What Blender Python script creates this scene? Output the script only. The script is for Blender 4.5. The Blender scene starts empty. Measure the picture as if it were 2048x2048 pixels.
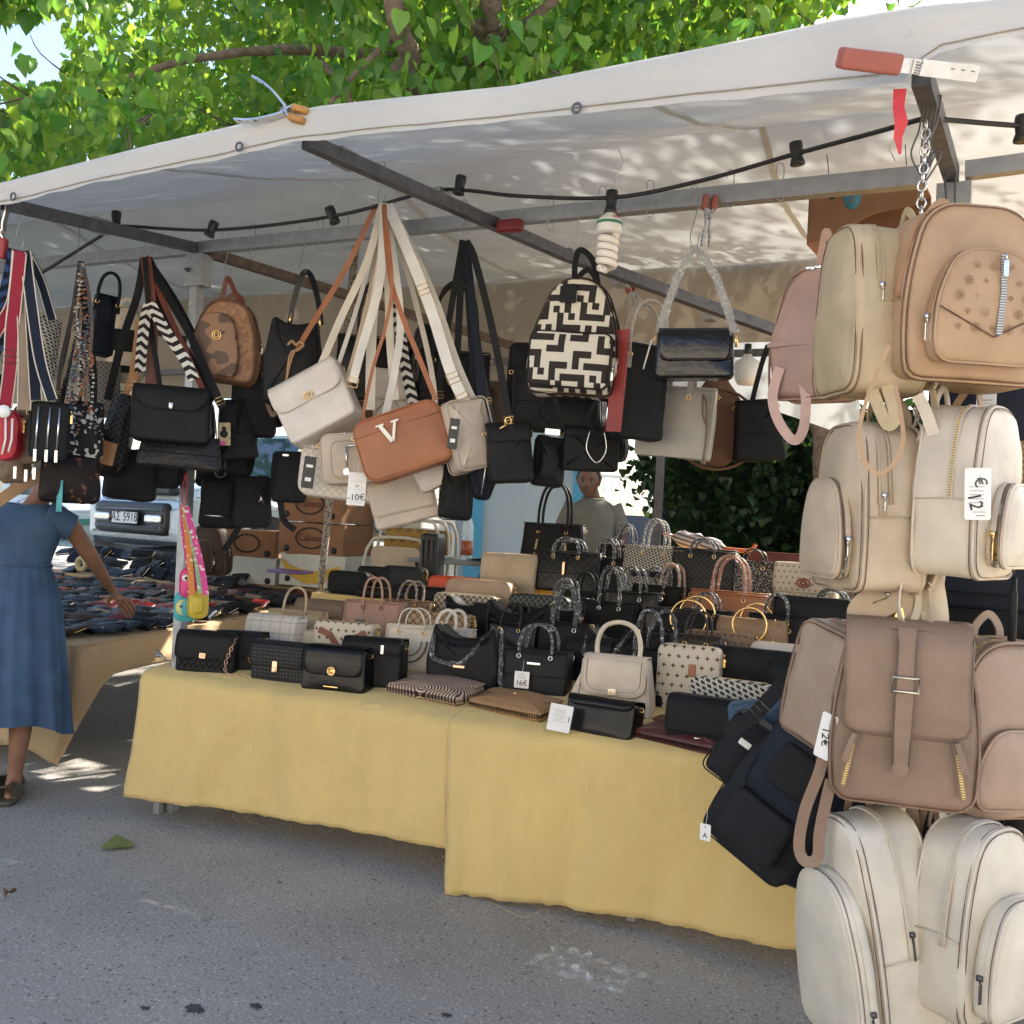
import bpy, bmesh, math, random
from math import sin, cos, pi, sqrt, atan2, radians as R
from mathutils import Vector, Matrix, noise
random.seed(11)
V = Vector
S = bpy.context.scene
COL = S.collection
# ------------------------------------------------------------------ camera
CAM = V((3.642, -3.538, 1.479)); YAW, PITCH, ROLL = .464, .003, .048
FW = V((-sin(YAW)*cos(PITCH), cos(YAW)*cos(PITCH), sin(PITCH)))
_r = V((cos(YAW), sin(YAW), 0)); _u = _r.cross(FW)
RT = cos(ROLL)*_r + sin(ROLL)*_u; UP = cos(ROLL)*_u - sin(ROLL)*_r
cd = bpy.data.cameras.new('camera'); cam = bpy.data.objects.new('camera', cd); COL.objects.link(cam)
cd.sensor_width = 36; cd.lens = 36; cd.clip_start = .05; cd.clip_end = 5000
cam.matrix_world = Matrix(((RT.x, UP.x, -FW.x, CAM.x), (RT.y, UP.y, -FW.y, CAM.y), (RT.z, UP.z, -FW.z, CAM.z), (0, 0, 0, 1)))
S.camera = cam
# ------------------------------------------------------------------ sky, sun, exposure
SUN_EL, SUN_AZ = R(40), R(24)          # azimuth from +Y towards +X: behind the stall
W = bpy.data.worlds.new('World'); S.world = W; W.use_nodes = True
wt = W.node_tree; wt.nodes.clear()
sky = wt.nodes.new('ShaderNodeTexSky'); sky.sky_type = 'NISHITA'; sky.sun_disc = False
sky.sun_elevation = SUN_EL; sky.sun_rotation = SUN_AZ; sky.air_density = 1.0; sky.dust_density = 2.2; sky.ozone_density = 1.0
bg = wt.nodes.new('ShaderNodeBackground'); bg.inputs['Strength'].default_value = .10
wo = wt.nodes.new('ShaderNodeOutputWorld')
wt.links.new(sky.outputs[0], bg.inputs['Color']); wt.links.new(bg.outputs[0], wo.inputs['Surface'])
SD = V((sin(SUN_AZ)*cos(SUN_EL), cos(SUN_AZ)*cos(SUN_EL), sin(SUN_EL)))
ld = bpy.data.lights.new('sun', 'SUN'); ld.energy = 4.0; ld.angle = R(.53); ld.color = (1, .93, .82)
sun = bpy.data.objects.new('sun', ld); COL.objects.link(sun); sun.rotation_euler = SD.to_track_quat('Z', 'Y').to_euler()
S.view_settings.view_transform = 'Standard'; S.view_settings.look = 'None'
S.view_settings.exposure = 2.14; S.view_settings.gamma = 1; S.view_settings.use_curve_mapping = False
S.render.engine = 'CYCLES'
S.cycles.use_denoising = True
S.cycles.max_bounces = 8; S.cycles.transparent_max_bounces = 16; S.cycles.sample_clamp_indirect = 6

# ------------------------------------------------------------------ measuring helpers (photo pixel 0..2048 -> a world point)
def ray(u, v): return FW + RT*((u-1024)/2048) + UP*((1024-v)/2048)
def at(u, v, d): return CAM + ray(u, v)*d
def on_y(u, v, Y): d = ray(u, v); return CAM + d*((Y-CAM.y)/d.y)
def on_z(u, v, z): d = ray(u, v); return CAM + d*((z-CAM.z)/d.z)
def on_x(u, v, X): d = ray(u, v); return CAM + d*((X-CAM.x)/d.x)
def dep(p): return (V(p)-CAM).dot(FW)
def face(p): return atan2(CAM.x-p[0], -(CAM.y-p[1]))    # yaw that turns a bag's front to the viewer
TZ, TS = .664, .165                                        # table top: front height, slope
def on_table(u, v):
    d = ray(u, v); t = (TZ+TS*0-CAM.z)
    # plane z = TZ + TS*y
    t = (TZ + TS*CAM.y - CAM.z)/(d.z - TS*d.y); return CAM + d*t

# ------------------------------------------------------------------ materials
MATS = {}
class E:
    def __init__(s, nt, sk): s.n = nt; s.s = sk
    def op(s, o, b=None, c=None):
        nd = s.n.nodes.new('ShaderNodeMath'); nd.operation = o
        for i, x in enumerate((s, b, c)):
            if x is None: continue
            if isinstance(x, E): s.n.links.new(x.s, nd.inputs[i])
            else: nd.inputs[i].default_value = x
        return E(s.n, nd.outputs[0])
    def __add__(s, b): return s.op('ADD', b)
    def __sub__(s, b): return s.op('SUBTRACT', b)
    def __mul__(s, b): return s.op('MULTIPLY', b)
    def fract(s): return s.op('FRACT')
    def abs(s): return s.op('ABSOLUTE')
    def lt(s, b): return s.op('LESS_THAN', b)
    def gt(s, b): return s.op('GREATER_THAN', b)
    def max(s, b): return s.op('MAXIMUM', b)
    def min(s, b): return s.op('MINIMUM', b)
    def sin(s): return s.op('SINE')
    def floor(s): return s.op('FLOOR')
def C4(c): return (c[0], c[1], c[2], 1)
def srgb(r, g, b):
    f = lambda x: (x/255/12.92) if x <= 10 else ((x/255+.055)/1.055)**2.4
    return (f(r), f(g), f(b))
def base(name):
    m = bpy.data.materials.new(name); m.use_nodes = True
    nt = m.node_tree; p = nt.nodes['Principled BSDF']
    tc = nt.nodes.new('ShaderNodeTexCoord')
    return m, nt, p, tc
def xyz(nt, tc):
    sp = nt.nodes.new('ShaderNodeSeparateXYZ'); nt.links.new(tc.outputs['Object'], sp.inputs[0])
    return [E(nt, sp.outputs[i]) for i in range(3)]
def noi(nt, tc, scale, detail=3, rough=.5, vec=None):
    n = nt.nodes.new('ShaderNodeTexNoise'); n.inputs['Scale'].default_value = scale; n.inputs['Detail'].default_value = detail
    n.inputs['Roughness'].default_value = rough
    nt.links.new(vec or tc.outputs['Object'], n.inputs['Vector']); return n.outputs['Fac']
def mixc(nt, fac, a, b):
    m = nt.nodes.new('ShaderNodeMix'); m.data_type = 'RGBA'
    for sk, x in ((m.inputs[6], a), (m.inputs[7], b)):
        if isinstance(x, tuple): sk.default_value = C4(x)
        else: nt.links.new(x, sk)
    if isinstance(fac, (int, float)): m.inputs[0].default_value = fac
    else: nt.links.new(fac.s if isinstance(fac, E) else fac, m.inputs[0])
    return m.outputs[2]
def ramp(nt, fac, a, b):
    r = nt.nodes.new('ShaderNodeMapRange'); r.inputs[1].default_value = a; r.inputs[2].default_value = b
    nt.links.new(fac, r.inputs[0]); return r.outputs[0]
def bump(nt, p, h, strength=.3, dist=.002):
    b = nt.nodes.new('ShaderNodeBump'); b.inputs['Strength'].default_value = strength; b.inputs['Distance'].default_value = dist
    nt.links.new(h.s if isinstance(h, E) else h, b.inputs['Height']); nt.links.new(b.outputs[0], p.inputs['Normal'])
def var(nt, tc, col, amt=.12, scale=9):
    n = ramp(nt, noi(nt, tc, scale, 4), .3, .7)
    if isinstance(col, tuple):
        return mixc(nt, n, tuple(c*(1-amt) for c in col), tuple(min(1, c*(1+amt)) for c in col))
    return col
def leather(name, col, rough=.42, grain=220, st=.45, coat=0, spec=.4, wr=0):
    if name in MATS: return MATS[name]
    m, nt, p, tc = base(name)
    nt.links.new(var(nt, tc, col), p.inputs['Base Color'])
    p.inputs['Roughness'].default_value = rough; p.inputs['Specular IOR Level'].default_value = spec
    p.inputs['Coat Weight'].default_value = coat; p.inputs['Coat Roughness'].default_value = .12
    h = E(nt, noi(nt, tc, grain, 2)) + E(nt, noi(nt, tc, 13, 4, .55))*(3.4+wr)
    bump(nt, p, h, st, .0022); MATS[name] = m; return m
def fabric(name, col, rough=.9, scale=900, st=.3, amt=.1):
    if name in MATS: return MATS[name]
    m, nt, p, tc = base(name)
    nt.links.new(var(nt, tc, col, amt), p.inputs['Base Color'])
    p.inputs['Roughness'].default_value = rough; p.inputs['Specular IOR Level'].default_value = .25
    h = E(nt, noi(nt, tc, scale, 1)) + E(nt, noi(nt, tc, 22, 3))
    bump(nt, p, h, st, .002); MATS[name] = m; return m
def metal(name, col, rough=.28, grime=.15):
    if name in MATS: return MATS[name]
    m, nt, p, tc = base(name)
    nt.links.new(var(nt, tc, col, grime, 25), p.inputs['Base Color'])
    p.inputs['Metallic'].default_value = 1
    r = E(nt, noi(nt, tc, 30, 4))*.14 + (rough-.06); nt.links.new(r.s, p.inputs['Roughness']); MATS[name] = m; return m
def plain(name, col, rough=.5, amt=.08, spec=.5, scale=12, metallic=0, st=0):
    if name in MATS: return MATS[name]
    m, nt, p, tc = base(name)
    nt.links.new(var(nt, tc, col, amt, scale), p.inputs['Base Color']); p.inputs['Roughness'].default_value = rough
    p.inputs['Specular IOR Level'].default_value = spec; p.inputs['Metallic'].default_value = metallic
    if st: bump(nt, p, noi(nt, tc, 60, 4), st, .003)
    MATS[name] = m; return m
def pattern(name, fn, a, b, rough=.5, grain=300, st=.3, emboss=0):
    if name in MATS: return MATS[name]
    m, nt, p, tc = base(name); x, y, z = xyz(nt, tc)
    mask = fn(x, y, z)
    nt.links.new(mixc(nt, mask, a, b), p.inputs['Base Color']); p.inputs['Roughness'].default_value = rough; p.inputs['Specular IOR Level'].default_value = .22 if max(a) < .05 else .35
    h = E(nt, noi(nt, tc, grain, 2)) + mask*emboss
    bump(nt, p, h, st, .002); MATS[name] = m; return m
# pattern masks in a thing's own coordinates (metres)
def P_chevron(k=18, m=30): return lambda x, y, z: ((z*k + (((x+y)*m).fract()-.5).abs()).fract()).lt(.5)
def P_diamond(k=26, w=.1): return lambda x, y, z: ((((x+z)*k).fract()-.5).abs()).min(((((x-z)*k)).fract()-.5).abs()).lt(w)
def P_dots(k=40, t=.55): return lambda x, y, z: ((x*(k*2*pi)).sin()*((z*(k*2*pi)).sin())).abs().gt(t)
def P_star(k=30):
    def f(x, y, z):
        r = (z*k).floor(); fx = (x*k + r*.5).fract()-.5; fz = (z*k).fract()-.5
        d = fx*fx + fz*fz; q = ((fx*fz).abs()).lt(.008)
        return d.lt(.075)*q
    return f
def P_circle(k=14):
    def f(x, y, z):
        r = (z*k).floor(); fx = (x*k + r*.5).fract()-.5; fz = (z*k).fract()-.5; d = fx*fx + fz*fz
        ring = d.lt(.09)*d.gt(.045); return ring.max(d.lt(.012))
    return f
def P_oblique(k=34):
    def f(x, y, z):
        a = ((x+z*.35)*k); r = a.floor(); t = (z*k*1.1 + r*.5).fract(); s = a.fract()
        return ((s-.5).abs()).lt(.33)*(((t + s*.4).fract()-.5).abs()).gt(.2)
    return f
def P_weave(k=60): return lambda x, y, z: ((x*(k*pi)).sin()*((z*(k*pi)).sin())).gt(0)
def P_stripe(k=60): return lambda x, y, z: ((x*k).fract()).lt(.5)
def P_speck(k=130, t=.6):
    def f(x, y, z):
        nd = x.n.nodes.new('ShaderNodeTexNoise'); nd.inputs['Scale'].default_value = k; nd.inputs['Detail'].default_value = 1
        cb = x.n.nodes.new('ShaderNodeCombineXYZ')
        for i, q in enumerate((x, y, z)): x.n.links.new(q.s, cb.inputs[i])
        x.n.links.new(cb.outputs[0], nd.inputs['Vector']); return E(x.n, nd.outputs['Fac']).gt(t)
    return f
BLK = leather('black leather', (.0115, .012, .013), .5, 240, .4, 0, .16)
BLKM = leather('matt black leather', (.013, .0138, .015), .6, 240, .35, 0, .14)
BLKG = leather('glossy black leather', (.005, .005, .0055), .32, 160, .25, .12, .25)
PATENT = leather('patent black leather', (.004, .0045, .007), .2, 30, .55, .45, .3, 5)
NAVY = leather('dark navy leather', (.007, .01, .018), .55, 240, .35, 0, .16)
CREAM = leather('cream leather', (.56, .48, .375), .45)
CREAM2 = leather('pale cream leather', (.6, .545, .45), .45)
WHT = leather('off white leather', (.62, .56, .5), .42)
BEIGE = leather('beige leather', (.46, .36, .255), .45)
SAND = leather('sand leather', (.44, .345, .215), .45)
TAN = leather('tan leather', (.39, .25, .145), .42)
TAUPE = leather('taupe leather', (.225, .148, .104), .45)
ROSE = leather('dusty rose leather', (.36, .235, .19), .45)
ROSEB = leather('rosy beige leather', (.36, .255, .185), .45)
COGN = leather('cognac leather', (.31, .115, .05), .4)
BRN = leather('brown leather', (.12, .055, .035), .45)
MAROON = leather('maroon leather', (.095, .03, .026), .42)
REDL = leather('red leather', (.42, .02, .035), .42)
ORNG = leather('orange red leather', (.5, .06, .02), .45)
GREYL = leather('grey leather', (.3, .28, .25), .45)
PINK = leather('pale pink leather', (.55, .37, .33), .45)
MUD = leather('greyish brown leather', (.15, .1, .07), .5)
GOLD = metal('gold metal', (.85, .58, .25), .25)
ROSEG = metal('rose gold metal', (.8, .5, .35), .28)
SILV = metal('silver metal', (.72, .72, .72), .25)
GALV = metal('galvanised steel', (.36, .37, .385), .5, .1)
GALVD = metal('dark steel', (.14, .14, .15), .55, .2)
RUST = plain('rusty brown paint', (.1, .07, .05), .6, .4, .4, 30, 0, .4)
TEETH = pattern('brass zip teeth', lambda x, y, z: ((z*160).fract()).lt(.5), (.7, .5, .2), (.25, .17, .07), .35)
TEETHS = pattern('steel zip teeth', lambda x, y, z: ((z*160).fract()).lt(.5), (.5, .5, .5), (.15, .15, .15), .35)
PAPER = plain('white card', (.78, .77, .74), .6, .04)
INK = plain('black ink', (.01, .01, .012), .6)
PRINT = plain('grey print', (.25, .25, .26), .7)
BLKP = plain('black plastic', (.012, .012, .013), .4)
def _wrap():
    m, nt, p, tc = base('clear film'); p.inputs['Base Color'].default_value = (.85, .88, .9, 1); p.inputs['Roughness'].default_value = .12
    a = E(nt, ramp(nt, noi(nt, tc, 75, 3, .6), .52, .68))*.42 + .06
    nt.links.new(a.s, p.inputs['Alpha']); p.inputs['Specular IOR Level'].default_value = .6
    bump(nt, p, noi(nt, tc, 60, 3), .8, .006); return m
FILM = _wrap()

# ------------------------------------------------------------------ mesh helpers
class MB:
    def __init__(s): s.v = []; s.f = []; s.sharp = False
    def add(s, vs, fs):
        o = len(s.v); s.v += [V(x) for x in vs]; s.f += [tuple(i+o for i in f) for f in fs]; return s
    def box(s, c, d, M=None):
        x, y, z = d[0]/2, d[1]/2, d[2]/2
        vs = [V((a*x, b*y, e*z)) for a in (-1, 1) for b in (-1, 1) for e in (-1, 1)]
        if M is not None: vs = [M @ q for q in vs]
        return s.add([q+V(c) for q in vs], [(0, 1, 3, 2), (4, 6, 7, 5), (0, 4, 5, 1), (2, 3, 7, 6), (0, 2, 6, 4), (1, 5, 7, 3)])
    def rbox(s, c, d, r=.004, n=2):       # box with rounded vertical outline and softened faces
        return s.cushion(rrect(d[0], d[2], r, r, 1), d[1], min(r, d[1]*.4), 0, 0, off=V(c)-V((0, 0, d[2]/2)))
    def tube(s, pts, r, n=6, closed=False, cap=True):
        pts = [V(p) for p in pts]; m = len(pts)
        if m < 2: return s
        rr = r if isinstance(r, (list, tuple)) else [r]*m
        T = []
        for i in range(m):
            a = pts[i-1] if (i or closed) else pts[0]; b = pts[(i+1) % m] if (i < m-1 or closed) else pts[-1]
            t = (b-a); T.append(t.normalized() if t.length > 1e-9 else V((0, 0, 1)))
        q = V((0, 0, 1)) if abs(T[0].z) < .9 else V((1, 0, 0))
        N = (q - T[0]*q.dot(T[0])).normalized(); vs = []
        for i in range(m):
            N = (N - T[i]*N.dot(T[i])); N = N.normalized() if N.length > 1e-6 else T[i].orthogonal().normalized()
            B = T[i].cross(N)
            for k in range(n):
                a = 2*pi*k/n; vs.append(pts[i] + (N*cos(a) + B*sin(a))*rr[i])
        fs = []
        for i in range(m if closed else m-1):
            j = (i+1) % m
            for k in range(n):
                l = (k+1) % n; fs.append((i*n+k, i*n+l, j*n+l, j*n+k))
        if cap and not closed: fs += [tuple(range(n-1, -1, -1)), tuple((m-1)*n+k for k in range(n))]
        return s.add(vs, fs)
    def ribbon(s, pts, w, t=.003, nrm=(0, -1, 0), closed=False):
        pts = [V(p) for p in pts]; m = len(pts); vs = []; s.sharp = True
        nl = nrm if isinstance(nrm, list) else [V(nrm)]*m
        ww = w if isinstance(w, (list, tuple)) else [w]*m
        for i in range(m):
            a = pts[i-1] if (i or closed) else pts[0]; b = pts[(i+1) % m] if (i < m-1 or closed) else pts[-1]
            T = (b-a).normalized(); n = V(nl[i]); n = n - T*n.dot(T)
            n = n.normalized() if n.length > 1e-5 else T.orthogonal().normalized()
            sd = T.cross(n)
            for (p, q) in ((-.5, .5), (.5, .5), (.5, -.5), (-.5, -.5)): vs.append(pts[i] + sd*(p*ww[i]) + n*(q*t))
        fs = []
        for i in range(m if closed else m-1):
            j = (i+1) % m
            for k in range(4): fs.append((i*4+k, i*4+(k+1) % 4, j*4+(k+1) % 4, j*4+k))
        if not closed: fs += [(3, 2, 1, 0), tuple((m-1)*4+k for k in range(4))]
        return s.add(vs, fs)
    def lathe(s, prof, n=16, c=(0, 0, 0), M=None):
        vs = []; fs = []; m = len(prof)
        for r, z in prof:
            for k in range(n):
                p = V((max(r, 1e-4)*cos(2*pi*k/n), max(r, 1e-4)*sin(2*pi*k/n), z)); vs.append((M @ p if M is not None else p)+V(c))
        for i in range(m-1):
            for k in range(n): fs.append((i*n+k, i*n+(k+1) % n, (i+1)*n+(k+1) % n, (i+1)*n+k))
        fs += [tuple(range(n-1, -1, -1)), tuple((m-1)*n+k for k in range(n))]
        return s.add(vs, fs)
    def cushion(s, out, D, er=.015, bf=.01, bb=.005, off=(0, 0, 0), rings=(0, .25, .5, .7, .86, .96)):
        """a closed body: outline (x, z) swept through depth D with rounded edges and bulged faces"""
        n = len(out); cx = sum(p[0] for p in out)/n; cz = sum(p[1] for p in out)/n
        nr = []
        for i in range(n):
            a, b = out[i-1], out[(i+1) % n]; t = V((b[0]-a[0], b[1]-a[1])); t = t.normalized() if t.length > 1e-9 else V((1, 0)); nr.append((t.y, -t.x))
        nr = [(nr[i-1][0]*.25+nr[i][0]*.5+nr[(i+1) % n][0]*.25, nr[i-1][1]*.25+nr[i][1]*.5+nr[(i+1) % n][1]*.25) for i in range(n)]
        er = min(er, D*.45); xm = (max(p[0] for p in out)+min(p[0] for p in out))/2; zm = (max(p[1] for p in out)+min(p[1] for p in out))/2; hw = max(p[0] for p in out)-xm or 1; hz = max(p[1] for p in out)-zm or 1
        def bl(p, k): return max(0, 1-((p[0]-xm)/hw)**2)*max(0, 1-((p[1]-zm)/hz)**2)*min(1, (1-k)*6)
        seq = [(er, -D/2), (er*.62, -D/2+er*.08), (er*.3, -D/2+er*.3), (er*.07, -D/2+er*.65), (0, -D/2+er), (0, -D/6), (0, D/6), (0, D/2-er), (er*.07, D/2-er*.65), (er*.3, D/2-er*.3), (er*.62, D/2-er*.08), (er, D/2)]
        rows = []
        def ins(i, e): return (out[i][0]-nr[i][0]*e, out[i][1]-nr[i][1]*e)
        for k in rings:
            r_ = [(cx+(ins(i, er)[0]-cx)*max(k, .02), cz+(ins(i, er)[1]-cz)*max(k, .02)) for i in range(n)]; rows.append([(p[0], -D/2-bf*bl(p, k), p[1]) for p in r_])
        for e, y in seq: rows.append([(ins(i, e)[0], y, ins(i, e)[1]) for i in range(n)])
        for k in reversed(rings):
            r_ = [(cx+(ins(i, er)[0]-cx)*max(k, .02), cz+(ins(i, er)[1]-cz)*max(k, .02)) for i in range(n)]; rows.append([(p[0], D/2+bb*bl(p, k), p[1]) for p in r_])
        vs = [V(p)+V(off) for r_ in rows for p in r_]; m = len(rows)
        fs = [(i*n+k, (i+1)*n+k, (i+1)*n+(k+1) % n, i*n+(k+1) % n) for i in range(m-1) for k in range(n)]
        fs += [tuple(range(n)), tuple((m-1)*n+k for k in range(n-1, -1, -1))]
        return s.add(vs, fs)
    def warp(s, fn): s.v = [V(fn(p)) for p in s.v]; return s
    def rough(s, amp, freq, seed=0):
        o = V((seed*3.1, seed*1.7, seed*.9))
        s.v = [p + noise.noise_vector(p*freq+o)*amp for p in s.v]; return s
    def mesh(s, name):
        me = bpy.data.meshes.new(name); me.from_pydata([tuple(p) for p in s.v], [], s.f); me.update(); return me
def rpoly(cs, n=6):
    """rounded polygon from (x, z, radius) corners, counter-clockwise"""
    out = []; m = len(cs)
    for i in range(m):
        p = V(cs[i][:2]); a = V(cs[i-1][:2]); b = V(cs[(i+1) % m][:2]); r = cs[i][2]
        da = a-p; db = b-p; la = da.length; lb = db.length
        if r <= 1e-5 or la < 1e-6 or lb < 1e-6: out.append(tuple(p)); continue
        r = min(r, la*.49, lb*.49); q0 = p+da.normalized()*r; q1 = p+db.normalized()*r
        for k in range(n+1):
            t = k/n; w = q0*(1-t)**2 + p*(2*t*(1-t)) + q1*t*t; out.append((w.x, w.y))
    return dens(out)
def dens(out, mx=None):
    L = sum((V(out[i])-V(out[i-1])).length for i in range(len(out))); mx = mx or L/26; res = []; o2 = []
    for p in out:
        if not o2 or (V(p)-V(o2[-1])).length > L/110: o2.append(p)
    if (V(o2[0])-V(o2[-1])).length < L/110: o2.pop()
    out = o2
    for i in range(len(out)):
        a = V(out[i]); b = V(out[(i+1) % len(out)]); k = max(1, int((b-a).length/mx))
        for j in range(k): q = a.lerp(b, j/k); res.append((q.x, q.y))
    return res
def rrect(w, h, rb, rt, tw=1):
    return rpoly([(-w/2, 0, rb), (w/2, 0, rb), (w/2*tw, h, rt), (-w/2*tw, h, rt)])
def dome(w, h, rb, shoulder=.55, top=.62):
    return rpoly([(-w*.47, 0, rb), (w*.47, 0, rb), (w*.5, h*.3, h*.2), (w*.47, h*shoulder, h*.25), (w*top/2, h, w*.28), (-w*top/2, h, w*.28), (-w*.47, h*shoulder, h*.25), (-w*.5, h*.3, h*.2)])
def cr(pts, n=6, closed=False):
    pts = [V(p) for p in pts]; m = len(pts); out = []
    rng = range(m if closed else m-1)
    for i in rng:
        p1, p2 = pts[i], pts[(i+1) % m]
        p0 = pts[i-1] if (i or closed) else p1; p3 = pts[(i+2) % m] if (i < m-2 or closed) else p2
        for k in range(n):
            t = k/n; out.append(.5*((2*p1) + (p2-p0)*t + (2*p0-5*p1+4*p2-p3)*t*t + (3*p1-p0-3*p2+p3)*t**3))
    if not closed: out.append(pts[-1])
    return out
def circ(c, r, n=20, ax='y', a0=0, a1=2*pi):
    c = V(c); o = []
    full = abs(a1-a0-2*pi) < 1e-6
    for k in range(n if full else n+1):
        a = a0+(a1-a0)*k/n
        o.append(c + {'y': V((cos(a)*r, 0, sin(a)*r)), 'x': V((0, cos(a)*r, sin(a)*r)), 'z': V((cos(a)*r, sin(a)*r, 0))}[ax])
    return o

# ------------------------------------------------------------------ objects
def part(name, mb, mat, parent=None, smooth=True, kind=None, auto=None):
    me = mb if isinstance(mb, bpy.types.Mesh) else mb.mesh(name)
    if auto is None and getattr(mb, 'sharp', False): auto = 50
    if smooth: me.shade_smooth()
    if smooth and auto is not None: me.set_sharp_from_angle(angle=R(auto))
    if mat is not None and not me.materials: me.materials.append(mat)
    o = bpy.data.objects.new(name, me); COL.objects.link(o)
    if parent is not None: o.parent = parent
    if kind: o['kind'] = kind
    return o
def tag(o, label, cat, group=None):
    o['label'] = label; o['category'] = cat
    if group: o['group'] = group
    return o
def thing(name, label, cat, M=None, group=None):
    o = bpy.data.objects.new(name, None); COL.objects.link(o); o.empty_display_size = .05
    if M is not None: o.matrix_world = M if isinstance(M, Matrix) else Matrix.Translation(V(M))
    return tag(o, label, cat, group)
def pose(loc, rz=0, roll=0, lean=0):
    return Matrix.Translation(V(loc)) @ Matrix.Rotation(rz, 4, 'Z') @ Matrix.Rotation(roll, 4, 'Y') @ Matrix.Rotation(lean, 4, 'X')
def text(s, size, mat, parent, loc, rot=(pi/2, 0, 0), name='lettering', ext=.0006, align='CENTER'):
    c = bpy.data.curves.new(name, 'FONT'); c.body = s; c.size = size; c.extrude = ext; c.align_x = align; c.align_y = 'CENTER'; c.resolution_u = 3
    t = bpy.data.objects.new(name+'_curve', c); COL.objects.link(t)
    me = bpy.data.meshes.new_from_object(t); bpy.data.objects.remove(t); bpy.data.curves.remove(c); me.name = name
    me.materials.clear(); me.materials.append(mat); o = bpy.data.objects.new(name, me); COL.objects.link(o); o.parent = parent; o.location = loc; o.rotation_euler = rot
    return o
def local(root, pts):
    Mi = root.matrix_basis.inverted(); return [Mi @ V(p) for p in pts]
# ------------------------------------------------------------------ bag builders (each bag is one Empty with its parts)
def torus(c, r, t, ax='y', n=18, k=6):
    return MB().tube(circ(c, r, n, ax), t, k, closed=True)
def piping(root, out, y, r, m, inset=0, parent=None, name='piping', z0=-9, z1=9):
    n = len(out); pts = []
    cx = sum(p[0] for p in out)/n; cz = sum(p[1] for p in out)/n
    for p in out:
        if z0 <= p[1] <= z1:
            d = V((p[0]-cx, p[1]-cz)); L = d.length; k = (L-inset)/L; pts.append((cx+d.x*k, y, cz+d.y*k))
    return part(name, MB().tube(pts, r, 5, closed=(z0 < -5 and z1 > 5)), m, parent or root)
def arc(out, y, off, z0):
    """the upper run of an outline from its low right end over the top to its low left end"""
    n = len(out); zs = [p[1] for p in out]; i0 = min(range(n), key=lambda i: (out[i][1] + abs(out[i][0])*.01)); res = []
    seq = [out[(i0+k) % n] for k in range(n)]
    nr = []
    for i, p in enumerate(seq):
        if p[1] < z0: continue
        a, b = seq[i-1], seq[(i+1) % n]; t = V((b[0]-a[0], b[1]-a[1])); t = t.normalized() if t.length else V((1, 0))
        res.append(V((p[0]+t.y*off, y, p[1]-t.x*off))); nr.append(V((t.y, 0, -t.x)))
    return res, nr
def zipper(root, out, y, z0, w=.016, tape=None, teeth=TEETHS, pull=SILV, pull_at=0, D=None, plen=.035):
    pts, nr = arc(out, y, .0015, z0)
    z = part('zipper', MB().ribbon(pts, w, .003, nr), tape, root)
    p2, n2 = arc(out, y, .0035, z0)
    if teeth is TEETH: part('teeth', MB().ribbon(p2, w*.32, .002, n2), teeth, z)
    else:
        mb = MB()
        for o_ in (-.42, -.12, .12, .42): mb.tube([q+V((0, w*o_, 0)) for q in p2], .0017, 4)
        part('coil', mb, tape, z)
    q = p2[pull_at]; n_ = n2[pull_at]
    mb = MB().box(q+n_*.004, (.009, .012, .012)); e = q+n_*.006
    mb.tube([e, e+V((0, 0, -.012))], .0022); mb.rbox(e+V((0, 0, -.012-plen/2)), (.010, .003, plen), .003)
    part('zip_pull', mb, pull, z); return z
def chain(pts, r=.005, t=.0014, gap=1.5):
    mb = MB(); pts = [V(p) for p in pts]; L = 0; nxt = 0; k = 0
    for i in range(len(pts)-1):
        a, b = pts[i], pts[i+1]; l = (b-a).length
        while nxt <= L+l and l > 0:
            p = a.lerp(b, (nxt-L)/l); T = (b-a).normalized(); s1 = T.cross(V((0, 1, 0)) if k % 2 else V((1, .3, 0)))
            s1 = s1.normalized() if s1.length > 1e-3 else V((1, 0, 0))
            mb.tube([p+T*(cos(q)*r*1.35)+s1*(sin(q)*r) for q in [2*pi*j/8 for j in range(8)]], t, 4, closed=True)
            nxt += r*gap*1.35; k += 1
        L += l
    return mb
def handle_arch(root, s, y, z, h, r, m, name='handle', wrapped=False, base=.0, flat=False, tilt=0):
    pts = cr([(-s, y, z), (-s*1.02, y+tilt*.3, z+h*.45), (-s*.72, y+tilt*.75, z+h*.85), (0, y+tilt, z+h), (s*.72, y+tilt*.75, z+h*.85), (s*1.02, y+tilt*.3, z+h*.45), (s, y, z)], 5)
    o = part(name, MB().ribbon(pts, r*3, r*.8, (0, -1, .01)) if flat else MB().tube(pts, r, 7), m, root)
    if wrapped:
        lump = [r*1.45*(1+.35*noise.noise(p*60+V((s*9, y*9, 0)))) for p in pts]
        part('film_wrap', MB().tube(pts, lump, 9).rough(r*.4, 40, s*50), FILM, o)
    return o
def rings_at(root, xs, y, z, m, r=.009):
    for x in xs: part('ring', torus((x, y, z), r, .0022), m, root)
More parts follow.
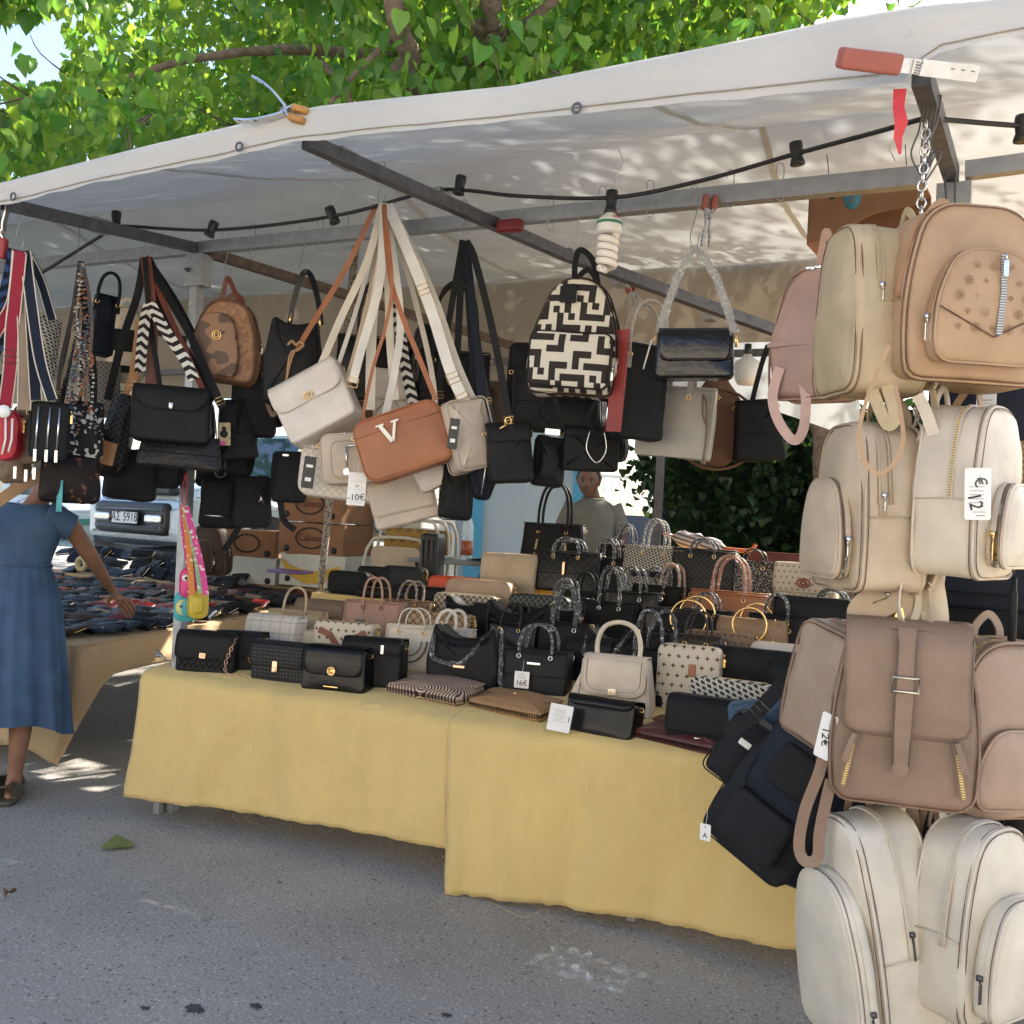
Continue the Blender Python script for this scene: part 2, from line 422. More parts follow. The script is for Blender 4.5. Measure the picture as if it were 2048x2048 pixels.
def tagcard(root, p, w, h, txt=None, sz=None, rz=0, roll=0, bar=False, m=None, tm=None):
    M = Matrix.Translation(V(p)) @ Matrix.Rotation(rz, 4, 'Z') @ Matrix.Rotation(roll, 4, 'Y')
    c = part('price_tag', MB().cushion(rrect(w, h, .004, .004), .0012, .0004, 0, 0, off=(0, 0, -h)), m or PAPER, root); c.matrix_local = M
    tm = tm or INK
    part('tag_string', MB().tube([(0, 0, -.008), (.002, .004, .02), (0, .012, .045)], .0008, 4), PAPER, c)
    part('eyelet', torus((0, -.001, -.008), .0022, .0008, n=8), PRINT, c)
    if txt: text(txt, sz or w*.55, tm, c, (0, -.0012, -h*.7), (pi/2, 0, 0), 'price')
    if bar:
        mb = MB()
        for k in range(4): mb.box((0, -.0009, -h*(.2+.07*k)), (w*(.6-.1*(k % 2)), .0004, .0012))
        part('printed_lines', mb, PRINT, c, False)
    return c
def sweep_flap(W, H, D, drop, rcorner=.025, tp=0, out=.006, z_back=.85):
    f = lambda z: 1-tp*z/H
    path = [(D/2*f(H*z_back)+out, H*z_back), (D/2*f(H)+out*.8, H*.96), (D/2*f(H)-.004, H+out*.8), (0, H+out), (-D/2*f(H)+.004, H+out*.8), (-D/2*f(H)-out*.8, H*.955)]
    zb = H*(1-drop); k = 16
    for i in range(1, k+1):
        z = H*.94 + (zb-H*.94)*i/k; path.append((-D/2*f(z)-out*1.5-.004*sin(pi*i/k), z))
    n = 16; rows = []
    for y, z in path:
        d = z-zb; w = W/2
        if y < 0 and d < rcorner: q = rcorner-d; w = W/2-rcorner+sqrt(max(0, rcorner**2-q*q))*1.0
        rows.append([(w*(-1+2*i/n), y, z) for i in range(n+1)])
    mb = MB(); t = .0035
    vs = [p for r_ in rows for p in r_]; m = n+1; L = len(rows)
    inner = []
    for r_i, r_ in enumerate(rows):
        a = V(rows[max(0, r_i-1)][n//2]); b = V(rows[min(L-1, r_i+1)][n//2]); T = (b-a); nn = V((0, T.z, -T.y)).normalized()
        for p in r_: inner.append(V(p)-nn*-t)
    fs = [(i*m+k_, i*m+k_+1, (i+1)*m+k_+1, (i+1)*m+k_) for i in range(L-1) for k_ in range(n)]
    N = len(vs); fs2 = [tuple(N+x for x in reversed(f_)) for f_ in fs]
    rim = []
    for i in range(L-1): rim += [(i*m, (i+1)*m, N+(i+1)*m, N+i*m), (i*m+n, N+i*m+n, N+(i+1)*m+n, (i+1)*m+n)]
    for k_ in range(n): rim += [((L-1)*m+k_, (L-1)*m+k_+1, N+(L-1)*m+k_+1, N+(L-1)*m+k_), (k_, N+k_, N+k_+1, k_+1)]
    mb.add([V(p) for p in vs]+inner, fs+fs2+rim)
    edge = [rows[i][n] for i in range(5, L)] + [rows[L-1][k_] for k_ in range(n-1, 0, -1)] + [rows[i][0] for i in range(L-1, 4, -1)]
    return mb, [V(e)+V((0, -.002, 0)) for e in edge], -D/2*f(zb)-out*1.5-.004
def clasp(root, kind, p, m):
    p = V(p)
    if kind == 'round': mb = MB().tube(circ(p, .017, 18), .004, 6, closed=True); mb.tube(circ(p, .009, 12), .003, 5, closed=True); mb.lathe([(0, -.003), (.016, -.003), (.014, .001), (0, .002)], 14, p, Matrix.Rotation(pi/2, 4, 'X'))
    elif kind == 'plate': mb = MB().rbox(p, (.026, .006, .05), .006); mb.rbox(p+V((0, -.005, -.012)), (.018, .005, .022), .003)
    elif kind == 'square': mb = MB().rbox(p, (.032, .005, .026), .003); mb.rbox(p+V((-.006, -.004, 0)), (.007, .005, .014), .002); mb.rbox(p+V((.006, -.004, 0)), (.007, .005, .014), .002)
    elif kind == 'bar': mb = MB().rbox(p, (.045, .005, .008), .003)
    elif kind == 'shield': mb = MB().cushion(rpoly([(-.008, 0, .002), (0, -.008, .004), (.008, 0, .002), (.009, .022, .004), (-.009, .022, .004)]), .006, .002, .002, 0, off=p-V((0, 0, .01)))
    elif kind == 'heart':
        hp = [p+V((.022*math.sin(t)**3, 0, .0016*(13*cos(t)-5*cos(2*t)-2*cos(3*t)-cos(4*t)))) for t in [2*pi*i/24 for i in range(24)]]
        hp = [p-(q-p)*V((1, 1, -1)) if False else q for q in hp]; mb = MB().tube(hp, .0028, 5, closed=True)
        mb.tube([p+V((-.03, 0, .05)), p+V((-.012, -.003, .032)), p+V((.028, 0, .03))], .003, 5); mb.tube([p+V((.004, 0, .045)), p+V((0, 0, .024))], .003, 5)
    elif kind == 'oval': mb = MB().tube([p+V((.022*cos(a), 0, .015*sin(a))) for a in [2*pi*i/20 for i in range(20)]], .003, 5, closed=True); mb.tube([p+V((-.008, 0, .008)), p+V((0, 0, -.008)), p+V((.008, 0, .008))], .0025, 5)
    else: return
    return part('clasp', mb, m, root)
def shell(root, out, D, m, er=.015, bf=.01, bb=.005, tp=0, H=1, amp=.002, name='body', parent=None):
    mb = MB().cushion(out, D, er, bf, bb)
    if tp: mb.warp(lambda p: (p.x, p.y*(1-tp*max(0, p.z)/H), p.z))
    sd = random.random()*9
    mb.rough(amp*1.7+.0015, 7, sd).rough(amp*.5, 24, sd+3)
    return part(name, mb, m, parent or root)
def flap_bag(M, label, W, H, D, m, group=None, drop=.6, fm=None, cl='none', cm=GOLD, r=.018, tp=.15, tw=1, pm=None, chained=0, hand=None, hm=None, wrapped=False, rc=.02, cat='handbag', name='flap_bag', pipe=True, quilt=0, zdec=None):
    o = thing(name, label, cat, M, group); out = rrect(W, H, r, r*.7, tw)
    shell(o, out, D, m, .014, .006, .004, tp, H)
    mb, edge, y = sweep_flap(W*tw*.985, H, D, drop, rc, tp)
    fl = part('flap', mb.rough(.0015, 12, random.random()*5), fm or m, o)
    if pipe: part('edge_piping', MB().tube(edge, .0024, 5), pm or fm or m, fl)
    if quilt:
        q = MB()
        for s_ in (-1, 1):
            for k in range(-9, 10):
                a = V((k*quilt-.5*W*s_, 0, 0)); pts = []
                for j in range(15):
                    z = H*(.12+.8*j/14); x = k*quilt + s_*(z-H*.5)
                    if abs(x) < W*.47: pts.append((x, -D/2*(1-tp*z/H)-(.013 if z > H*(1-drop) else .006), z))
                if len(pts) > 1: q.tube(pts, .0016, 4)
        part('stitched_quilting', q, m, o)
    if cl != 'none': clasp(o, cl, (0, y-.005, H*(1-drop)+(.0 if cl in ('plate', 'heart') else .018)), cm)
    if zdec: part('metal_bar', MB().rbox((0, -D/2-.009, H*zdec), (W*.22, .004, .006), .002), cm, o)
    if chained:
        s = chained
        pts = cr([(W*.46, -D*.2, H*.96), (W*.5*s, -D/2-.012, H*.75), (W*.42*s, -D/2-.02, H*.3), (W*.5*s, -D/2-.03, .006), (W*.75*s, -D/2-.012, .006), (W*.9*s, 0, .008), (W*.62*s, .0, H*.5), (W*.4, D*.2, H*.98)], 8)
        part('chain_strap', chain(pts, .008, .0019), cm, o)
    if hand: 
        hd = handle_arch(o, hand[0], 0, H, hand[1], hand[2], hm or m, wrapped=wrapped); rings_at(o, (-hand[0], hand[0]), 0, H+.004, cm)
    for s in (-1, 1): part('side_ring', torus((s*(W/2*tw+.006), 0, H*.86), .008, .0018, 'y', 10), cm, o)
    return o
def tote(M, label, W, H, D, m, group=None, tw=1, hand=(.06, .13, .006), hm=None, wrapped=False, tp=.35, cm=GOLD, front=None, cat='handbag', name='tote_bag', r=.015, ring=True, plate=None, flat=False, straps=False, nh=2, seam=True, er=.012, panel=None, cl=None, hz=.86):
    o = thing(name, label, cat, M, group); out = rrect(W, H, r, r*.5, tw)
    shell(o, out, D, m, er, .007, .004, tp, H, .003)
    pm = panel or m
    part('top_edge', MB().tube([(x*W*tw/2, -D/2*(1-tp)*(1 if abs(x) < .98 else .3)*s, H) for s in (1, -1) for x in ((-1, -.97, -.5, 0, .5, .97, 1) if s == 1 else (.97, .5, 0, -.5, -.97))], .0035, 5, closed=True), hm or m, o)
    piping(o, out, -D/2*(1-tp*.45)-.001, .0022, pm, .012)
    if seam:
        part('seam', MB().tube([(-W*.46, -D/2*(1-tp*.5)-.0075, H*.45), (0, -D/2*(1-tp*.5)-.013, H*.45), (W*.46, -D/2*(1-tp*.5)-.0075, H*.45)], .0015, 4), pm, o)
    if hand:
        for i in range(nh):
            sg = -1 if i == 0 else 1; y = sg*(D/2*(1-tp*hz)+.005)
            h = handle_arch(o, hand[0], y, H*hz, hand[1]+H*(1-hz), hand[2], hm or m, wrapped=wrapped, flat=flat, tilt=random.uniform(-.02, .03))
            for s in (-1, 1):
                part('handle_tab', MB().rbox((s*hand[0], y+sg*-.002, H*(hz-.06)), (hand[2]*3.4, .006, H*.16), .003), hm or m, o)
            if ring: rings_at(o, (-hand[0], hand[0]), y-.004*1, H*hz, cm, .0085)
    if plate: part('name_plate', MB().rbox((plate[0], -D/2*(1-tp*plate[1]/H)-.012, plate[1]), (plate[2], .004, .011), .003), cm, o)
    if cl: clasp(o, cl[0], (0, -D/2*(1-tp*cl[1])-.012, H*cl[1]), cm)
    for s in (-1, 1): part('side_ring', torus((s*(W/2*tw+.005), 0, H*.9), .008, .0018, 'y', 10), cm, o)
    return o
def box_bag(M, label, W, H, D, m, group=None, r=.03, pm=None, zm=TEETH, cat='handbag', name='box_bag', pocket=None, tw=1, bf=.008, cm=GOLD, seam=None, er=.012, ztape=None, amp=.002, dz=True):
    o = thing(name, label, cat, M, group); out = rrect(W, H, r, r, tw)
    shell(o, out, D, m, er, bf, .004, 0, H, amp)
    piping(o, out, -D/2+.004, .003, pm or m, .002); piping(o, out, D/2-.004, .003, pm or m, .002, name='back_piping')
    if dz: zipper(o, out, 0, H*.55, .014, ztape or pm or m, zm, cm, 2)
    if seam: part('seam', MB().tube([(-W*.47, -D/2-.002, H*seam), (-W*.2, -D/2-bf*.8, H*seam), (W*.2, -D/2-bf*.8, H*seam), (W*.47, -D/2-.002, H*seam)], .0018, 4), pm or m, o)
    if pocket:
        pw, ph, pz, pd = pocket; po = [(x, z+pz) for x, z in rrect(pw, ph, r*.8, r*.8)]
        q = part('front_pocket', MB().cushion(po, pd, .008, .005, 0, off=(0, -D/2-pd/2+.002, 0)), m, o); piping(o, po, -D/2-pd+.004, .0022, pm or m, 0, q)
    for s in (-1, 1): part('side_ring', torus((s*(W/2*tw+.006), 0, H*.8), .009, .002, 'y', 10), cm, o)
    return o
def soft_bag(M, label, out, D, m, group=None, bf=.02, bb=.01, er=.02, amp=.006, cat='handbag', name='shoulder_bag', pm=None, pipe=True):
    o = thing(name, label, cat, M, group); shell(o, out, D, m, er, bf, bb, 0, 1, amp)
    if pipe: piping(o, out, -D/2+er*.6, .0025, pm or m, .001)
    return o
def ring_bag(M, label, W, H, D, m, group=None, rr=.06, rm=GOLD, rz=1.0, tw=.88, cm=GOLD):
    o = flap_bag(M, label, W, H, D, m, group, drop=.38, tw=tw, tp=.3, rc=.01, name='ring_handle_bag', cm=cm)
    for s in (-1, 1): part('ring_handle', torus((0, s*(D*.5+.012)-.006, H*rz-(.0 if s > 0 else .02)), rr, .0045, 'y', 30, 7), rm, o)
    part('handle_loop', MB().ribbon(circ((0, -D*.36, H*rz-rr), .014, 10, 'x'), .02, .003, (1, 0, 0), True), m, o)
    part('charm', chain([(W*.3, -D*.4, H*1.02), (W*.3, -D*.5, H*.7)], .006, .0016).lathe([(0, 0), (.007, .004), (.007, .012), (0, .016)], 8, (W*.3, -D*.5, H*.62)), cm, o)
    return o
def clutch(M, label, W, H, t, m, group=None, fm=None, pm=None, name='clutch_bag', drop=.55, knob=None, cat='clutch bag'):
    """a flat envelope lying on its back: x across, y away, z up"""
    o = thing(name, label, cat, M, group)
    out = [(x, z) for x, z in rrect(W, H, .014, .01, .98)]
    flat = lambda p: (p.x, p.z, -p.y + t/2)
    part('body', MB().cushion(out, t, t*.42, t*.35, 0).warp(flat).rough(.003, 9, W*7), m, o)
    fo = rpoly([(-W*.495, H*(1-drop)+.03, .02), (0, H*(1-drop)-.015, .05), (W*.495, H*(1-drop)+.03, .02), (W*.49, H*1.0, .012), (-W*.49, H*1.0, .012)])
    f = part('flap', MB().cushion(fo, .006, .0025, .003, 0).warp(lambda p: (p.x, p.z, -p.y + t + .012*max(0, 1-abs(p.x)/(W*.5)) + .004)).rough(.004, 8, W*3), fm or m, o)
    part('edge_piping', MB().tube([(x, z, t+.004+.012*max(0, 1-abs(x)/(W*.5))) for x, z in fo], .0028, 5, closed=True), pm or m, f)
    if knob: part('stud', MB().lathe([(0, 0), (.008, .002), (.006, .008), (0, .01)], 10, (0, H*(1-drop)+.005, t+.022)), knob, o)
    return o
def backpack(M, label, W, H, D, m, group=None, pm=None, pocket=None, zm=TEETHS, cm=SILV, name='backpack', straps=((-.06, .12), (.06, .16)), sh=.55, top=.62, handle=True, hm=None, seam=.42, zy=(0,), bf=.018, rb=.05, tape=None, loops=None, pull=.03, cat='backpack', pseam=None, gus=True, amp=.0058, pdome=True, zlow=.42, plow=.35, zp=2):
    o = thing(name, label, cat, M, group); out = dome(W, H, rb, sh, top)
    shell(o, out, D, m, .022, bf, .01, 0, H, amp)
    pm = pm or m
    [piping(o, out, -D/2+q_, .0013, BRN, i_, name='seam_shade') for q_, i_ in ((.0165, -.0018), (.0022, .0066))]; piping(o, out, -D/2+.010, .0042, pm, .003, name='front_piping'); piping(o, out, D/2-.010, .0042, pm, .003, name='back_piping')  # thin brown tubes beside the piping: groove shade put into colour
    for k_ in (.3, .62): part('stitch_line', MB().tube(arc(out, -D/2+D*.1, .0008, H*k_)[0][::1], .0012, 4), pm, o) if k_ > .5 else None
    for y in zy: zipper(o, out, y*D, H*zlow, .017, tape or pm, zm, cm, zp, plen=pull)
    if seam and gus:
        pts, nr = arc(out, 0, .001, H*seam)
        for k in (0, -1):
            q = pts[k]; part('gusset_seam', MB().tube([(q.x, -D*.42, q.z-.004), (q.x+nr[k].x*.003, 0, q.z), (q.x, D*.42, q.z-.003)], .0018, 4), pm, o)
    if pocket:
        pw, ph, pz, pd = pocket
        po = [(x, z+pz) for x, z in (dome(pw, ph, .04, .6, .6) if pdome else rrect(pw, ph, .035, .03))]
        q = part('front_pocket', MB().cushion(po, pd, .018, .012, 0, off=(0, -D/2-pd/2-.002, 0)).rough(.003, 9, W), m, o)
        piping(o, po, -D/2-pd+.006, .004, pm, .002, q)
        pts, nr = arc(po, -D/2-pd*.45, .001, pz+ph*plow)
        z = part('pocket_zip', MB().ribbon(pts, .012, .003, nr), tape or pm, q); piping(o, po, -D/2-pd+.0125, .001, BRN, -.001, q, 'seam_shade')  # pocket edge gets the same brown line as painted seam shade
        for k in (0, -1):
            e = pts[k]+nr[k]*.005
            if k == 0 or pull > .04: part('zip_pull', MB().box(e, (.01, .012, .012)).tube([e, e+V((0, -.003, -.014))], .002).rbox(e+V((0, -.003, -.014-pull/2)), (.011, .003, pull), .003), cm, q)
    if handle:
        pts = cr([(-.035, D*.42, H*.955), (-.034, D*.44, H*1.05), (0, D*.42, H*1.13), (.034, D*.44, H*1.05), (.035, D*.42, H*.955)], 5)
        part('carry_handle', MB().ribbon(pts, .02, .006, (0, -1, .05)), hm or m, o)
    for i, (sx, dz) in enumerate(straps):
        x = sx; b = -dz
        pts = cr([(x*.6, D/2+.004, H*.9), (x, D/2+.02, H*.7), (x*1.6, D/2+.045, H*.4), (x*1.5, D/2+.03, H*.15), (x*1.5, D/2+.01, H*.03)], 6)
        st = part('shoulder_strap', MB().ribbon(pts, [.032]*len(pts), .007, (0, -1, .1)), hm or m, o)
        lp = cr([(x*1.5, D/2+.012, H*.05), (x*1.7, D/2+.02, b*.55), (x*1.2, D/2+.012, b), (x*.7, D/2+.004, b*.6), (x*1.1, D/2, H*.03)], 6)
        lo = part('strap_end', MB().ribbon(lp, .018, .004, [V((sin(t*pi), -cos(t*pi), 0)) for t in [j/(len(lp)-1) for j in range(len(lp))]]), hm or m, st)
        part('strap_buckle', MB().tube([(x*1.5-.016, D/2+.01, H*.08), (x*1.5+.016, D/2+.01, H*.08), (x*1.5+.016, D/2+.014, H*.05), (x*1.5-.016, D/2+.014, H*.05)], .0022, 5, closed=True), cm, st)
    return o
def strap(root, wpts, w, m, t=.003, name='strap', nrm=None, parent=None, buckle=None, bm=GOLD, n=6):
    """a strap through world points, facing the viewer unless told otherwise"""
    pts = cr(wpts, n); nl = []
    Mi = root.matrix_basis.inverted(); M3 = Mi.to_3x3()
    for p in pts: nl.append(M3 @ (nrm if nrm is not None else (CAM-V(p)).normalized()))
    o = part(name, MB().ribbon([Mi @ V(p) for p in pts], w, t, nl), m, parent or root)
    if buckle is not None:
        for b in (buckle if isinstance(buckle, (tuple, list)) else (buckle,)):
            i = int(b*(len(pts)-2)); p = Mi @ V(pts[i]); T = ((Mi @ V(pts[i+1]))-p).normalized(); nn = nl[i].normalized(); sd = T.cross(nn); h = w*.62
            part('buckle', MB().tube([p+nn*.003+sd*h*a+T*h*b_*.8 for a, b_ in ((-1, -1), (1, -1), (1, 1), (-1, 1))], .0022, 5, closed=True).tube([p+nn*.004-sd*h, p+nn*.004+sd*h], .0018, 5), bm, o)
    return o
def hook(p_top, p_bot, label, group='wire hooks hanging on the stall frame'):
    """an S-shaped wire from the bar down to what hangs on it"""
    a, b = V(p_top), V(p_bot); L = (a-b).length; s = RT
    pts = [a+s*-.012+V((0, 0, -.012)), a+s*-.012+V((0, 0, .012)), a+V((0, 0, .02)), a+s*.012+V((0, 0, .008)), a.lerp(b, .35)+s*.010, a.lerp(b, .7)-s*.008, b+V((0, 0, .028))-s*.014, b+V((0, 0, .002))-s*.006, b+s*.012+V((0, 0, .006)), b+s*.016+V((0, 0, .035))]
    mb = MB().tube(cr(pts, 5), .0019, 5); o = part('wire_hook', mb, GALV)
    return tag(o, label, 'hook', group)
def wpart(name, mb, mat, root, **k):
    """a part modelled in world coordinates"""
    Mi = root.matrix_basis.inverted(); return part(name, mb.warp(lambda p: Mi @ p), mat, root, **k)
# ------------------------------------------------------------------ setting: ground, water
def sstep(x, a, b): t = max(0, min(1, (x-a)/(b-a))); return t*t*(3-2*t)
def gz(x, y): 
    q = V((x-CAM.x, y-CAM.y, 0)).dot(V((FW.x, FW.y, 0)))
    return .46*sstep(q, 6.5, 11.5) - 1.6*sstep(q, 20.5, 21)
def asphalt():
    m, nt, p, tc = base('asphalt')
    big = ramp(nt, noi(nt, tc, 1.1, 6, .65), .35, .65); fine = noi(nt, tc, 95, 5, .75)
    c1 = mixc(nt, big, (.34, .318, .28), (.48, .45, .40))
    vo = nt.nodes.new('ShaderNodeTexVoronoi'); vo.inputs['Scale'].default_value = 68; nt.links.new(tc.outputs['Object'], vo.inputs['Vector'])
    st = E(nt, vo.outputs['Distance']).lt(.34); rnd = nt.nodes.new('ShaderNodeSeparateColor'); nt.links.new(vo.outputs['Color'], rnd.inputs[0])
    pale = st*E(nt, rnd.outputs[0]).gt(.76); dark = st*E(nt, rnd.outputs[1]).gt(.88)
    c2 = mixc(nt, E(nt, ramp(nt, fine, .35, .7)), c1, (.2, .19, .175)); nt.nodes[-1].inputs[0]
    c3 = mixc(nt, pale*.8, c2, (.5, .48, .45)); c4 = mixc(nt, dark*.7, c3, (.035, .034, .034))
    spots = E(nt, ramp(nt, noi(nt, tc, 5, 3, .6), .68, .72)); c5 = mixc(nt, spots*.3, c4, (.04, .038, .036))
    nt.links.new(c5, p.inputs['Base Color']); p.inputs['Roughness'].default_value = .85; p.inputs['Specular IOR Level'].default_value = .3
    bump(nt, p, E(nt, fine) + E(nt, vo.outputs['Distance'])*-1.0, .55, .006); return m
xs = [-400, -120, -50, -25, -15] + [-10+i*.5 for i in range(41)] + [12, 16, 25, 50, 120, 400]
ys = [-400, -80, -30, -15] + [-8+i*.5 for i in range(62)] + [24, 26, 28, 30, 40, 60, 120, 400]
gmb = MB(); gmb.add([(x, y, gz(x, y)) for y in ys for x in xs], [(j*len(xs)+i, j*len(xs)+i+1, (j+1)*len(xs)+i+1, (j+1)*len(xs)+i) for j in range(len(ys)-1) for i in range(len(xs)-1)])
part('ground', gmb, asphalt(), kind='structure')
def water():
    m, nt, p, tc = base('harbour water'); p.inputs['Base Color'].default_value = (.03, .06, .075, 1); p.inputs['Roughness'].default_value = .12
    w = nt.nodes.new('ShaderNodeTexNoise'); w.inputs['Scale'].default_value = 1.4; w.inputs['Detail'].default_value = 4
    mp = nt.nodes.new('ShaderNodeMapping'); mp.inputs['Scale'].default_value = (1, 2.4, 1); nt.links.new(tc.outputs['Object'], mp.inputs[0]); nt.links.new(mp.outputs[0], w.inputs['Vector'])
    bump(nt, p, w.outputs['Fac'], .7, .25); return m
part('water', MB().add([(-1500, 6, .3), (1500, 6, .3), (1500, 2500, .3), (-1500, 2500, .3)], [(0, 1, 2, 3)]).warp(lambda p: p), water(), kind='structure')

# ------------------------------------------------------------------ stall frame
def canvas(name, col, tr=.4):
    m, nt, p, tc = base(name)
    nt.nodes.remove(p); out = nt.nodes['Material Output']
    d = nt.nodes.new('ShaderNodeBsdfDiffuse'); t = nt.nodes.new('ShaderNodeBsdfTranslucent'); mx = nt.nodes.new('ShaderNodeMixShader'); mx.inputs[0].default_value = tr
    c = mixc(nt, ramp(nt, noi(nt, tc, 1.6, 5), .3, .7), tuple(x*.86 for x in col), col)
    sp = E(nt, ramp(nt, noi(nt, tc, 14, 3), .72, .78)); c = mixc(nt, sp*.25, c, tuple(x*.55 for x in col))
    nt.links.new(c, d.inputs[0]); nt.links.new(c, t.inputs[0])
    b = nt.nodes.new('ShaderNodeBump'); b.inputs['Strength'].default_value = .5; b.inputs['Distance'].default_value = .012
    mp = nt.nodes.new('ShaderNodeMapping'); mp.inputs['Scale'].default_value = (1.5, 5, 3); nt.links.new(tc.outputs['Object'], mp.inputs[0])
    h = E(nt, noi(nt, tc, 3.2, 6, .62, mp.outputs[0])) + E(nt, noi(nt, tc, 420, 1))*.06
    nt.links.new(h.s, b.inputs['Height'])
    for q in (d, t): nt.links.new(b.outputs[0], q.inputs['Normal'])
    nt.links.new(d.outputs[0], mx.inputs[1]); nt.links.new(t.outputs[0], mx.inputs[2]); nt.links.new(mx.outputs[0], out.inputs['Surface']); return m
CANV = canvas('white canvas', (.62, .65, .655), .17); CANVB = canvas('tan canvas', (.36, .31, .245), .06)
CANVV = canvas('cream canvas edge', (.58, .575, .55), .2)
def sqbar(a, b, w, h=None, up=(0, 0, 1)):
    a, b = V(a), V(b); T = (b-a).normalized(); s = T.cross(V(up)).normalized(); u = s.cross(T); h = h or w
    return MB().add([p+s*(i*w/2)+u*(j*h/2) for p in (a, b) for i, j in ((-1, -1), (1, -1), (1, 1), (-1, 1))], [(0, 3, 2, 1), (4, 5, 6, 7), (0, 1, 5, 4), (1, 2, 6, 5), (2, 3, 7, 6), (3, 0, 4, 7)])
RY, RZ = .11, 2.67
SLV = []
fr = thing('stall_frame', 'grey steel frame of posts and bars holding up the white canopy', 'frame')
part('front_rail', sqbar((-4, RY, RZ), (2.28, RY, RZ), .045, .055), GALV, fr, False)
part('front_rail', sqbar((2.18, RY-.004, RZ+.003), (3.3, RY-.004, RZ+.003), .054, .064), GALV, fr, False)
part('front_rail', sqbar((3.42, RY, RZ+.01), (6, RY, RZ+.1), .045, .055), GALV, fr, False)
part('post', sqbar((.09, RY, 0), (.09, RY, RZ-.03), .046, up=(1, 0, 0)), GALV, fr, False)
part('post', sqbar((3.38, RY, 0), (3.38, RY, RZ-.03), .046, up=(1, 0, 0)), GALV, fr, False)
for x in (.09, 3.38):
    b = part('bracket', MB().box((x+.01, RY-.005, RZ-.11), (.105, .07, .15)), GALV, fr, False)
    part('bolt', MB().lathe([(0, 0), (.011, .001), (.011, .01), (.005, .012), (.005, .024), (0, .024)], 8, (x-.02, RY-.04, RZ-.11), Matrix.Rotation(pi/2, 4, 'X')), GALVD, b)
e0 = on_y(8, 408, -.9); e1 = on_y(612, 283, -.9); e2 = on_y(1843, 150, -.9)
part('eave_bar', sqbar(e0, (.09, RY, RZ), .04, .045), GALVD, fr, False)
xb = on_y(1000, 440, RY); part('eave_bar', sqbar(e1, on_y(1135, 512, .6), .04, .045), GALVD, fr, False)
part('eave_bar', sqbar(on_y(1130, 508, .59), on_y(1800, 752, 2.4), .05, .05), GALVD, fr, False)
part('eave_bar', sqbar(e2, (3.38, RY, RZ), .045, .05), GALVD, fr, False)
part('roof_bar', sqbar((.14, RY+.02, RZ-.02), on_y(1060, 702, 2.5), .045, .045), RUST, fr, False)
part('roof_bar', sqbar(on_y(600, 388, 1.0), on_y(700, 345, 1.4), .035), GALVD, fr, False)
part('roof_bar', sqbar(on_y(240, 648, 1.6), on_y(420, 690, 2.6), .04), GALVD, fr, False)
part('front_rail', sqbar((-5, 2.4, 2.45), (4, 2.4, 2.5), .04), GALVD, fr, False)
part('rear_post', sqbar(on_y(1322, 900, 3.6)*1, V(on_y(1322, 900, 3.6))*V((1, 1, 0))+V((0, 0, .05)), .05, up=(1, 0, 0)), GALVD, fr, False)
rp = on_y(726, 352, 1.55); rb = on_y(640, 1190, 1.55)
part('rear_post', MB().tube([(rb.x, rb.y, .02), rb, rp.lerp(rb, .5), rp], .022, 8), pattern('taped pole', P_speck(60, .52), (.33, .28, .22), (.12, .1, .09), .6), fr)
for u, v, Y, L in ((690, 318, -.52, .1), (880, 395, -.1, .09), (1240, 560, .95, .1), (1420, 630, 1.4, .09), (200, 452, -.4, .09), (1868, 240, -.45, .08)):
    p = V(on_y(u, v, Y)); part('joint_sleeve', MB().box(p, (.052, L, .058)), GALV, fr, False)
wn = part('wing_nut', MB().lathe([(0, 0), (.012, 0), (.012, .02), (.006, .022), (.006, .03), (0, .03)], 8, on_y(322, 1310, RY-.05), Matrix.Rotation(pi/2, 4, 'X')).tube([V(on_y(322, 1310, RY-.07))+V((-.03, 0, .02)), V(on_y(322, 1310, RY-.07)), V(on_y(322, 1310, RY-.07))+V((.03, 0, -.02))], .006), GALV, fr)

# ------------------------------------------------------------------ canopy
can = thing('canopy', 'white canvas canopy stretched over the whole market stall', 'canopy')
VB = [(-160, 446), (0, 414), (300, 350), (615, 286), (1024, 247), (1395, 209), (1700, 184), (1812, 172), (1856, 116), (2048, 76), (2200, 40)]
VT = [(-160, 396), (0, 366), (300, 290), (636, 212), (1024, 171), (1395, 98), (1700, 34), (1822, 14), (1866, 9), (2048, -6), (2200, -20)]
YE = -.93
vb = [on_y(u, v, YE) for u, v in VB]; vt = [on_y(u, v, YE) for u, v in VT]
vb = [V((-6, YE, vb[0].z))] + vb + [V((6, YE, vb[-1].z+.3))]; vt = [V((-6, YE, vt[0].z))] + vt + [V((6, YE, vt[-1].z+.3))]
def interp(pl, x):
    for a, b in zip(pl, pl[1:]):
        if x <= b.x: t = (x-a.x)/(b.x-a.x); return a.z+(b.z-a.z)*t
    return pl[-1].z
nx = 260; mb = MB(); rows = 8; X0, X1 = -5.5, 5.5; vs = []
for j in range(rows):
    t = j/(rows-1)
    for i in range(nx):
        x = X0+(X1-X0)*i/(nx-1); a = interp(vt, x); b = interp(vb, x)
        w = noise.noise(V((x*2.3, 1, 0)))*.018 + noise.noise(V((x*7, t*2, 4)))*.010
        vs.append((x, YE-.008*sin(pi*min(1, t*2))+w*t - .02*t, a+(b-a)*t + (.006*noise.noise(V((x*9, 7, 1))) if t == 1 else 0)))
mb.add(vs, [(j*nx+i, j*nx+i+1, (j+1)*nx+i+1, (j+1)*nx+i) for j in range(rows-1) for i in range(nx-1)])
val = part('valance', mb, CANVV, can); part('hem_seam', MB().tube([V(vs[(rows-2)*nx+i])+V((0, -.004, .0)) for i in range(0, nx, 2)], .0022, 4), CANVB, val)
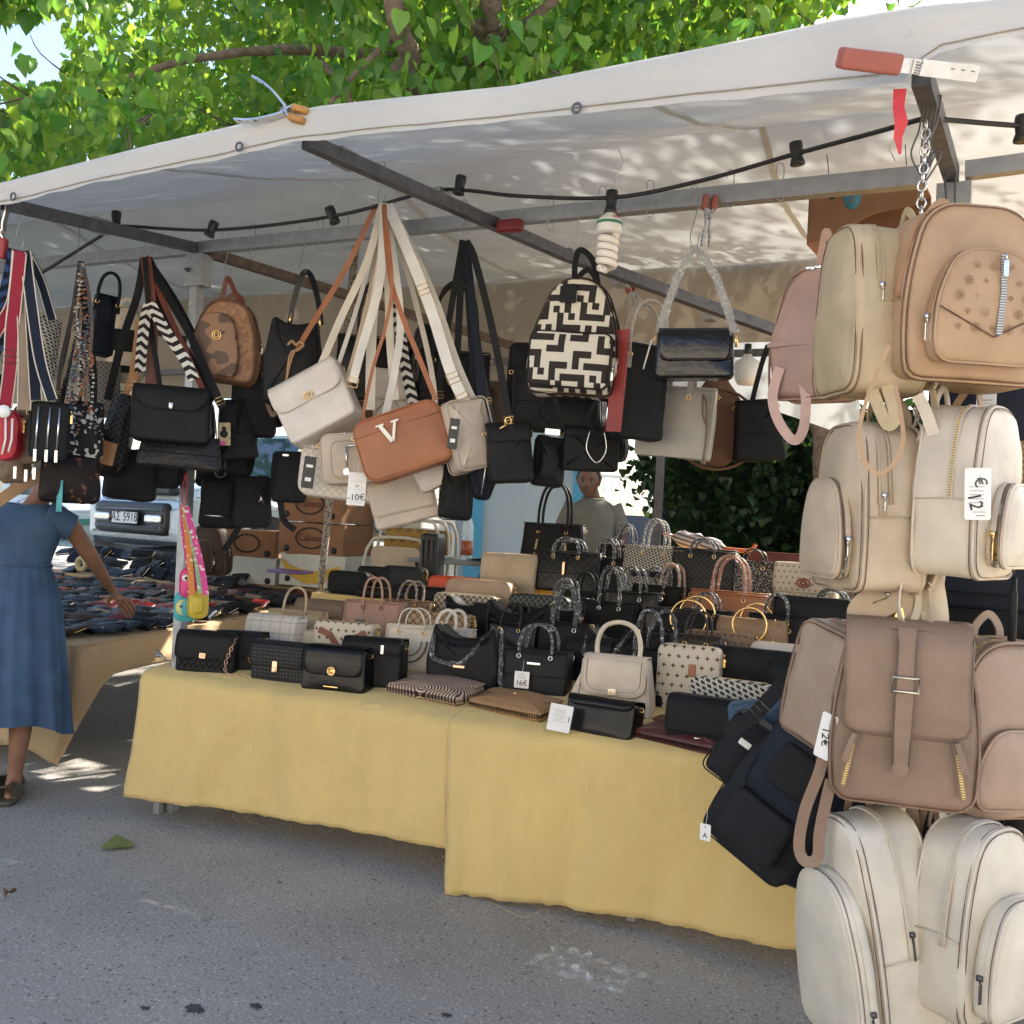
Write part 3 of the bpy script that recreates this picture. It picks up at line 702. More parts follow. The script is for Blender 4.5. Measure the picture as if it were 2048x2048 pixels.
for u, v in ((478, 293), (26, 393), (1153, 216)):
    p = on_y(u, v, YE-.032); part('eyelet', torus(p, .013, .004, 'y', 16, 6), GALVD, val)
def roofz(x, y):
    a = interp(vt, x)-.004
    if y < .85: t = (y-YE)/(.85-YE); z = a+(3.2-a)*t - .05*sin(pi*t)
    else: t = (y-.85)/(2.62-.85); z = 3.2-.12*t - .10*sin(pi*t)
    k = sin(pi*max(0, min(1, (y-YE)/.25)))
    z += .035*noise.noise(V((x*1.1, y*1.3, 3))) * min(1, (y-YE)*4) + .016*noise.noise(V((x*.9+y*3, y*6-x*1.2, 8)))*min(1, (y-YE)*3)
    return z
mb = MB(); nx, ny = 200, 70
mb.add([(X0+(X1-X0)*i/(nx-1), YE+(2.62-YE)*j/(ny-1), roofz(X0+(X1-X0)*i/(nx-1), YE+(2.62-YE)*j/(ny-1))) for j in range(ny) for i in range(nx)], [(j*nx+i, j*nx+i+1, (j+1)*nx+i+1, (j+1)*nx+i) for j in range(ny-1) for i in range(nx-1)])
part('roof_sheet', mb, CANV, can)
for x in (-1.9, .62, 2.55): part('roof_seam', MB().ribbon([(x+.02*sin(y*3), y, roofz(x, y)-.006) for y in [YE+.05+(2.5-YE)*i/40 for i in range(41)]], .03, .003, (0, 0, -1)), CANV, can)
for x, y in ((.3, .85), (1.9, .86), (3.1, .84)): part('tie_cord', MB().tube(cr([(x, y, roofz(x, y)-.005), (x+.02, y+.01, roofz(x, y)-.07), (x-.01, y, roofz(x, y)-.14), (x+.015, y+.01, roofz(x, y)-.2)], 4), .003, 5), PAPER, can)
dr = thing('rear_drape', 'tan canvas drape hanging along the rear edge of the canopy', 'drape')
mb = MB(); nx = 120; vs = []
for j in range(10):
    t = j/9
    for i in range(nx):
        x = -5+9.6*i/(nx-1); zt = roofz(x, 2.6)+.02; zb = 2.62-.36*sstep(-x, -2.1, -.7)+.03*sin(x*2.1)  # sheet widened and lowered to block sun from the road
        vs.append((x, 2.635+.03*noise.noise(V((x*1.7, t, 5)))*t + .012*sin(t*9+x), zt+(zb-zt)*t))
mb.add(vs, [(j*nx+i, j*nx+i+1, (j+1)*nx+i+1, (j+1)*nx+i) for j in range(9) for i in range(nx-1)])
part('drape_sheet', mb, CANVB, dr)
tp = thing('rear_tarp', 'pale tarpaulin sheet hung behind the tan drape above the hedge', 'tarpaulin')
mb = MB(); vs = []
pa = [on_y(980, 690, 3.7), on_y(1300, 640, 3.7), on_y(1560, 640, 3.7), on_y(1720, 640, 3.7)]; pb = [on_y(980, 770, 3.7), on_y(1180, 812, 3.7), on_y(1560, 825, 3.7), on_y(1720, 880, 3.7)]
for j in range(8):
    for i in range(31):
        k = i/30*3; a = min(2, int(k)); f = k-a; p = pa[a].lerp(pa[a+1], f); q = pb[a].lerp(pb[a+1], f); w = p.lerp(q, j/7); vs.append(w+V((0, .03*noise.noise(V((i*.25, j*.2, 2))), 0)))
mb.add(vs, [(j*31+i, j*31+i+1, (j+1)*31+i+1, (j+1)*31+i) for j in range(7) for i in range(30)])
part('tarp_sheet', mb, CANV, tp)

# ------------------------------------------------------------------ clamps, light string
CORK = plain('orange rubber grip', (.4, .2, .05), .6); TERRA = plain('terracotta rubber grip', (.3, .085, .06), .6); REDR = plain('red rubber grip', (.3, .03, .03), .55)
STAMP = metal('stamped steel', (.6, .6, .6), .3)
def clamp(M, label, grip, L=.2, spread=.25, tip=.1, wd=.03):
    """a spring clamp: two jaws along -x with grips, two handles along +x"""
    o = thing('spring_clamp', label, 'clamp', M, 'spring clamps on the canopy frame')
    for s in (1, -1):
        h = [(0, 0, s*.01), (L*.3, 0, s*L*spread*.45), (L*.65, 0, s*L*spread*.75), (L, 0, s*L*spread*.9)]
        hd = part('lever', MB().ribbon(cr(h, 4), [wd]*13, .006, (0, 0, s)), STAMP, o, auto=40)
        for k in range(3): part('punched_hole', MB().lathe([(0, 0), (.006, 0), (.006, .002), (0, .002)], 8, (L*(.55+.17*k), -.004, s*L*spread*(.68+.09*k)), Matrix.Rotation(pi/2, 4, 'X')), GALVD, hd)
        part('jaw', MB().ribbon(cr([(0, 0, -s*.008), (-tip*.4, 0, s*.018), (-tip, 0, s*.01)], 4), .032, .006, (0, 0, s)), STAMP, o)
        part('rubber_grip', MB().rbox((-tip*.75, 0, s*.016), (tip*.9, wd*1.3, .022), .009), grip, o)
    part('spring', MB().tube([(cos(a)*.012, -.014+.028*a/30, sin(a)*.012) for a in [k*.5 for k in range(60)]], .0022, 4), GALV, o)
    return o
pc = on_y(572, 222, YE-.02); M = pose(pc, YAW, 0) @ Matrix.Rotation(R(200), 4, 'Y') @ Matrix.Rotation(R(20), 4, 'Z')
clamp(M, 'spring clamp with orange grip gripping the canopy edge above the striped straps', CORK, .17, .5, .07)
clamp(pose(on_y(1838, 134, YE-.06), YAW+R(4), R(2)) @ Matrix.Rotation(R(-62), 4, 'X'), 'big spring clamp with terracotta grip on the canopy corner', TERRA, .135, .16, .16, .036)
clamp(pose(on_y(1417, 430, RY-.06), YAW) @ Matrix.Rotation(R(93), 4, 'Y'), 'spring clamp with rust red grip hanging on the front rail', TERRA, .11, .14, .06)
clamp(pose(on_y(2, 462, -.9), YAW) @ Matrix.Rotation(R(-88), 4, 'Y'), 'spring clamp with red grip at the end of the canopy edge', REDR, .1, .2, .09)
clamp(pose(on_y(1268, 590, 1.15), YAW) @ Matrix.Rotation(R(60), 4, 'Y'), 'dark spring clamp on the roof bar behind the patent bag', TERRA, .1, .3, .05)
tp_ = tag(part('red_tape', MB().ribbon([on_y(1800, 178, YE-.03), on_y(1797, 215, YE-.03), on_y(1803, 245, YE-.04), on_y(1796, 275, YE-.03), on_y(1800, 308, YE-.03)], [.03, .026, .03, .02, .006], .002, CAM-on_y(1800, 240, YE)), plain('red tape', (.5, .03, .04), .5)), 'torn strip of red tape dangling below the canopy corner', 'tape strip')
for u0, v0, u1, v1, lb in ((1005, 432, 1045, 445, 'red sleeve'),):
    tag(part('red_clamp', MB().rbox(on_y(1020, 452, RY-.05), (.11, .05, .05), .015), plain('dark red plastic', (.16, .01, .015), .5)), 'dark red plastic clip where the roof bar crosses the front rail', 'clip')
ls = thing('light_string', 'black light cable with empty bulb sockets strung under the canopy', 'light string')
CP = [(60, 560, -.3), (205, 470, -.25), (232, 452, -.25), (430, 460, -.1), (668, 432, -.1), (850, 385, -.1), (925, 380, -.1), (1040, 392, -.1), (1225, 395, -.1), (1400, 362, -.15), (1590, 308, -.25), (1750, 265, -.4), (1855, 236, -.55), (1900, 240, -.5), (2060, 252, -.4), (2200, 250, -.4)]
part('cable', MB().tube(cr([on_y(*c) for c in CP], 6), .0075, 7), BLKP, ls)
def socket(u, v, Y, tilt=0, L=.06):
    M = Matrix.Translation(on_y(u, v, Y)) @ Matrix.Rotation(YAW, 4, 'Z') @ Matrix.Rotation(tilt, 4, 'Y')
    return part('socket', MB().lathe([(0, .012), (.02, .012), (.022, 0), (.019, -L*.5), (.018, -L*.6), (.023, -L*.85), (.024, -L), (.015, -L), (0, -L*.9)], 14).warp(lambda p: M @ p), BLKP, ls)
socket(233, 428, -.25, 0, .055); socket(428, 448, -.1, R(20)); socket(660, 420, -.1, R(-25)); socket(922, 358, -.1, R(8)); socket(1224, 388, -.1, R(2), .07); socket(1592, 292, -.25, R(-8)); socket(2046, 240, -.4, 0)
# spiral lamp screwed in the socket
def lamp(p, k, label):
    o = thing('spiral_lamp', label, 'lamp', pose(p, YAW, R(2))); WP = plain('white lamp plastic', (.75, .73, .68), .4)
    part('lamp_base', MB().lathe([(0, 0), (.017*k, 0), (.02*k, -.008*k), (.036*k, -.022*k), (.044*k, -.032*k), (.045*k, -.068*k), (.038*k, -.075*k), (0, -.075*k)], 22), WP, o)
    part('green_band', MB().lathe([(.0455*k, -.036*k), (.0462*k, -.036*k), (.0462*k, -.045*k), (.0455*k, -.045*k)], 22), plain('green print', (.02, .2, .1), .5), o)
    sp = [(.028*k*cos(a)*(1 if a < 27 else .8), .028*k*sin(a), -.08*k-.0042*k*a) for a in [i*.35 for i in range(84)]]
    part('spiral_tube', MB().tube([(.02*k, 0, -.07*k)]+sp+[(0, 0, -.08*k-.0042*k*29.4-.004)], .0125*k, 10), plain('white lamp glass', (.82, .76, .7), .25), o); return o
lm = lamp(on_y(1221, 425, -.1), 1.02, 'big white spiral energy lamp hanging from the light cable')
text('ARES', .012, plain('red print', (.5, .02, .03), .5), lm, (.018, -.0465, -.026), (pi/2, 0, R(18)), 'printed_name')
o = thing('spiral_lamp', 'white bottle shaped lamp hanging behind the patent black bag', 'lamp', pose(on_y(1496, 700, 1.6), YAW))
part('lamp_cap', MB().lathe([(0, .03), (.018, .03), (.018, -.03), (0, -.03)], 12), BLKP, o)
part('lamp_glass', MB().lathe([(0, -.02), (.02, -.022), (.03, -.04), (.062, -.06), (.066, -.09), (.06, -.15), (.045, -.175), (0, -.18)], 18), plain('frosted white', (.6, .6, .6), .3), o)

# ------------------------------------------------------------------ tables and cloths
def cloth(name, col, amt=.07):
    m, nt, p, tc = base(name); v = var(nt, tc, col, amt, 1.6)
    mp0 = nt.nodes.new('ShaderNodeMapping'); mp0.inputs['Scale'].default_value = (7, 7, .8); nt.links.new(tc.outputs['Object'], mp0.inputs[0]); v = mixc(nt, E(nt, ramp(nt, noi(nt, tc, 1.5, 6, .6, mp0.outputs[0]), .45, .75))*.35, v, tuple(x*.8 for x in col))
    st = E(nt, ramp(nt, noi(nt, tc, 5, 5, .65), .62, .75)); v = mixc(nt, st*.3, v, tuple(c*.62 for c in col))
    nt.links.new(v, p.inputs['Base Color']); p.inputs['Roughness'].default_value = .95; p.inputs['Specular IOR Level'].default_value = .1
    p.inputs['Sheen Weight'].default_value = .15
    mp = nt.nodes.new('ShaderNodeMapping'); mp.inputs['Scale'].default_value = (1, 1, .6); nt.links.new(tc.outputs['Object'], mp.inputs[0])
    h = E(nt, noi(nt, tc, 3.5, 5, .6, mp.outputs[0]))*1.6 + E(nt, noi(nt, tc, 700, 1))*.05 + E(nt, noi(nt, tc, 18, 4))*.15
    bump(nt, p, h, .75, .03); return m
YEL = cloth('yellow cloth', (.66, .49, .2)); BGE = cloth('beige cloth', (.47, .33, .19)); ORC = cloth('orange yellow cloth', (.6, .3, .05))
WOOD = plain('board wood', (.2, .12, .06), .7, .3, .3, 8)
tb = thing('market_table', 'long trestle table under yellow cloths at the front of the stall', 'table', (0, 0, 0))
mb = MB(); mb.add([(x, y, TZ+TS*y+dz) for dz in (-.012, -.035) for y in (.005, 1.42) for x in (.02, 4.7)], [(0, 1, 3, 2), (4, 6, 7, 5), (0, 2, 6, 4), (1, 5, 7, 3), (0, 4, 5, 1), (2, 3, 7, 6)])
part('table_top', mb, WOOD, tb, False)
for x, y in ((.06, .06), (.06, 1.3), (2.4, .1), (2.4, 1.3), (4.5, .1), (4.5, 1.3)): part('leg', sqbar((x, y, 0), (x, y, TZ+TS*y-.035), .035, up=(1, 0, 0)), GALV, tb, False)
def tablecloth(X0, X1, label, bot, lift, seed, slit=0):
    nx = int((X1-X0)*40); rows = []
    top = [(1.40-1.395*j/8) for j in range(9)]
    for i in range(nx+1): pass
    vs = []; nr = 0; ds = 26
    for y in top:
        for i in range(nx+1):
            x = X0+(X1-X0)*i/nx; vs.append((x, y, TZ+TS*y+lift+.006*noise.noise(V((x*5, y*6, seed)))))
        nr += 1
    for j in range(1, ds+1):
        t = j/ds
        for i in range(nx+1):
            x = X0+(X1-X0)*i/nx; f = (x-X0)/(X1-X0); zb = bot(x)
            z = TZ+lift-(TZ-zb)*t
            fold = noise.noise(V((x*1.5, t*.5, seed)))*.06 + noise.noise(V((x*4.2+t, t*.8, seed+3)))*.04 + .012*abs(noise.noise(V((x*2.4+t*1.1, t*2.6, seed+11)))) + .02*noise.noise(V((x*11+t*2, t*.7, seed+2)))*t + noise.noise(V((x*9-t*2, t*2.4, seed+5)))*.005
            for xp in ((.72,) if seed == 2 else (2.35,)):
                r_ = sqrt((x-xp)**2+(t*.6)**2); an = atan2(x-xp, t*.6+.02); fold += .022*sin(an*11)*math.exp(-r_*3.2)*min(1, r_*9) + .012*math.exp(-(r_/.05)**2)
            y = -.006 - min(.014, t*.2) - .02*t + fold*max(t**.8, .25)
            if t == 1: z += .008*noise.noise(V((x*25, 2, seed))) + .004*noise.noise(V((x*90, 2, seed)))
            vs.append((x + (.05*t*math.exp(-(x-X0)*3) if seed == 9 else -.006*t*math.exp(-(x-X0)*3)) + .012*noise.noise(V((t*3, x*.5, seed)))*t, y-lift*1.2, z))
        nr += 1
    m = nx+1
    o = part('tablecloth', MB().add(vs, [(j*m+i, (j+1)*m+i, (j+1)*m+i+1, j*m+i+1) for j in range(nr-1) for i in range(nx)]), YEL)
    sd = o.modifiers.new('thickness', 'SOLIDIFY'); sd.thickness = .003; sd.offset = 1
    tag(o, label, 'tablecloth', 'yellow cloths over the front table'); return o
L0 = on_y(270, 1590, -.03); L1 = on_y(898, 1702, -.03); R0 = on_y(905, 1786, -.04); R1 = on_y(1610, 1898, -.04)
SEAM = on_y(899, 1430, -.02).x
tablecloth(-.015, SEAM+.02, 'yellow tablecloth with a pinched edge, the one with a lifted straight hem', lambda x: L0.z+(L1.z-L0.z)*x/SEAM, 0, 2)
cl2 = tablecloth(SEAM, 4.8, 'yellow tablecloth reaching lower to the road with a frayed hem', lambda x: R0.z+(R1.z-R0.z)*max(0, (x-SEAM))/(R1.x-SEAM), .005, 9)
random.seed(5)
mb = MB()
for k in range(22):
    x = random.uniform(.1, 2.9); b = (L0.z+(L1.z-L0.z)*x/SEAM) if x < SEAM else R0.z+(R1.z-R0.z)*(x-SEAM)/(R1.x-SEAM); l = random.uniform(.006, .03)
    mb.tube(cr([(x, -.03, b+.005), (x+random.uniform(-.02, .02), -.04, b-l*.6), (x+random.uniform(-.03, .03), -.035, b-l)], 3), .0006, 3)
mb.tube(cr([(1.85, -.05, R0.z), (1.93, -.1, .02), (2.06, -.12, .006), (2.12, -.06, .03), (2.13, -.05, R0.z)], 6), .0009, 3)
part('loose_threads', mb, YEL, cl2, kind='stuff')
# raised rear shelf
SHY, SHZ = 1.47, 1.085
sh = thing('display_shelf', 'raised rear shelf covered with orange yellow cloth', 'shelf')
part('shelf_cloth', MB().box((3.15, SHY+.5, SHZ-.012), (3.9, 1.0, .02)).box((3.15, SHY-.002, SHZ-.19), (3.9, .012, .36)), ORC, sh, False)
part('lower_step', MB().box((.5, SHY+.4, .945), (1.38, .8, .02)).box((.5, SHY-.002, .8), (1.38, .012, .27)), YEL, sh, False)
for x in (.0, 1.2, 2.6, 4.2): part('leg', sqbar((x, SHY+.9, .0), (x, SHY+.9, SHZ-.03), .035, up=(1, 0, 0)), GALV, sh, False)
# wallet table
WZ = lambda x, y: .655+.055*y
wt_ = thing('wallet_table', 'low table under a beige cloth covered in rows of wallets', 'table')
mb = MB(); mb.add([(x, y, WZ(x, y)+dz) for dz in (-.008, -.03) for y in (.3, 2.75) for x in (-4.2, -.83)], [(0, 1, 3, 2), (4, 6, 7, 5), (0, 2, 6, 4), (1, 5, 7, 3), (0, 4, 5, 1), (2, 3, 7, 6)])
part('table_top', mb, WOOD, wt_, False)
for x, y in ((-1.9, .6), (-1.1, 2.5), (-3.9, .5), (-3.9, 2.5)): part('leg', sqbar((x, y, 0), (x, y, WZ(x, y)-.03), .035, up=(1, 0, 0)), GALVD, wt_, False)
mb = MB(); vs = []; nx, ny = 60, 44
for j in range(ny+1):
    for i in range(nx+1):
        x = -4.2+3.4*i/nx; y = .28+2.5*j/ny; vs.append((x, y, WZ(x, y)+.004*noise.noise(V((x*3, y*3, 1)))))
m = nx+1; mb.add(vs, [(j*m+i, j*m+i+1, (j+1)*m+i+1, (j+1)*m+i) for j in range(ny) for i in range(nx)])
vs = []; n2 = 14                                              # front fall, side fall and the pointed corner they share
CC = lambda t: V((-.8-.08*t+.025*sin(t*3), .28-.02*t, WZ(-.8, .28)+(.045-WZ(-.8, .28))*t))
for j in range(n2+1):
    t = j/n2
    for i in range(nx+1):
        x = -4.2+3.4*i/nx; zb = .10+.03*sin(x*5); k = sstep(x, -1.25, -.8); q = V((x, .28-.03*t-.07*t*noise.noise(V((x*3.5, t, 2)))-.05*t*sin(x*16)*.5, WZ(x, .28)+(zb-WZ(x, .28))*t)); q = q.lerp(V((x-(-.8), 0, 0))+CC(t), k); vs.append(q)
mb.add(vs, [(j*m+i, (j+1)*m+i, (j+1)*m+i+1, j*m+i+1) for j in range(n2) for i in range(nx)])
vs = []; m2 = ny+1; n3 = n2
for j in range(n3+1):
    t = j/n3
    for i in range(ny+1):
        y = .28+2.5*i/ny; k = 1-sstep(y, .28, .50); drop = .17+.02*noise.noise(V((y*3, 1, 1))); q = V((-.79+.03*sin(t*2)+.04*t*noise.noise(V((y*4, t, 9))), y, WZ(-.8, y)-drop*t)); vs.append(q.lerp(CC(t)+V((0, y-.28, 0))*(1-t*.55), k))
mb.add(vs, [(j*m2+i, j*m2+i+1, (j+1)*m2+i+1, (j+1)*m2+i) for j in range(n3) for i in range(ny)])
o = part('tablecloth', mb, BGE); sd = o.modifiers.new('thickness', 'SOLIDIFY'); sd.thickness = .003
tag(o, 'beige tablecloth falling in a pointed corner beside the woman in blue', 'tablecloth')
# ------------------------------------------------------------------ hanging bags
def hp(u, v, Y, H, dyaw=0, roll=0, lean=0, vroll=0):
    p = on_y(u, v, Y); T = Matrix.Translation(p); return T @ Matrix.Rotation(R(vroll), 4, FW) @ T.inverted() @ pose(p, face(p)+R(dyaw), R(roll), R(lean)) @ Matrix.Translation((0, 0, -H/2))
def kk(u, v, Y): return dep(on_y(u, v, Y))/2048
def oy(L, Y): return [on_y(a, b, Y if len(r) == 0 else r[0]) for a, b, *r in L]
GH = 'bags hanging from the stall frame'
GB = 'beige backpacks hanging on the chain'
# --- the column of backpacks by the corner post
CY = -.8
def bp(u, v, Hp, Wm, D, m, label, dyaw, Y=CY, group=GB, **kw):
    H = Hp*kk(u, v, Y); return backpack(hp(u, v, Y, H, dyaw, kw.pop('roll', 0), kw.pop('lean', 0), kw.pop('vroll', 0)), label, Wm, H, D, m, group, **kw)
tanb = bp(1910, 602, 345, .36, .19, TAN, 'tan backpack with embossed flowers on its front pocket, topmost of the column', 30, pm=TAN, pocket=(.27, .27, .035, .06), zy=(-.28, .12), rb=.04, sh=.62, top=.7, pull=.045, straps=((-.09, .16), (.09, .1)), tape=leather('tan zip tape', (.38, .21, .11)))
def motif(root, y, pts, s, m):
    for i, (x, z) in enumerate(pts):
        mb = MB()
        if i % 2: mb.tube(circ((x, y, z), s, 12), .0011, 4, closed=True)
        mb.tube([(x+s*.7*cos(a)*abs(cos(2*a)), y+.0004, z+s*.7*sin(a)*abs(cos(2*a))) for a in [2*pi*q/28 for q in range(28)]], .001, 4, closed=True)
        part('embossed_flower', mb, m, root)
fp = [c for c in tanb.children if c.name.startswith('front_pocket')][0]
yf = -.19/2-.06-.0135
motif(tanb, yf, [(-.085+.042*i+(.021 if j % 2 else 0), .26-.036*j) for j in range(5) for i in range(5) if abs(-.085+.042*i+(.021 if j % 2 else 0)) < .1-.014*max(0, 2-j)], .010, TAN)
part('pocket_seam', MB().tube([(-.13, yf+.004, .16), (0, yf-.003, .095), (.13, yf+.004, .16)], .002, 4), BRN, tanb)
z = part('front_zip', MB().ribbon([(.02, yf+.001, .29), (.02, yf-.003, .2), (.012, yf-.003, .1)], .014, .003), TEETHS, tanb)
part('zip_pull', MB().tube([(.02, yf-.006, .29), (.02, yf-.008, .275)], .0022).rbox((.02, yf-.008, .255), (.012, .003, .038), .003), SILV, z)
olive = bp(1742, 628, 335, .28, .195, SAND, 'sand coloured backpack turned sideways between the pink and the tan ones', -66, zy=(-.18,), straps=((-.08, .12), (.08, .16)), sh=.6, top=.66, rb=.06, zlow=.45)
pinkb = bp(1636, 672, 262, .27, .13, ROSE, 'dusty pink backpack with a silver turn lock, behind the sand coloured one', -24, Y=-.3, pm=ROSE, zy=(.2,), straps=(), rb=.05, sh=.5, top=.55, handle=True, seam=.45, group=GH)
Hq = 262*kk(1636, 672, -.3)
part('front_seam', MB().ribbon([(-.13, -.075, Hq*.42), (-.06, -.085, Hq*.42), (.06, -.085, Hq*.42), (.13, -.075, Hq*.42)], .014, .003), ROSE, pinkb)
part('turn_lock', MB().rbox((.0, -.055, Hq*.985), (.05, .008, .02), .004).rbox((0, -.062, Hq*.985), (.012, .008, .012), .003), SILV, pinkb)
strap(pinkb, oy([(1560, 735), (1545, 790), (1556, 840), (1586, 880), (1606, 860), (1612, 800), (1606, 760)], -.36), .03, PINK, .004, 'pink_strap', n=6)
strap(pinkb, oy([(1636, 545), (1643, 500), (1652, 462), (1664, 490), (1672, 540)], -.32), .02, ROSE, .006, 'strap_handle')
midl = bp(1738, 1016, 330, .30, .175, BEIGE, 'beige backpack with ribbed zip panels, second tier beside the hedge', -64, zy=(-.2,), pocket=(.24, .25, .03, .045), sh=.62, top=.72, rb=.04, straps=((-.08, .2), (.08, .24)), zlow=.42)
for c in range(5):
    pts, nr = arc(dome(.30, 330*kk(1738, 1016, CY), .04, .62, .72), -.045+.009*c, .003, 330*kk(1738, 1016, CY)*.45)
    part('ribbed_seam', MB().tube(pts, .0022, 4), BEIGE, midl)
part('metal_foot', MB().lathe([(0, 0), (.008, 0), (.006, -.007), (0, -.008)], 8, (-.05, 0, 0)).lathe([(0, 0), (.008, 0), (.006, -.007), (0, -.008)], 8, (.06, .03, 0)), SILV, midl)
midr = bp(1934, 985, 340, .30, .16, CREAM, 'cream backpack with a gold zip and a white price card', 70, zm=TEETH, cm=GOLD, zy=(-.08,), pocket=(.22, .2, .03, .05), sh=.6, top=.66, rb=.055, straps=((-.08, .13), (.08, .2)), pull=.05, zlow=.44, tape=leather('cream zip tape', (.5, .43, .34)))
p = on_y(1955, 1040, CY-.20); o = thing('price_card', 'white price card reading 12 euros on the cream backpack', 'price tag', pose(p, face(p), R(-2)))
part('card', MB().cushion(rrect(.055, .118, .006, .006), .0014, .0005, 0, 0), PAPER, o)
text('12', .04, INK, o, (-.006, -.0016, .042), (pi/2, R(78), 0), 'price'); text('€', .036, INK, o, (.004, -.0016, .085), (pi/2, R(70), 0), 'euro_sign')
mb = MB()
for i in range(6): mb.box((-.002, -.0012, .03+.009*i), (.03, .0006, .0012))
mb.box((.004, -.0012, .018), (.026, .0006, .0014)).box((.006, -.0012, .010), (.018, .0006, .0022))
part('printed_lines', mb, PRINT, o, False)
taupe = bp(1806, 1425, 350, .345, .15, TAUPE, 'taupe flap backpack with a buckle strap and two front zips', 4, Y=-.84, zy=(.15,), rb=.05, sh=.62, top=.74, straps=((-.07, .22), (.07, .24)), bf=.012, pocket=None, zm=TEETH, cm=GOLD, seam=None)
Ht = 350*kk(1806, 1425, -.84)
mb, edge, yb = sweep_flap(.285, Ht, .15, .60, .035, .12, .012)
fl = part('flap', mb.rough(.002, 10, 4), TAUPE, taupe); part('edge_piping', MB().tube(edge, .0028, 5), MUD, fl)
st = part('flap_strap', MB().ribbon([(-.005, -.088, Ht*1.0), (-.005, -.108, Ht*.9), (-.005, -.112, Ht*.6), (-.006, -.112, Ht*.4), (-.008, -.108, Ht*.235)], [.04, .04, .039, .038, .036], .005).lathe([(0, 0), (.018, 0), (.018, .005), (0, .005)], 14, (-.008, -.106, Ht*.235), Matrix.Rotation(pi/2, 4, 'X')), TAUPE, taupe)
part('strap_piping', MB().tube([(x, -.114, Ht*z_) for x, z_ in ((-.025, .95), (-.0255, .6), (-.026, .25))], .0016, 4).tube([(x, -.114, Ht*z_) for x, z_ in ((.0155, .95), (.0145, .6), (.010, .25))], .0016, 4), MUD, st)
part('buckle', MB().tube([(-.034, -.118, Ht*.735), (.024, -.118, Ht*.735), (.024, -.118, Ht*.655), (-.034, -.118, Ht*.655)], .0042, 6, closed=True), metal('pale gold metal', (.85, .75, .6), .3), st)
for s, x in ((-1, -.125), (1, .125)):
    z = part('front_zip', MB().ribbon([(x*.9, -.098, Ht*.40), (x*1.0, -.098, Ht*.25), (x*1.08, -.094, Ht*.09)], .018, .004), leather('taupe zip tape', (.2, .13, .09)), taupe)
    part('teeth', MB().ribbon([(x*.93, -.1015, Ht*.34), (x*1.0, -.1015, Ht*.22), (x*1.08, -.097, Ht*.10)], .009, .003), TEETH, z)
    part('zip_pull', MB().ribbon([(x*.92, -.106, Ht*.40), (x*.94+s*.006, -.116, Ht*.33), (x*.97+s*.012, -.114, Ht*.24)], [.009, .015, .017], .004).lathe([(0, -.003), (.006, -.003), (.006, .003), (0, .003)], 8, (x*.92, -.108, Ht*.39), Matrix.Rotation(pi/2, 4, 'X')), TAUPE, z)
rosey = bp(1996, 1450, 345, .33, .15, ROSEB, 'rosy beige backpack with a gold zip, behind the taupe flap backpack', 34, Y=-.62, zm=TEETH, cm=GOLD, zy=(-.2, .25), pocket=(.25, .2, .03, .04), rb=.06, sh=.6, top=.62, straps=((-.07, .12),))
sliv = bp(1672, 1372, 245, .26, .14, leather('pale taupe leather', (.36, .26, .19)), 'pale taupe backpack squeezed behind the taupe flap backpack', -48, Y=-.66, zy=(.1,), rb=.03, sh=.7, top=.8, straps=(), handle=False, roll=12)
lowl = bp(1752, 1850, 460, .30, .185, CREAM2, 'pale cream backpack with dark zip pull, lowest of the column near the yellow cloth', -56, zy=(.02,), pocket=(.30, .42, .03, .06), sh=.6, top=.6, rb=.05, straps=((-.07, .12), (.1, .12)), cm=GALVD, plow=.3, pull=.05, vroll=-8)
lowr = bp(1945, 1828, 372, .29, .155, leather('ivory leather', (.56, .505, .41), .45), 'ivory backpack with two grey zip pulls, lowest of the column at its outer side', 58, zy=(-.1,), pocket=(.25, .27, .03, .06), sh=.6, top=.62, rb=.05, straps=((-.09, .12), (.09, .14)), cm=GALVD, pull=.045, zlow=.36)
for o_, ps in ((midl, [(1790, 1090), (1815, 1180), (1840, 1290), (1862, 1285), (1855, 1200), (1838, 1110)]), (midr, [(1835, 1120), (1850, 1200), (1875, 1262), (1880, 1230), (1868, 1150)]), (midl, [(1800, 1170), (1740, 1190), (1712, 1218), (1720, 1230), (1780, 1212), (1820, 1180)])):
    strap(o_, oy(ps, CY-.02), .04, o_.children[0].data.materials[0], .006, 'shoulder_strap')
for o_, ps in ((olive, [(1738, 690), (1735, 745), (1752, 800), (1775, 850), (1790, 830), (1770, 760)]), (midr, [(1868, 870), (1850, 820), (1835, 790)]), (taupe, [(1655, 1470), (1640, 1540), (1610, 1620), (1598, 1690), (1610, 1722), (1635, 1715), (1640, 1660), (1662, 1560)])):
    strap(o_, oy(ps, CY-.1), .028, TAUPE if o_ is taupe else o_.children[0].data.materials[0], .005, 'shoulder_strap')
strap(tanb, oy([(1778, 690), (1752, 750), (1722, 840), (1722, 905), (1752, 946), (1785, 930), (1806, 880), (1800, 820), (1790, 770)], CY-.24), .010, TAN, .005, 'hanging_strap')
for ps, m_ in (([(1820, 1610), (1828, 1680), (1830, 1740), (1850, 1770), (1880, 1740), (1884, 1610)], TAUPE), ([(1796, 1610), (1806, 1690), (1812, 1720)], CREAM), ([(1850, 1780), (1866, 1850), (1858, 1930), (1836, 2000), (1826, 2060)], CREAM2)):
    strap(taupe if m_ is TAUPE else lowl, oy(ps, CY+.03), .036, m_, .006, 'hanging_strap')
wpart('strap_loop', MB().tube(oy([(1828, 1990), (1832, 2012), (1850, 2022), (1864, 2012), (1858, 1990)], CY-.02), .0035, 6), SILV, lowl)
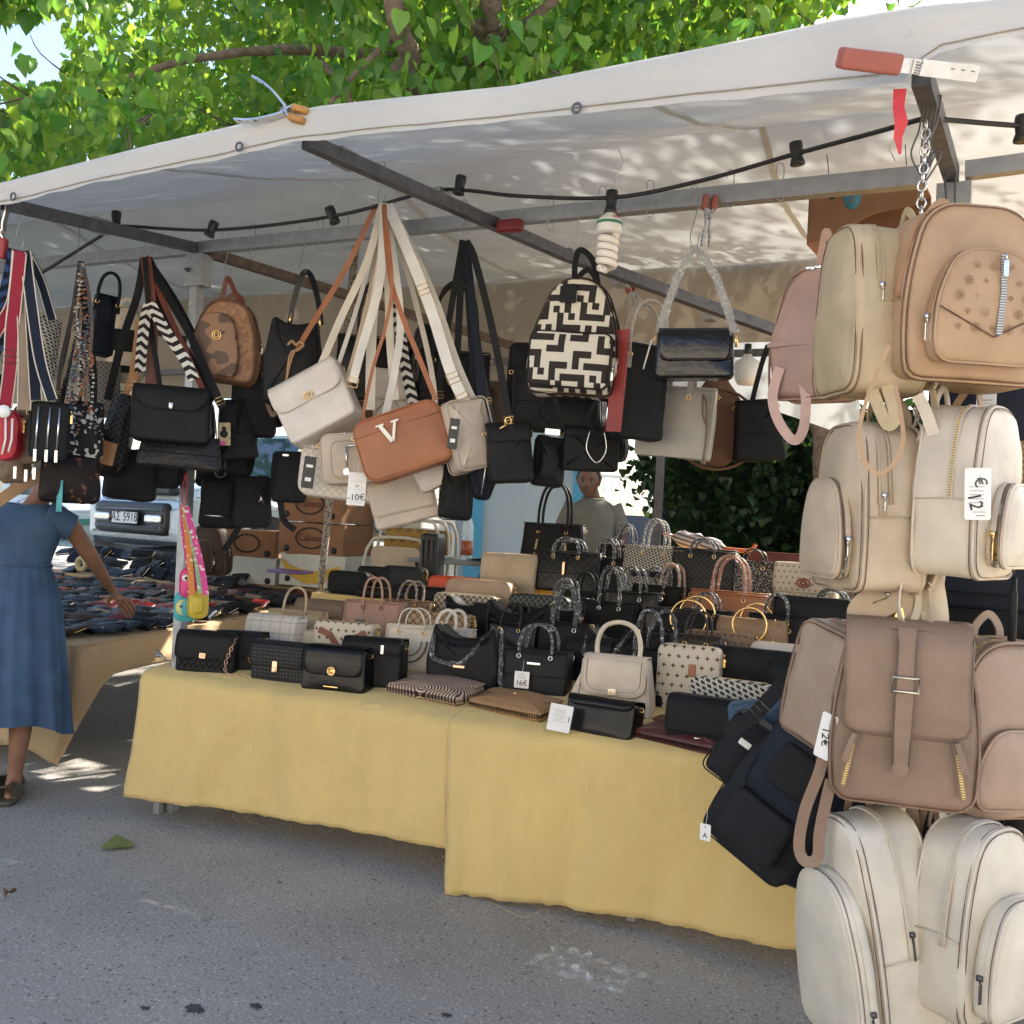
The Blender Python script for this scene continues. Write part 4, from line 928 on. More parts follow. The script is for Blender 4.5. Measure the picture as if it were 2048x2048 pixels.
p = on_y(1650, 1478, CY-.12); o = thing('price_card', 'narrow white price card on the strap of the taupe flap backpack', 'price tag', pose(p, face(p)-.6, R(12)))
part('card', MB().cushion(rrect(.045, .115, .006, .006), .0014, .0005, 0, 0, off=(0, 0, -.05)), PAPER, o); text('12€', .03, INK, o, (0, -.0016, .005), (pi/2, R(80), 0), 'price')
p = on_y(1972, 815, -.5); o = thing('price_card', 'plain white card hanging above the cream backpack', 'price tag', pose(p, face(p), 0))
part('card', MB().cushion(rrect(.05, .1, .004, .004), .0014, .0005, 0, 0, off=(0, 0, -.06)), PAPER, o); mb = MB()
for i in range(3): mb.box((0, -.0012, .02-.009*i), (.03-.006*i, .0006, .0022 if i == 0 else .001))
mb.box((0, -.0012, -.03), (.03, .0006, .006)); part('printed_lines', mb, PRINT, o, False); part('tag_string', MB().tube([(0, 0, .035), (0, 0, .07)], .001, 4), PAPER, o)
ch = thing('steel_chain', 'steel chain and twisted wire holding the column of backpacks', 'chain')
part('chain_links', chain(cr(oy([(1852, 250), (1848, 330), (1842, 420), (1838, 760), (1832, 880), (1834, 1010)], CY+.06), 8), .011, .0028), SILV, ch)
mb = MB()
for j in range(4): mb.tube(cr(oy([(1850+j*9, 190), (1838+j*8, 260+j*10), (1822+j*20, 310), (1846, 350+j*6), (1856+j*6, 300)], CY+.08), 5), .0026, 5)
mb.tube(cr(oy([(1882, 190), (1872, 250), (1850, 290)], CY+.05), 4), .0028, 5)
part('tie_wire', mb, GALVD, ch)
part('hanging_wire', MB().tube(cr(oy([(1888, 345, 0), (1892, 400, 0), (1886, 440, 0), (1898, 470, 0)], 0), 4), .004, 5).tube(cr(oy([(1912, 345, 0), (1910, 400, 0), (1914, 450, 0)], 0), 4), .004, 5), GALVD, ch)

# --- dark bags in the shade behind the column
def dark(u, v, Wp, Hp, Y, m, label, D=.12, dyaw=0, roll=0, out=None, amp=.006, **kw):
    k = kk(u, v, Y); W, H = Wp*k, Hp*k
    o_ = out(W, H) if out else rrect(W, H, .03, .02, .94)
    return soft_bag(hp(u, v, Y, H, dyaw, roll), label, o_, D, m, GH, amp=amp, **kw)
NYL = fabric('black nylon', (.0125, .0138, .0165), .75, 700); NYLB = fabric('blue black nylon', (.012, .016, .026), .7, 700)
o = dark(1985, 960, 260, 520, -.3, NYLB, 'big navy tote hanging in shade behind the cream backpack', .16)
part('front_pocket', MB().cushion(rrect(.24, .16, .02, .02), .02, .008, .004, 0, off=(0, -.11, .05)), NYLB, o)
o = dark(1985, 1280, 230, 190, -.3, BLKM, 'black shoulder bag below the navy tote in the shade', .1)
part('shoulder_strap', MB().ribbon(cr([(-.12, -.06, .22), (-.1, -.08, .1), (-.02, -.09, .04), (.08, -.08, .12), (.12, -.06, .24)], 5), .03, .004), BLK, o)
o = dark(2020, 1690, 190, 270, -.4, BLKG, 'glossy black bag low behind the ivory backpack', .14)
part('tassel', MB().tube([(-.02, -.09, .3), (-.02, -.1, .2)], .008, 6), BLK, o)
o = dark(1860, 1560, 260, 330, -.2, BLKM, 'black soft bag hidden behind the taupe flap backpack', .14)
o = dark(1700, 1600, 220, 340, -.25, NYL, 'black nylon bag hanging over the yellow cloth beside the taupe strap', .14, 0, 10)
o = dark(2050, 950, 70, 130, -.6, pattern('straw weave', P_weave(120), (.42, .28, .14), (.22, .13, .06), .8), 'straw bag edge peeping out beside the cream backpack', .1)
tag(part('leather_tassel', MB().lathe([(0, .03), (.006, .03), (.006, .0), (.009, -.01), (.0095, -.12), (0, -.122)], 10, on_y(2028, 1180, -.85)).tube([on_y(2024, 1120, -.85), on_y(2028, 1165, -.85)], .002, 4), BLK), 'black leather tassel dangling beside the price card', 'tassel')
# --- black nylon bags on the table corner
o = dark(1566, 1590, 205, 300, -.38, NYL, 'black nylon backpack with side zips slung on the table corner', .16, -20, 28, lambda w, h: dome(w, h, .04))
part('front_pocket', MB().cushion(rrect(.2, .17, .03, .03), .04, .012, .006, 0, off=(0, -.11, .05)).rough(.006, 12), NYL, o); zipper(o, dome(.3, .45, .04), -.03, .2, .014, BLK, TEETHS, SILV, 3)
strap(o, oy([(1500, 1440), (1560, 1375), (1610, 1320), (1660, 1262)], -.42), .045, NYLB, .004)
strap(o, oy([(1560, 1560), (1590, 1480), (1640, 1400), (1665, 1350)], -.45), .05, NYL, .004, buckle=.3, bm=GALVD)
tagcard(o, (-.115, -.15, .06), .035, .05, 'A', .022, roll=-.5)
o = dark(1484, 1500, 100, 140, -.3, NYL, 'small black pouch slung at the edge of the yellow cloth', .1, -10, 30)
part('label_patch', MB().rbox((0, -.065, .15), (.04, .003, .02), .003), PAPER, o)
o = dark(1520, 1432, 120, 66, -.15, plain('slate blue cloth', (.05, .09, .14), .7), 'slate blue pouch on the table behind the black nylon bags', .08, 0, -12)
o = dark(1600, 1640, 130, 240, -.3, NYLB, 'blue black nylon bag hanging lowest over the yellow cloth', .14, 0, 16)

# --- centre bunch of cream and cognac bags
H0 = on_y(762, 405, -.02); hook(on_y(762, 350, -.02)+V((0, 0, .04)), H0, 'long wire hook carrying the bunch of cream bag straps')
def px(u, v, Y, a): return a*kk(u, v, Y)
def hung(fn, u, v, Wp, Hp, D, m, label, Y=0, dyaw=0, roll=0, lean=0, **kw):
    k = kk(u, v, Y); H = Hp*k; return fn(hp(u, v, Y, H, dyaw, roll, lean), label, Wp*k, H, D, m, GH, **kw)
CRW = fabric('cream webbing', (.6, .55, .47), .8, 1100); WHW = fabric('white webbing', (.68, .66, .62), .7, 1100)
b1 = hung(flap_bag, 636, 812, 150, 128, .15, WHT, 'off white flap bag with a gold oval clasp, tilted in the cream bunch', -.1, -16, -30, -14, drop=.5, cl='oval', r=.03, rc=.05, name='crossbody_bag', tp=.1)
strap(b1, oy([(560, 790), (600, 690), (690, 540), (752, 410)], -.08), .022, COGN); strap(b1, oy([(640, 735), (680, 640), (735, 520), (765, 408)], -.1), .03, CRW); strap(b1, oy([(705, 765), (722, 700), (760, 560), (768, 406)], -.12), .035, WHW, buckle=.04)
b2 = hung(box_bag, 808, 884, 186, 128, .085, COGN, 'cognac camera bag with a white letter V on its front', -.2, -6, -21, -6, r=.06, tw=.97, er=.016, name='camera_bag', seam=.74, bf=.012, zm=TEETH, dz=False)
mb = MB(); zb, zt, cx = .125, .2, -.035
for x0, x1, w_ in ((cx-.03, cx, .017), (cx+.03, cx+.002, .011)): mb.add([(x0-w_/2, y, zt) for y in (-.056, -.064)]+[(x0+w_/2, y, zt) for y in (-.056, -.064)]+[(x1-w_/2, y-.002, zb) for y in (-.056, -.064)]+[(x1+w_/2, y-.002, zb) for y in (-.056, -.064)], [(0, 1, 3, 2), (4, 6, 7, 5), (1, 5, 7, 3), (0, 2, 6, 4), (0, 4, 5, 1), (2, 3, 7, 6)])
for x0 in (cx-.03, cx+.03): mb.box((x0, -.0605, zt), (.032, .008, .007))
part('letter', mb, plain('white enamel', (.75, .7, .6), .35), b2, False)
strap(b2, oy([(722, 850), (745, 740), (772, 650), (784, 560), (768, 408)], -.18), .014, COGN, buckle=.04); strap(b2, oy([(872, 800), (840, 720), (800, 620), (778, 540), (768, 408)], -.17), .02, COGN)
b3 = hung(box_bag, 702, 918, 118, 100, .08, leather('putty leather', (.47, .385, .3), .45), 'putty coloured bag with a zipped front pocket, below the cognac one', -.1, -4, -6, -6, r=.045, pocket=(.15, .15, .02, .02), name='crossbody_bag')
part('pocket_zip', MB().tube([(-.01, -.068, .145), (.06, -.068, .147)], .004, 5).tube([(-.012, -.07, .145), (-.014, -.072, .06)], .0045, 5).rbox((-.016, -.072, .04), (.024, .004, .03), .01), SILV, b3)
b4 = hung(flap_bag, 704, 950, 205, 105, .08, pattern('quilted off white', P_diamond(30, .12), (.62, .57, .5), (.5, .45, .39), .45, 300, .6, -2), 'off white quilted bag at the bottom of the cream bunch', -.02, -8, 4, -6, drop=.1, r=.06, name='crossbody_bag', rc=.01)
b5 = hung(flap_bag, 806, 1000, 130, 96, .05, leather('bone leather', (.5, .425, .345)), 'bone coloured flat bag tilted at the bottom of the bunch', .04, 0, -16, -6, drop=.75, r=.015, rc=.01, name='crossbody_bag')
b6 = hung(box_bag, 868, 938, 84, 72, .07, WHT, 'small off white pouch under the cognac bag', 0, 6, -28, -8, r=.02, name='crossbody_bag')
b7 = hung(box_bag, 936, 872, 90, 142, .13, leather('stone leather', (.46, .385, .31), .45), 'stone coloured barrel bag on a wide white strap', -.08, 22, -14, -8, r=.03, name='crossbody_bag', er=.03, bf=.02)
strap(b7, oy([(935, 815), (900, 740), (862, 620), (815, 500), (775, 410)], -.12), .043, WHW, .003, 'wide_strap', buckle=(.12, .25, .62)); strap(b7, oy([(960, 830), (915, 730), (870, 600), (815, 480), (775, 410)], -.06), .03, CRW)
b8 = hung(box_bag, 740, 838, 66, 70, .06, BRN, 'brown bag hidden behind the cognac one', .12, 0, -4, 0, r=.02, name='crossbody_bag')
b9 = hung(flap_bag, 782, 790, 70, 96, .05, leather('ecru leather', (.5, .44, .37)), 'ecru bag hanging behind the bunch of cream straps', .1, 0, 0, 0, r=.012, name='crossbody_bag')
strap(b9, oy([(790, 800), (780, 680), (776, 560), (768, 408)], -.03), .032, CRW); strap(b9, oy([(765, 850), (790, 740), (800, 620), (770, 408)], -.04), .03, WHW); strap(b9, oy([(740, 820), (745, 640), (765, 500), (765, 408)], -.06), .04, CRW)
GEO = pattern('black white woven strap', P_chevron(26, 18), (.6, .58, .52), (.015, .015, .015), .9)
strap(b8, oy([(760, 500, .1), (795, 640, .1), (812, 740, .1), (828, 812, .1)], .1), .045, GEO, .003, 'woven_strap')
strap(b5, oy([(850, 960, .05), (870, 800, .05), (830, 600, .05), (772, 410, .0)], .05), .022, CRW)
for u, v, w, h, txt, dk, lb in ((716, 978, 36, 66, '-10€', 0, 'white price tag reading 10 euros hanging under the cognac bag'), (622, 945, 24, 64, None, 1, 'black printed tag on the quilted off white bag'), (911, 868, 20, 62, None, 1, 'black printed tag on the stone barrel bag')):
    Y = -.24 if not dk else -.22; k = kk(u, v, Y); p = on_y(u, v-h/2, Y); o = thing('price_tag', lb, 'price tag', pose(p, face(p), R(2 if not dk else 5)))
    part('card', MB().cushion(rrect(w*k, h*k, .003, .003), .0013, .0004, 0, 0, off=(0, 0, -h*k)), BLKP if dk else PAPER, o); part('tag_string', MB().tube([(0, 0, -.006), (0, .006, .05)], .001, 4), PAPER, o)
    if txt:
        text(txt, w*k*.5, INK, o, (.001, -.0016, -h*k*.76), (pi/2, R(-4), 0), 'price'); text('//', w*k*.28, INK, o, (.0, -.0016, -h*k*.42), (pi/2, R(30), 0), 'scribble')
        mb = MB()
        for f in (.27, .52, .88, .93): mb.box((0, -.0011, -h*k*f), (w*k*.75, .0006, .0009))
        part('printed_lines', mb, PRINT, o, False)
    else:
        mb = MB().box((0, -.0012, -h*k*.3), (w*k*.55, .0008, h*k*.09)).box((0, -.0012, -h*k*.72), (w*k*.5, .0008, h*k*.12)); part('printed_block', mb, PAPER, o, False)

# --- black bunch
H1 = on_y(928, 478, 0); hook(on_y(928, 425, 0)+V((0, 0, .03)), H1, 'wire hook carrying the bunch of black straps')
k1 = hung(flap_bag, 1018, 908, 88, 116, .09, BLK, 'black bag with a gold buckle strap in the black bunch', -.06, 10, -6, -4, drop=.3, r=.02, name='crossbody_bag')
strap(k1, oy([(1020, 860), (1008, 780), (985, 660), (950, 520), (932, 482)], -.1), .028, BLK, .004, buckle=.12); strap(k1, oy([(962, 880), (960, 760), (940, 560), (930, 482)], -.06), .03, NAVY)
part('gold_clip', torus((-.005, -.06, .23), .012, .003).tube([(-.005, -.06, .22), (-.04, -.062, .2)], .004, 5), GOLD, k1)
k2 = dark(968, 945, 62, 110, -.02, NAVY, 'navy pouch hanging low in the black bunch', .06, 0, 4, lambda w, h: rpoly([(-w*.25, 0, .02), (w*.25, 0, .02), (w*.5, h*.5, .05), (w*.35, h, .02), (-w*.35, h, .02), (-w*.5, h*.5, .05)]))
part('zip', MB().tube([(0, -.046, .02), (.004, -.05, .12), (0, -.042, .2)], .003, 5), SILV, k2); strap(k2, oy([(960, 900), (945, 720), (930, 482)], -.02), .026, NAVY)
k3 = dark(912, 985, 68, 110, .04, BLKM, 'plain black pouch hanging behind the stone barrel bag', .08); strap(k3, oy([(900, 930), (915, 700), (925, 482)], .03), .028, BLKM)
k4 = dark(1096, 924, 66, 98, .1, BLK, 'black bag with silver edging hanging below the black tote', .08, 6, 3); part('silver_label', MB().rbox((0, -.055, .21), (.06, .004, .025), .004), SILV, k4)
k5 = hung(tote, 905, 780, 150, 150, .12, BLK, 'black tote behind the black strap bunch', .3, 4, 0, 0, hand=(.09, .3, .008), tw=.95, plate=None)
k6 = hung(flap_bag, 1180, 900, 110, 84, .08, BLKM, 'black bag with a thin silver loop, above the seated man', .15, 6, 0, 0, drop=.2, r=.012); part('silver_loop', MB().tube(cr([(-.01, -.06, .15), (-.02, -.065, .08), (.02, -.07, .03), (.055, -.065, .08), (.045, -.06, .15)], 6), .003, 5), SILV, k6)
k7 = dark(1020, 810, 110, 90, .5, MUD, 'brown box bag deep behind the black straps', .08)
k8 = hung(tote, 745, 740, 150, 130, .1, BLKG, 'glossy black tote behind the cream strap bunch', .35, 0, 0, 0, hand=(.07, .25, .007))
# --- black and cream maze backpack
def P_maze(k):
    # hooks and steps: nested L shapes whose turn alternates from cell to cell
    def f(x, y, z):
        cx = (x*k).floor(); cz = (z*k + cx*.5).floor(); fx = (x*k).fract(); fz = (z*k + cx*.5).fract()
        par = ((cx + cz)*.5).fract().gt(.25); fx2 = (fx - par).abs(); hsh = ((cx*12.99 + cz*78.23).sin()*437.5).fract().gt(.5); fz2 = (fz - hsh).abs()
        d = fx2.max(fz2); rg = (d*2.0).fract().lt(.6); 
        return rg
    return f
MAZE = pattern('black and cream maze print', P_maze(12), (.56, .52, .43), (.022, .017, .014), .8, 500, .3)
H2 = on_y(1152, 505, 0); hook(on_y(1150, 432, 0)+V((0, 0, .03)), H2, 'wire hook carrying the maze print backpack')
mz = hung(backpack, 1155, 678, 182, 232, .13, MAZE, 'backpack with a black and cream maze print', -.08, -12, 3, 0, pm=BLKM, pocket=(.30, .2, .02, .05), zy=(.05,), straps=((-.08, .1), (.08, .12)), sh=.55, top=.5, hm=BLKM, rb=.03, pdome=False, seam=None, amp=.006)
part('name_patch', MB().rbox((-.03, -.092, .36), (.062, .005, .068), .006), BLKM, mz); part('rivet', MB().lathe([(0, 0), (.004, 0), (.003, .003), (0, .003)], 8, (-.055, -.097, .388), Matrix.Rotation(pi/2, 4, 'X')), SILV, mz)
strap(mz, oy([(1150, 575), (1150, 530), (1160, 500), (1185, 520), (1196, 570)], -.02), .022, BLKM, .005, 'carry_loop')
# --- totes to the right of it
t1 = hung(tote, 1110, 800, 175, 130, .1, BLKM, 'wide black tote behind the maze print backpack', .12, 0, 0, 0, hand=None)
t2 = hung(tote, 1280, 784, 98, 190, .09, BLKM, 'tall black tote with a red side stripe', .02, 24, 3, 0, hand=(.07, .16, .006), tw=1.0, nh=2, seam=False, er=.006, hm=GREYL)
part('red_side', MB().ribbon([(-.115, -.06, .01), (-.115, -.06, .2), (-.113, -.05, .38)], .06, .004, (-.75, -.66, 0)), leather('red side leather', (.2, .018, .015)), t2)
part('white_edge', MB().tube([(-.02, -.055, .25), (0, -.06, .36)], .003, 5), PAPER, t2)
t3 = hung(tote, 1352, 846, 150, 140, .1, GREYL, 'light grey tote with strap tabs and a long side tie', .2, -10, 3, 0, hand=(.045, .12, .007), seam=False, er=.006, flat=True)
part('side_tie', MB().tube(cr([(.1, -.06, .24), (.12, -.075, .2), (.13, -.075, .1), (.128, -.075, .0)], 5), .005, 5).tube(cr([(.1, -.06, .24), (.11, -.075, .16), (.13, -.075, .12)], 4), .004, 5).lathe([(0, 0), (.009, .004), (.009, .018), (0, .022)], 8, (.128, -.075, -.02)), MUD, t3)
WOV = pattern('woven brown straw', P_weave(130), (.2, .1, .055), (.09, .045, .025), .8, 200, .7, 3)
t4 = dark(1430, 850, 152, 190, .5, WOV, 'round woven brown bag peeping out behind the grey tote', .07, 8, 0, lambda w, h: rpoly([(0, 0, .14), (w*.5, h*.28, .12), (w*.42, h*.62, .06), (w*.1, h, .02), (-w*.1, h, .02), (-w*.42, h*.62, .06), (-w*.5, h*.28, .12)]))
part('edge_braid', MB().tube([(.17*cos(a), -.045, .17+.16*sin(a)) for a in [2*pi*i/30 for i in range(30)]], .006, 5, closed=True), WOV, t4)
for s in (-1, 1): wpart('handle', MB().ribbon(oy([(1430+s*8, 770, .5), (1420+s*26, 700, .5)], .5), .02, .004, FW), BRN, t4)
t5 = hung(tote, 1515, 862, 100, 120, .1, BLKM, 'black tote hanging above the hedge beside the woven bag', .5, 10, -6, 0, hand=None, tw=.8)
strap(t5, oy([(1500, 820, .5), (1520, 740, .5), (1536, 690, .5)], .5), .02, BLKM); strap(t5, oy([(1455, 700, .5), (1462, 640, .5)], .5), .02, BRN)
pt = hung(flap_bag, 1389, 712, 158, 96, .1, PATENT, 'shiny black patent flap bag on a film wrapped shoulder strap', -.08, 4, -2, 0, drop=.62, r=.025, tw=.92, rc=.03, tp=.25, pipe=True)
for ps in ([(1318, 668), (1335, 610), (1362, 540), (1388, 494)], [(1388, 494), (1425, 540), (1452, 610), (1470, 672)]):
    q = strap(pt, oy(ps, -.08), .024, leather('strap grey', (.25, .25, .25)), .004, 'shoulder_strap'); Mi = pt.matrix_basis.inverted()
    part('film_wrap', MB().tube([Mi @ c for c in cr(oy(ps, -.08), 8)], .017, 8).rough(.004, 60, ps[0][0]), FILM, q)
for u, v in ((1317, 672), (1471, 676)): part('strap_clip', MB().tube([local(pt, [on_y(u, v-10, -.09)])[0], local(pt, [on_y(u+2, v+18, -.09)])[0]], .006, 6), GOLD, pt)
hook(on_y(1388, 400, -.02)+V((0, 0, .03)), on_y(1388, 492, -.06), 'wire hook carrying the patent black bag')
# cork backpack and bucket bag near the post
CORKM = pattern('cork print', P_speck(45, .5), (.33, .18, .1), (.25, .13, .075), .6, 200, .4); CORKP = pattern('dark patchwork print', P_speck(16, .5), (.25, .14, .085), (.1, .06, .045), .5, 120, .4)
ck = hung(backpack, 455, 684, 134, 162, .12, CORKM, 'cork coloured backpack with a dark patchwork pocket and gold badge', -.02, -14, 3, 0, pm=BRN, straps=((.08, .1),), hm=leather('mahogany leather', (.14, .04, .025)), sh=.55, top=.6, rb=.04, zy=(.1,), seam=.5)
k = kk(455, 684, -.02); out = [(x-.03, z+.015) for x, z in dome(.22, .28, .03, .5, .6)]
part('front_pocket', MB().cushion(out, .03, .012, .008, 0, off=(0, -.09, 0)), CORKP, ck); part('badge', MB().tube(circ((-.02, -.118, .19), .019, 18), .003, 6, closed=True).tube(circ((-.02, -.118, .19), .010, 12), .0025, 5, closed=True), GOLD, ck)
strap(ck, oy([(440, 612), (448, 580), (455, 556), (468, 580), (482, 614)], .0), .022, leather('mahogany leather', (.14, .04, .025)), .006, 'carry_loop'); hook(on_y(450, 482, .0)+V((0, 0, .03)), on_y(455, 556, .0), 'wire hook carrying the cork coloured backpack')
bk = dark(588, 728, 112, 172, -.02, BLK, 'black bucket bag with a knotted rope and short black handles', .14, -8, 2, lambda w, h: rpoly([(-w*.46, 0, .02), (w*.46, 0, .02), (w*.5, h*.5, .05), (w*.36, h, .01), (w*.12, h*.93, .05), (-w*.15, h*.93, .05), (-w*.4, h, .01), (-w*.5, h*.5, .05)]))
strap(bk, oy([(578, 655), (588, 600), (606, 548), (622, 552), (636, 600), (642, 650)], -.05), .024, BLKG, .006, 'handle'); part('handle_clip', MB().tube(local(bk, [on_y(578, 652, -.06), on_y(582, 626, -.06)]), .005, 6).tube(local(bk, [on_y(641, 656, -.06), on_y(638, 628, -.06)]), .005, 6), GOLD, bk)
ROPE = pattern('tan rope', P_stripe(130), (.42, .26, .14), (.25, .14, .07), .8); part('rope', MB().tube(local(bk, cr(oy([(576, 690), (584, 682), (592, 690), (600, 684), (607, 690), (596, 700), (584, 704), (578, 720), (572, 770)], -.11), 4)), .006, 6).tube(local(bk, cr(oy([(590, 700), (580, 728), (572, 768)], -.115), 4)), .005, 6), ROPE, bk)
hook(on_y(603, 480, .0)+V((0, 0, .03)), on_y(605, 550, -.03), 'wire hook carrying the black bucket bag')
bb = dark(508, 810, 90, 130, .12, BLKM, 'black backpack with brown strap loops between cork and bucket bags', .12)
strap(bb, oy([(528, 745), (533, 800), (545, 830), (552, 812), (540, 770)], .0), .018, MUD, .004)

for o_, L in ((b1, [(575, 875), (600, 860)]),): pass
nb = dark(1636, 1490, 160, 310, -.42, NYLB, 'blue black nylon duffel bag slung beside the pale taupe backpack', .15, -14, 30, lambda w, h: dome(w, h, .05), amp=.014)
part('mesh_pocket', MB().cushion(rrect(.14, .14, .03, .03), .03, .012, .004, 0, off=(0, -.1, .08)).rough(.006, 14), NYL, nb); part('dee_ring', torus((.03, -.12, .26), .014, .0025, n=10), SILV, nb)
strap(nb, oy([(1450, 1470), (1520, 1420), (1580, 1350), (1640, 1280)], -.5), .04, NYL, .004, buckle=.4, bm=GALVD)
# ------------------------------------------------------------------ bags on the side bar at the left end
YA = -.85
navst = pattern('navy strap with pale edges', lambda x, y, z: x.lt(-9), (.012, .016, .03), (.012, .016, .03), .8)
CHEV = pattern('blue chevron strap', P_chevron(20, 14), (.03, .06, .16), (.008, .012, .03), .9)
REDS = fabric('red webbing', (.3, .025, .045), .8, 900); BGS = fabric('fawn webbing', (.3, .22, .15), .8, 900); NVS = fabric('navy webbing', (.012, .016, .03), .8, 900); EDG = fabric('pale webbing edge', (.6, .54, .44), .8, 900)
def edged(root, L, Y, w, m, nm='strap', buckle=None):
    """a webbing strap with pale selvedges"""
    w_ = oy(L, Y); s_ = strap(root, w_, w, m, .003, nm, buckle=buckle, bm=GALVD)
    pts = cr(w_, 6)
    for sg in (-1, 1):
        q = []
        for i, p in enumerate(pts):
            T = (pts[min(i+1, len(pts)-1)]-pts[max(i-1, 0)]).normalized(); n = (CAM-p).normalized(); q.append(p+T.cross(n)*(sg*w*.46)+n*.002)
        Mi = root.matrix_basis.inverted(); part('pale_edge', MB().tube([Mi @ p for p in q], .0028, 5), EDG, s_)
HA = on_y(38, 498, YA); hook(on_y(30, 432, YA)+V((0, 0, .03)), HA, 'wire hook carrying the red and fawn bag straps')
r1 = hung(box_bag, 8, 870, 64, 100, .09, REDL, 'red camera bag on a wide red strap with pale edges', YA, -20, 0, 0, r=.06, name='camera_bag', zm=TEETHS)
part('white_zip', MB().tube([(.05, -.06, .16), (.052, -.062, .08), (.04, -.058, .03)], .004, 5).tube([(.025, -.062, .17), (.03, -.064, .08), (.018, -.06, .02)], .004, 5), PAPER, r1); part('white_badge', MB().lathe([(0, -.004), (.026, -.004), (.024, .004), (0, .004)], 16, (.02, -.07, .185), Matrix.Rotation(pi/2, 4, 'X')), PAPER, r1)
edged(r1, [(10, 815), (20, 740), (24, 660), (30, 605), (40, 505)], YA-.03, .05, REDS, buckle=.35); edged(r1, [(-30, 700), (0, 650), (28, 600), (38, 502)], YA-.02, .05, REDS)
r2 = hung(box_bag, 56, 868, 52, 118, .09, MUD, 'greyish brown camera bag behind the red one', YA+.12, -10, 0, 0, r=.05, name='camera_bag'); edged(r2, [(48, 820), (50, 700), (46, 600), (44, 502)], YA, .05, BGS)
for x, z in ((-.03, -.04), (.01, -.05), (.04, -.04)): part('zip_pull', MB().rbox((x, -.06, z), (.012, .004, .05), .004), SILV, r2)
r3 = hung(box_bag, 98, 862, 70, 112, .09, BLK, 'black double zip bag with silver zips and long pulls', YA+.1, 0, 0, 0, r=.03, name='camera_bag', zm=TEETHS)
for x in (-.04, 0, .035): part('front_zip', MB().tube([(x, -.055, .2), (x-.005, -.058, .04)], .004, 5).rbox((x-.006, -.06, .01), (.012, .004, .05), .004), SILV, r3)
edged(r3, [(104, 800), (80, 720), (62, 600), (50, 502)], YA, .045, NVS); edged(r3, [(72, 800), (66, 700), (60, 600), (52, 502)], YA+.02, .045, NVS)
r4 = hung(box_bag, -30, 800, 60, 110, .09, NAVY, 'dark navy bag cut by the frame on a blue chevron strap', YA, 0, 0, 0, r=.03, name='camera_bag'); strap(r4, oy([(-30, 740), (0, 650), (22, 570), (36, 500)], YA-.01), .07, CHEV, .003)
r5 = dark(92, 695, 44, 120, YA+.25, pattern('woven black and ecru', P_oblique(60), (.4, .37, .3), (.02, .02, .02), .8), 'small black and ecru woven pouch behind the navy straps', .08, 10, 4)
edged(r5, [(104, 640), (80, 560), (52, 502)], YA+.1, .04, NVS)
# beaded bunch
YB = -.5
HB = on_y(163, 520, YB); hook(on_y(150, 462, YB)+V((0, 0, .03)), HB, 'wire hook carrying the bunch of beaded straps')
f1 = dark(172, 862, 66, 116, YB, pattern('black floral print', P_speck(38, .6), (.012, .012, .014), (.5, .48, .45), .6), 'small black pouch with a white floral print', .06)
f2 = dark(125, 868, 60, 120, YB-.02, BLK, 'black phone pouch with silver zip between red bag and floral pouch', .06); part('silver_zip', MB().tube([(0, -.05, .2), (-.004, -.053, .06)], .004, 5).rbox((-.005, -.055, .03), (.012, .004, .04), .004), SILV, f2)
f3 = dark(140, 958, 112, 96, YB-.04, pattern('dark floral print', P_speck(30, .66), (.014, .01, .01), (.12, .05, .035), .6), 'dark pouch with brown flowers lowest in the beaded bunch', .08)
strap(f1, oy([(185, 810), (178, 700), (165, 600), (163, 524)], YB), .014, BLK); strap(f1, oy([(160, 812), (165, 680), (170, 590), (164, 524)], YB), .012, BLK); strap(f2, oy([(110, 815), (140, 680), (156, 600), (162, 522)], YB-.02), .02, BLKM, buckle=.45); strap(f2, oy([(104, 820), (130, 740), (150, 640), (160, 524)], YB-.03), .016, SAND)
strap(f3, oy([(100, 915), (128, 780), (152, 640), (162, 524)], YB-.02), .02, BLKM); strap(f3, oy([(178, 915), (190, 760), (170, 600), (163, 524)], YB+.02), .02, BLKM)
rnd = random.Random(3)
for bi, (col, cn) in enumerate((((.5, .12, .03), 'coral beads'), ((.02, .022, .03), 'jet beads'), ((.55, .52, .45), 'ivory beads'), ((.25, .13, .07), 'amber beads'), ((.05, .08, .14), 'blue beads'))):
    mb = MB()
    for st_ in range(3):
        x1 = 112+rnd.random()*90; pts = cr(oy([(163+rnd.uniform(-4, 4), 530), (158+rnd.uniform(-12, 22), 640), (140+rnd.uniform(-5, 50), 740), (x1, 830+rnd.uniform(-20, 40))], YB-.05-rnd.random()*.05), 14)
        for p in pts:
            if rnd.random() < (.8 if bi else .35): mb.lathe([(0, -.005), (.005, -.003), (.0062, 0), (.005, .003), (0, .005)], 6, p+V((rnd.uniform(-.004, .004), 0, rnd.uniform(-.004, .004))))
    wpart('bead_strap', mb, plain(cn, col, .35), (f1, f2, f3)[bi % 3], kind='stuff')
g1 = hung(tote, 205, 652, 44, 120, .1, NAVY, 'small dark handbag with a tall arched handle behind the beads', YB+.3, 14, 4, 0, hand=(.045, .1, .008), tw=.85, nh=1)
g2 = hung(backpack, 250, 690, 76, 150, .1, CREAM, 'ecru backpack with a black window panel and pale piping', .15, 0, 0, 0, pm=CREAM, straps=(), rb=.05, seam=None); part('window_panel', MB().rbox((0, -.068, .2), (.12, .008, .11), .02), BLKM, g2); part('dark_band', MB().rbox((0, -.062, .06), (.13, .008, .035), .004), BLKM, g2)
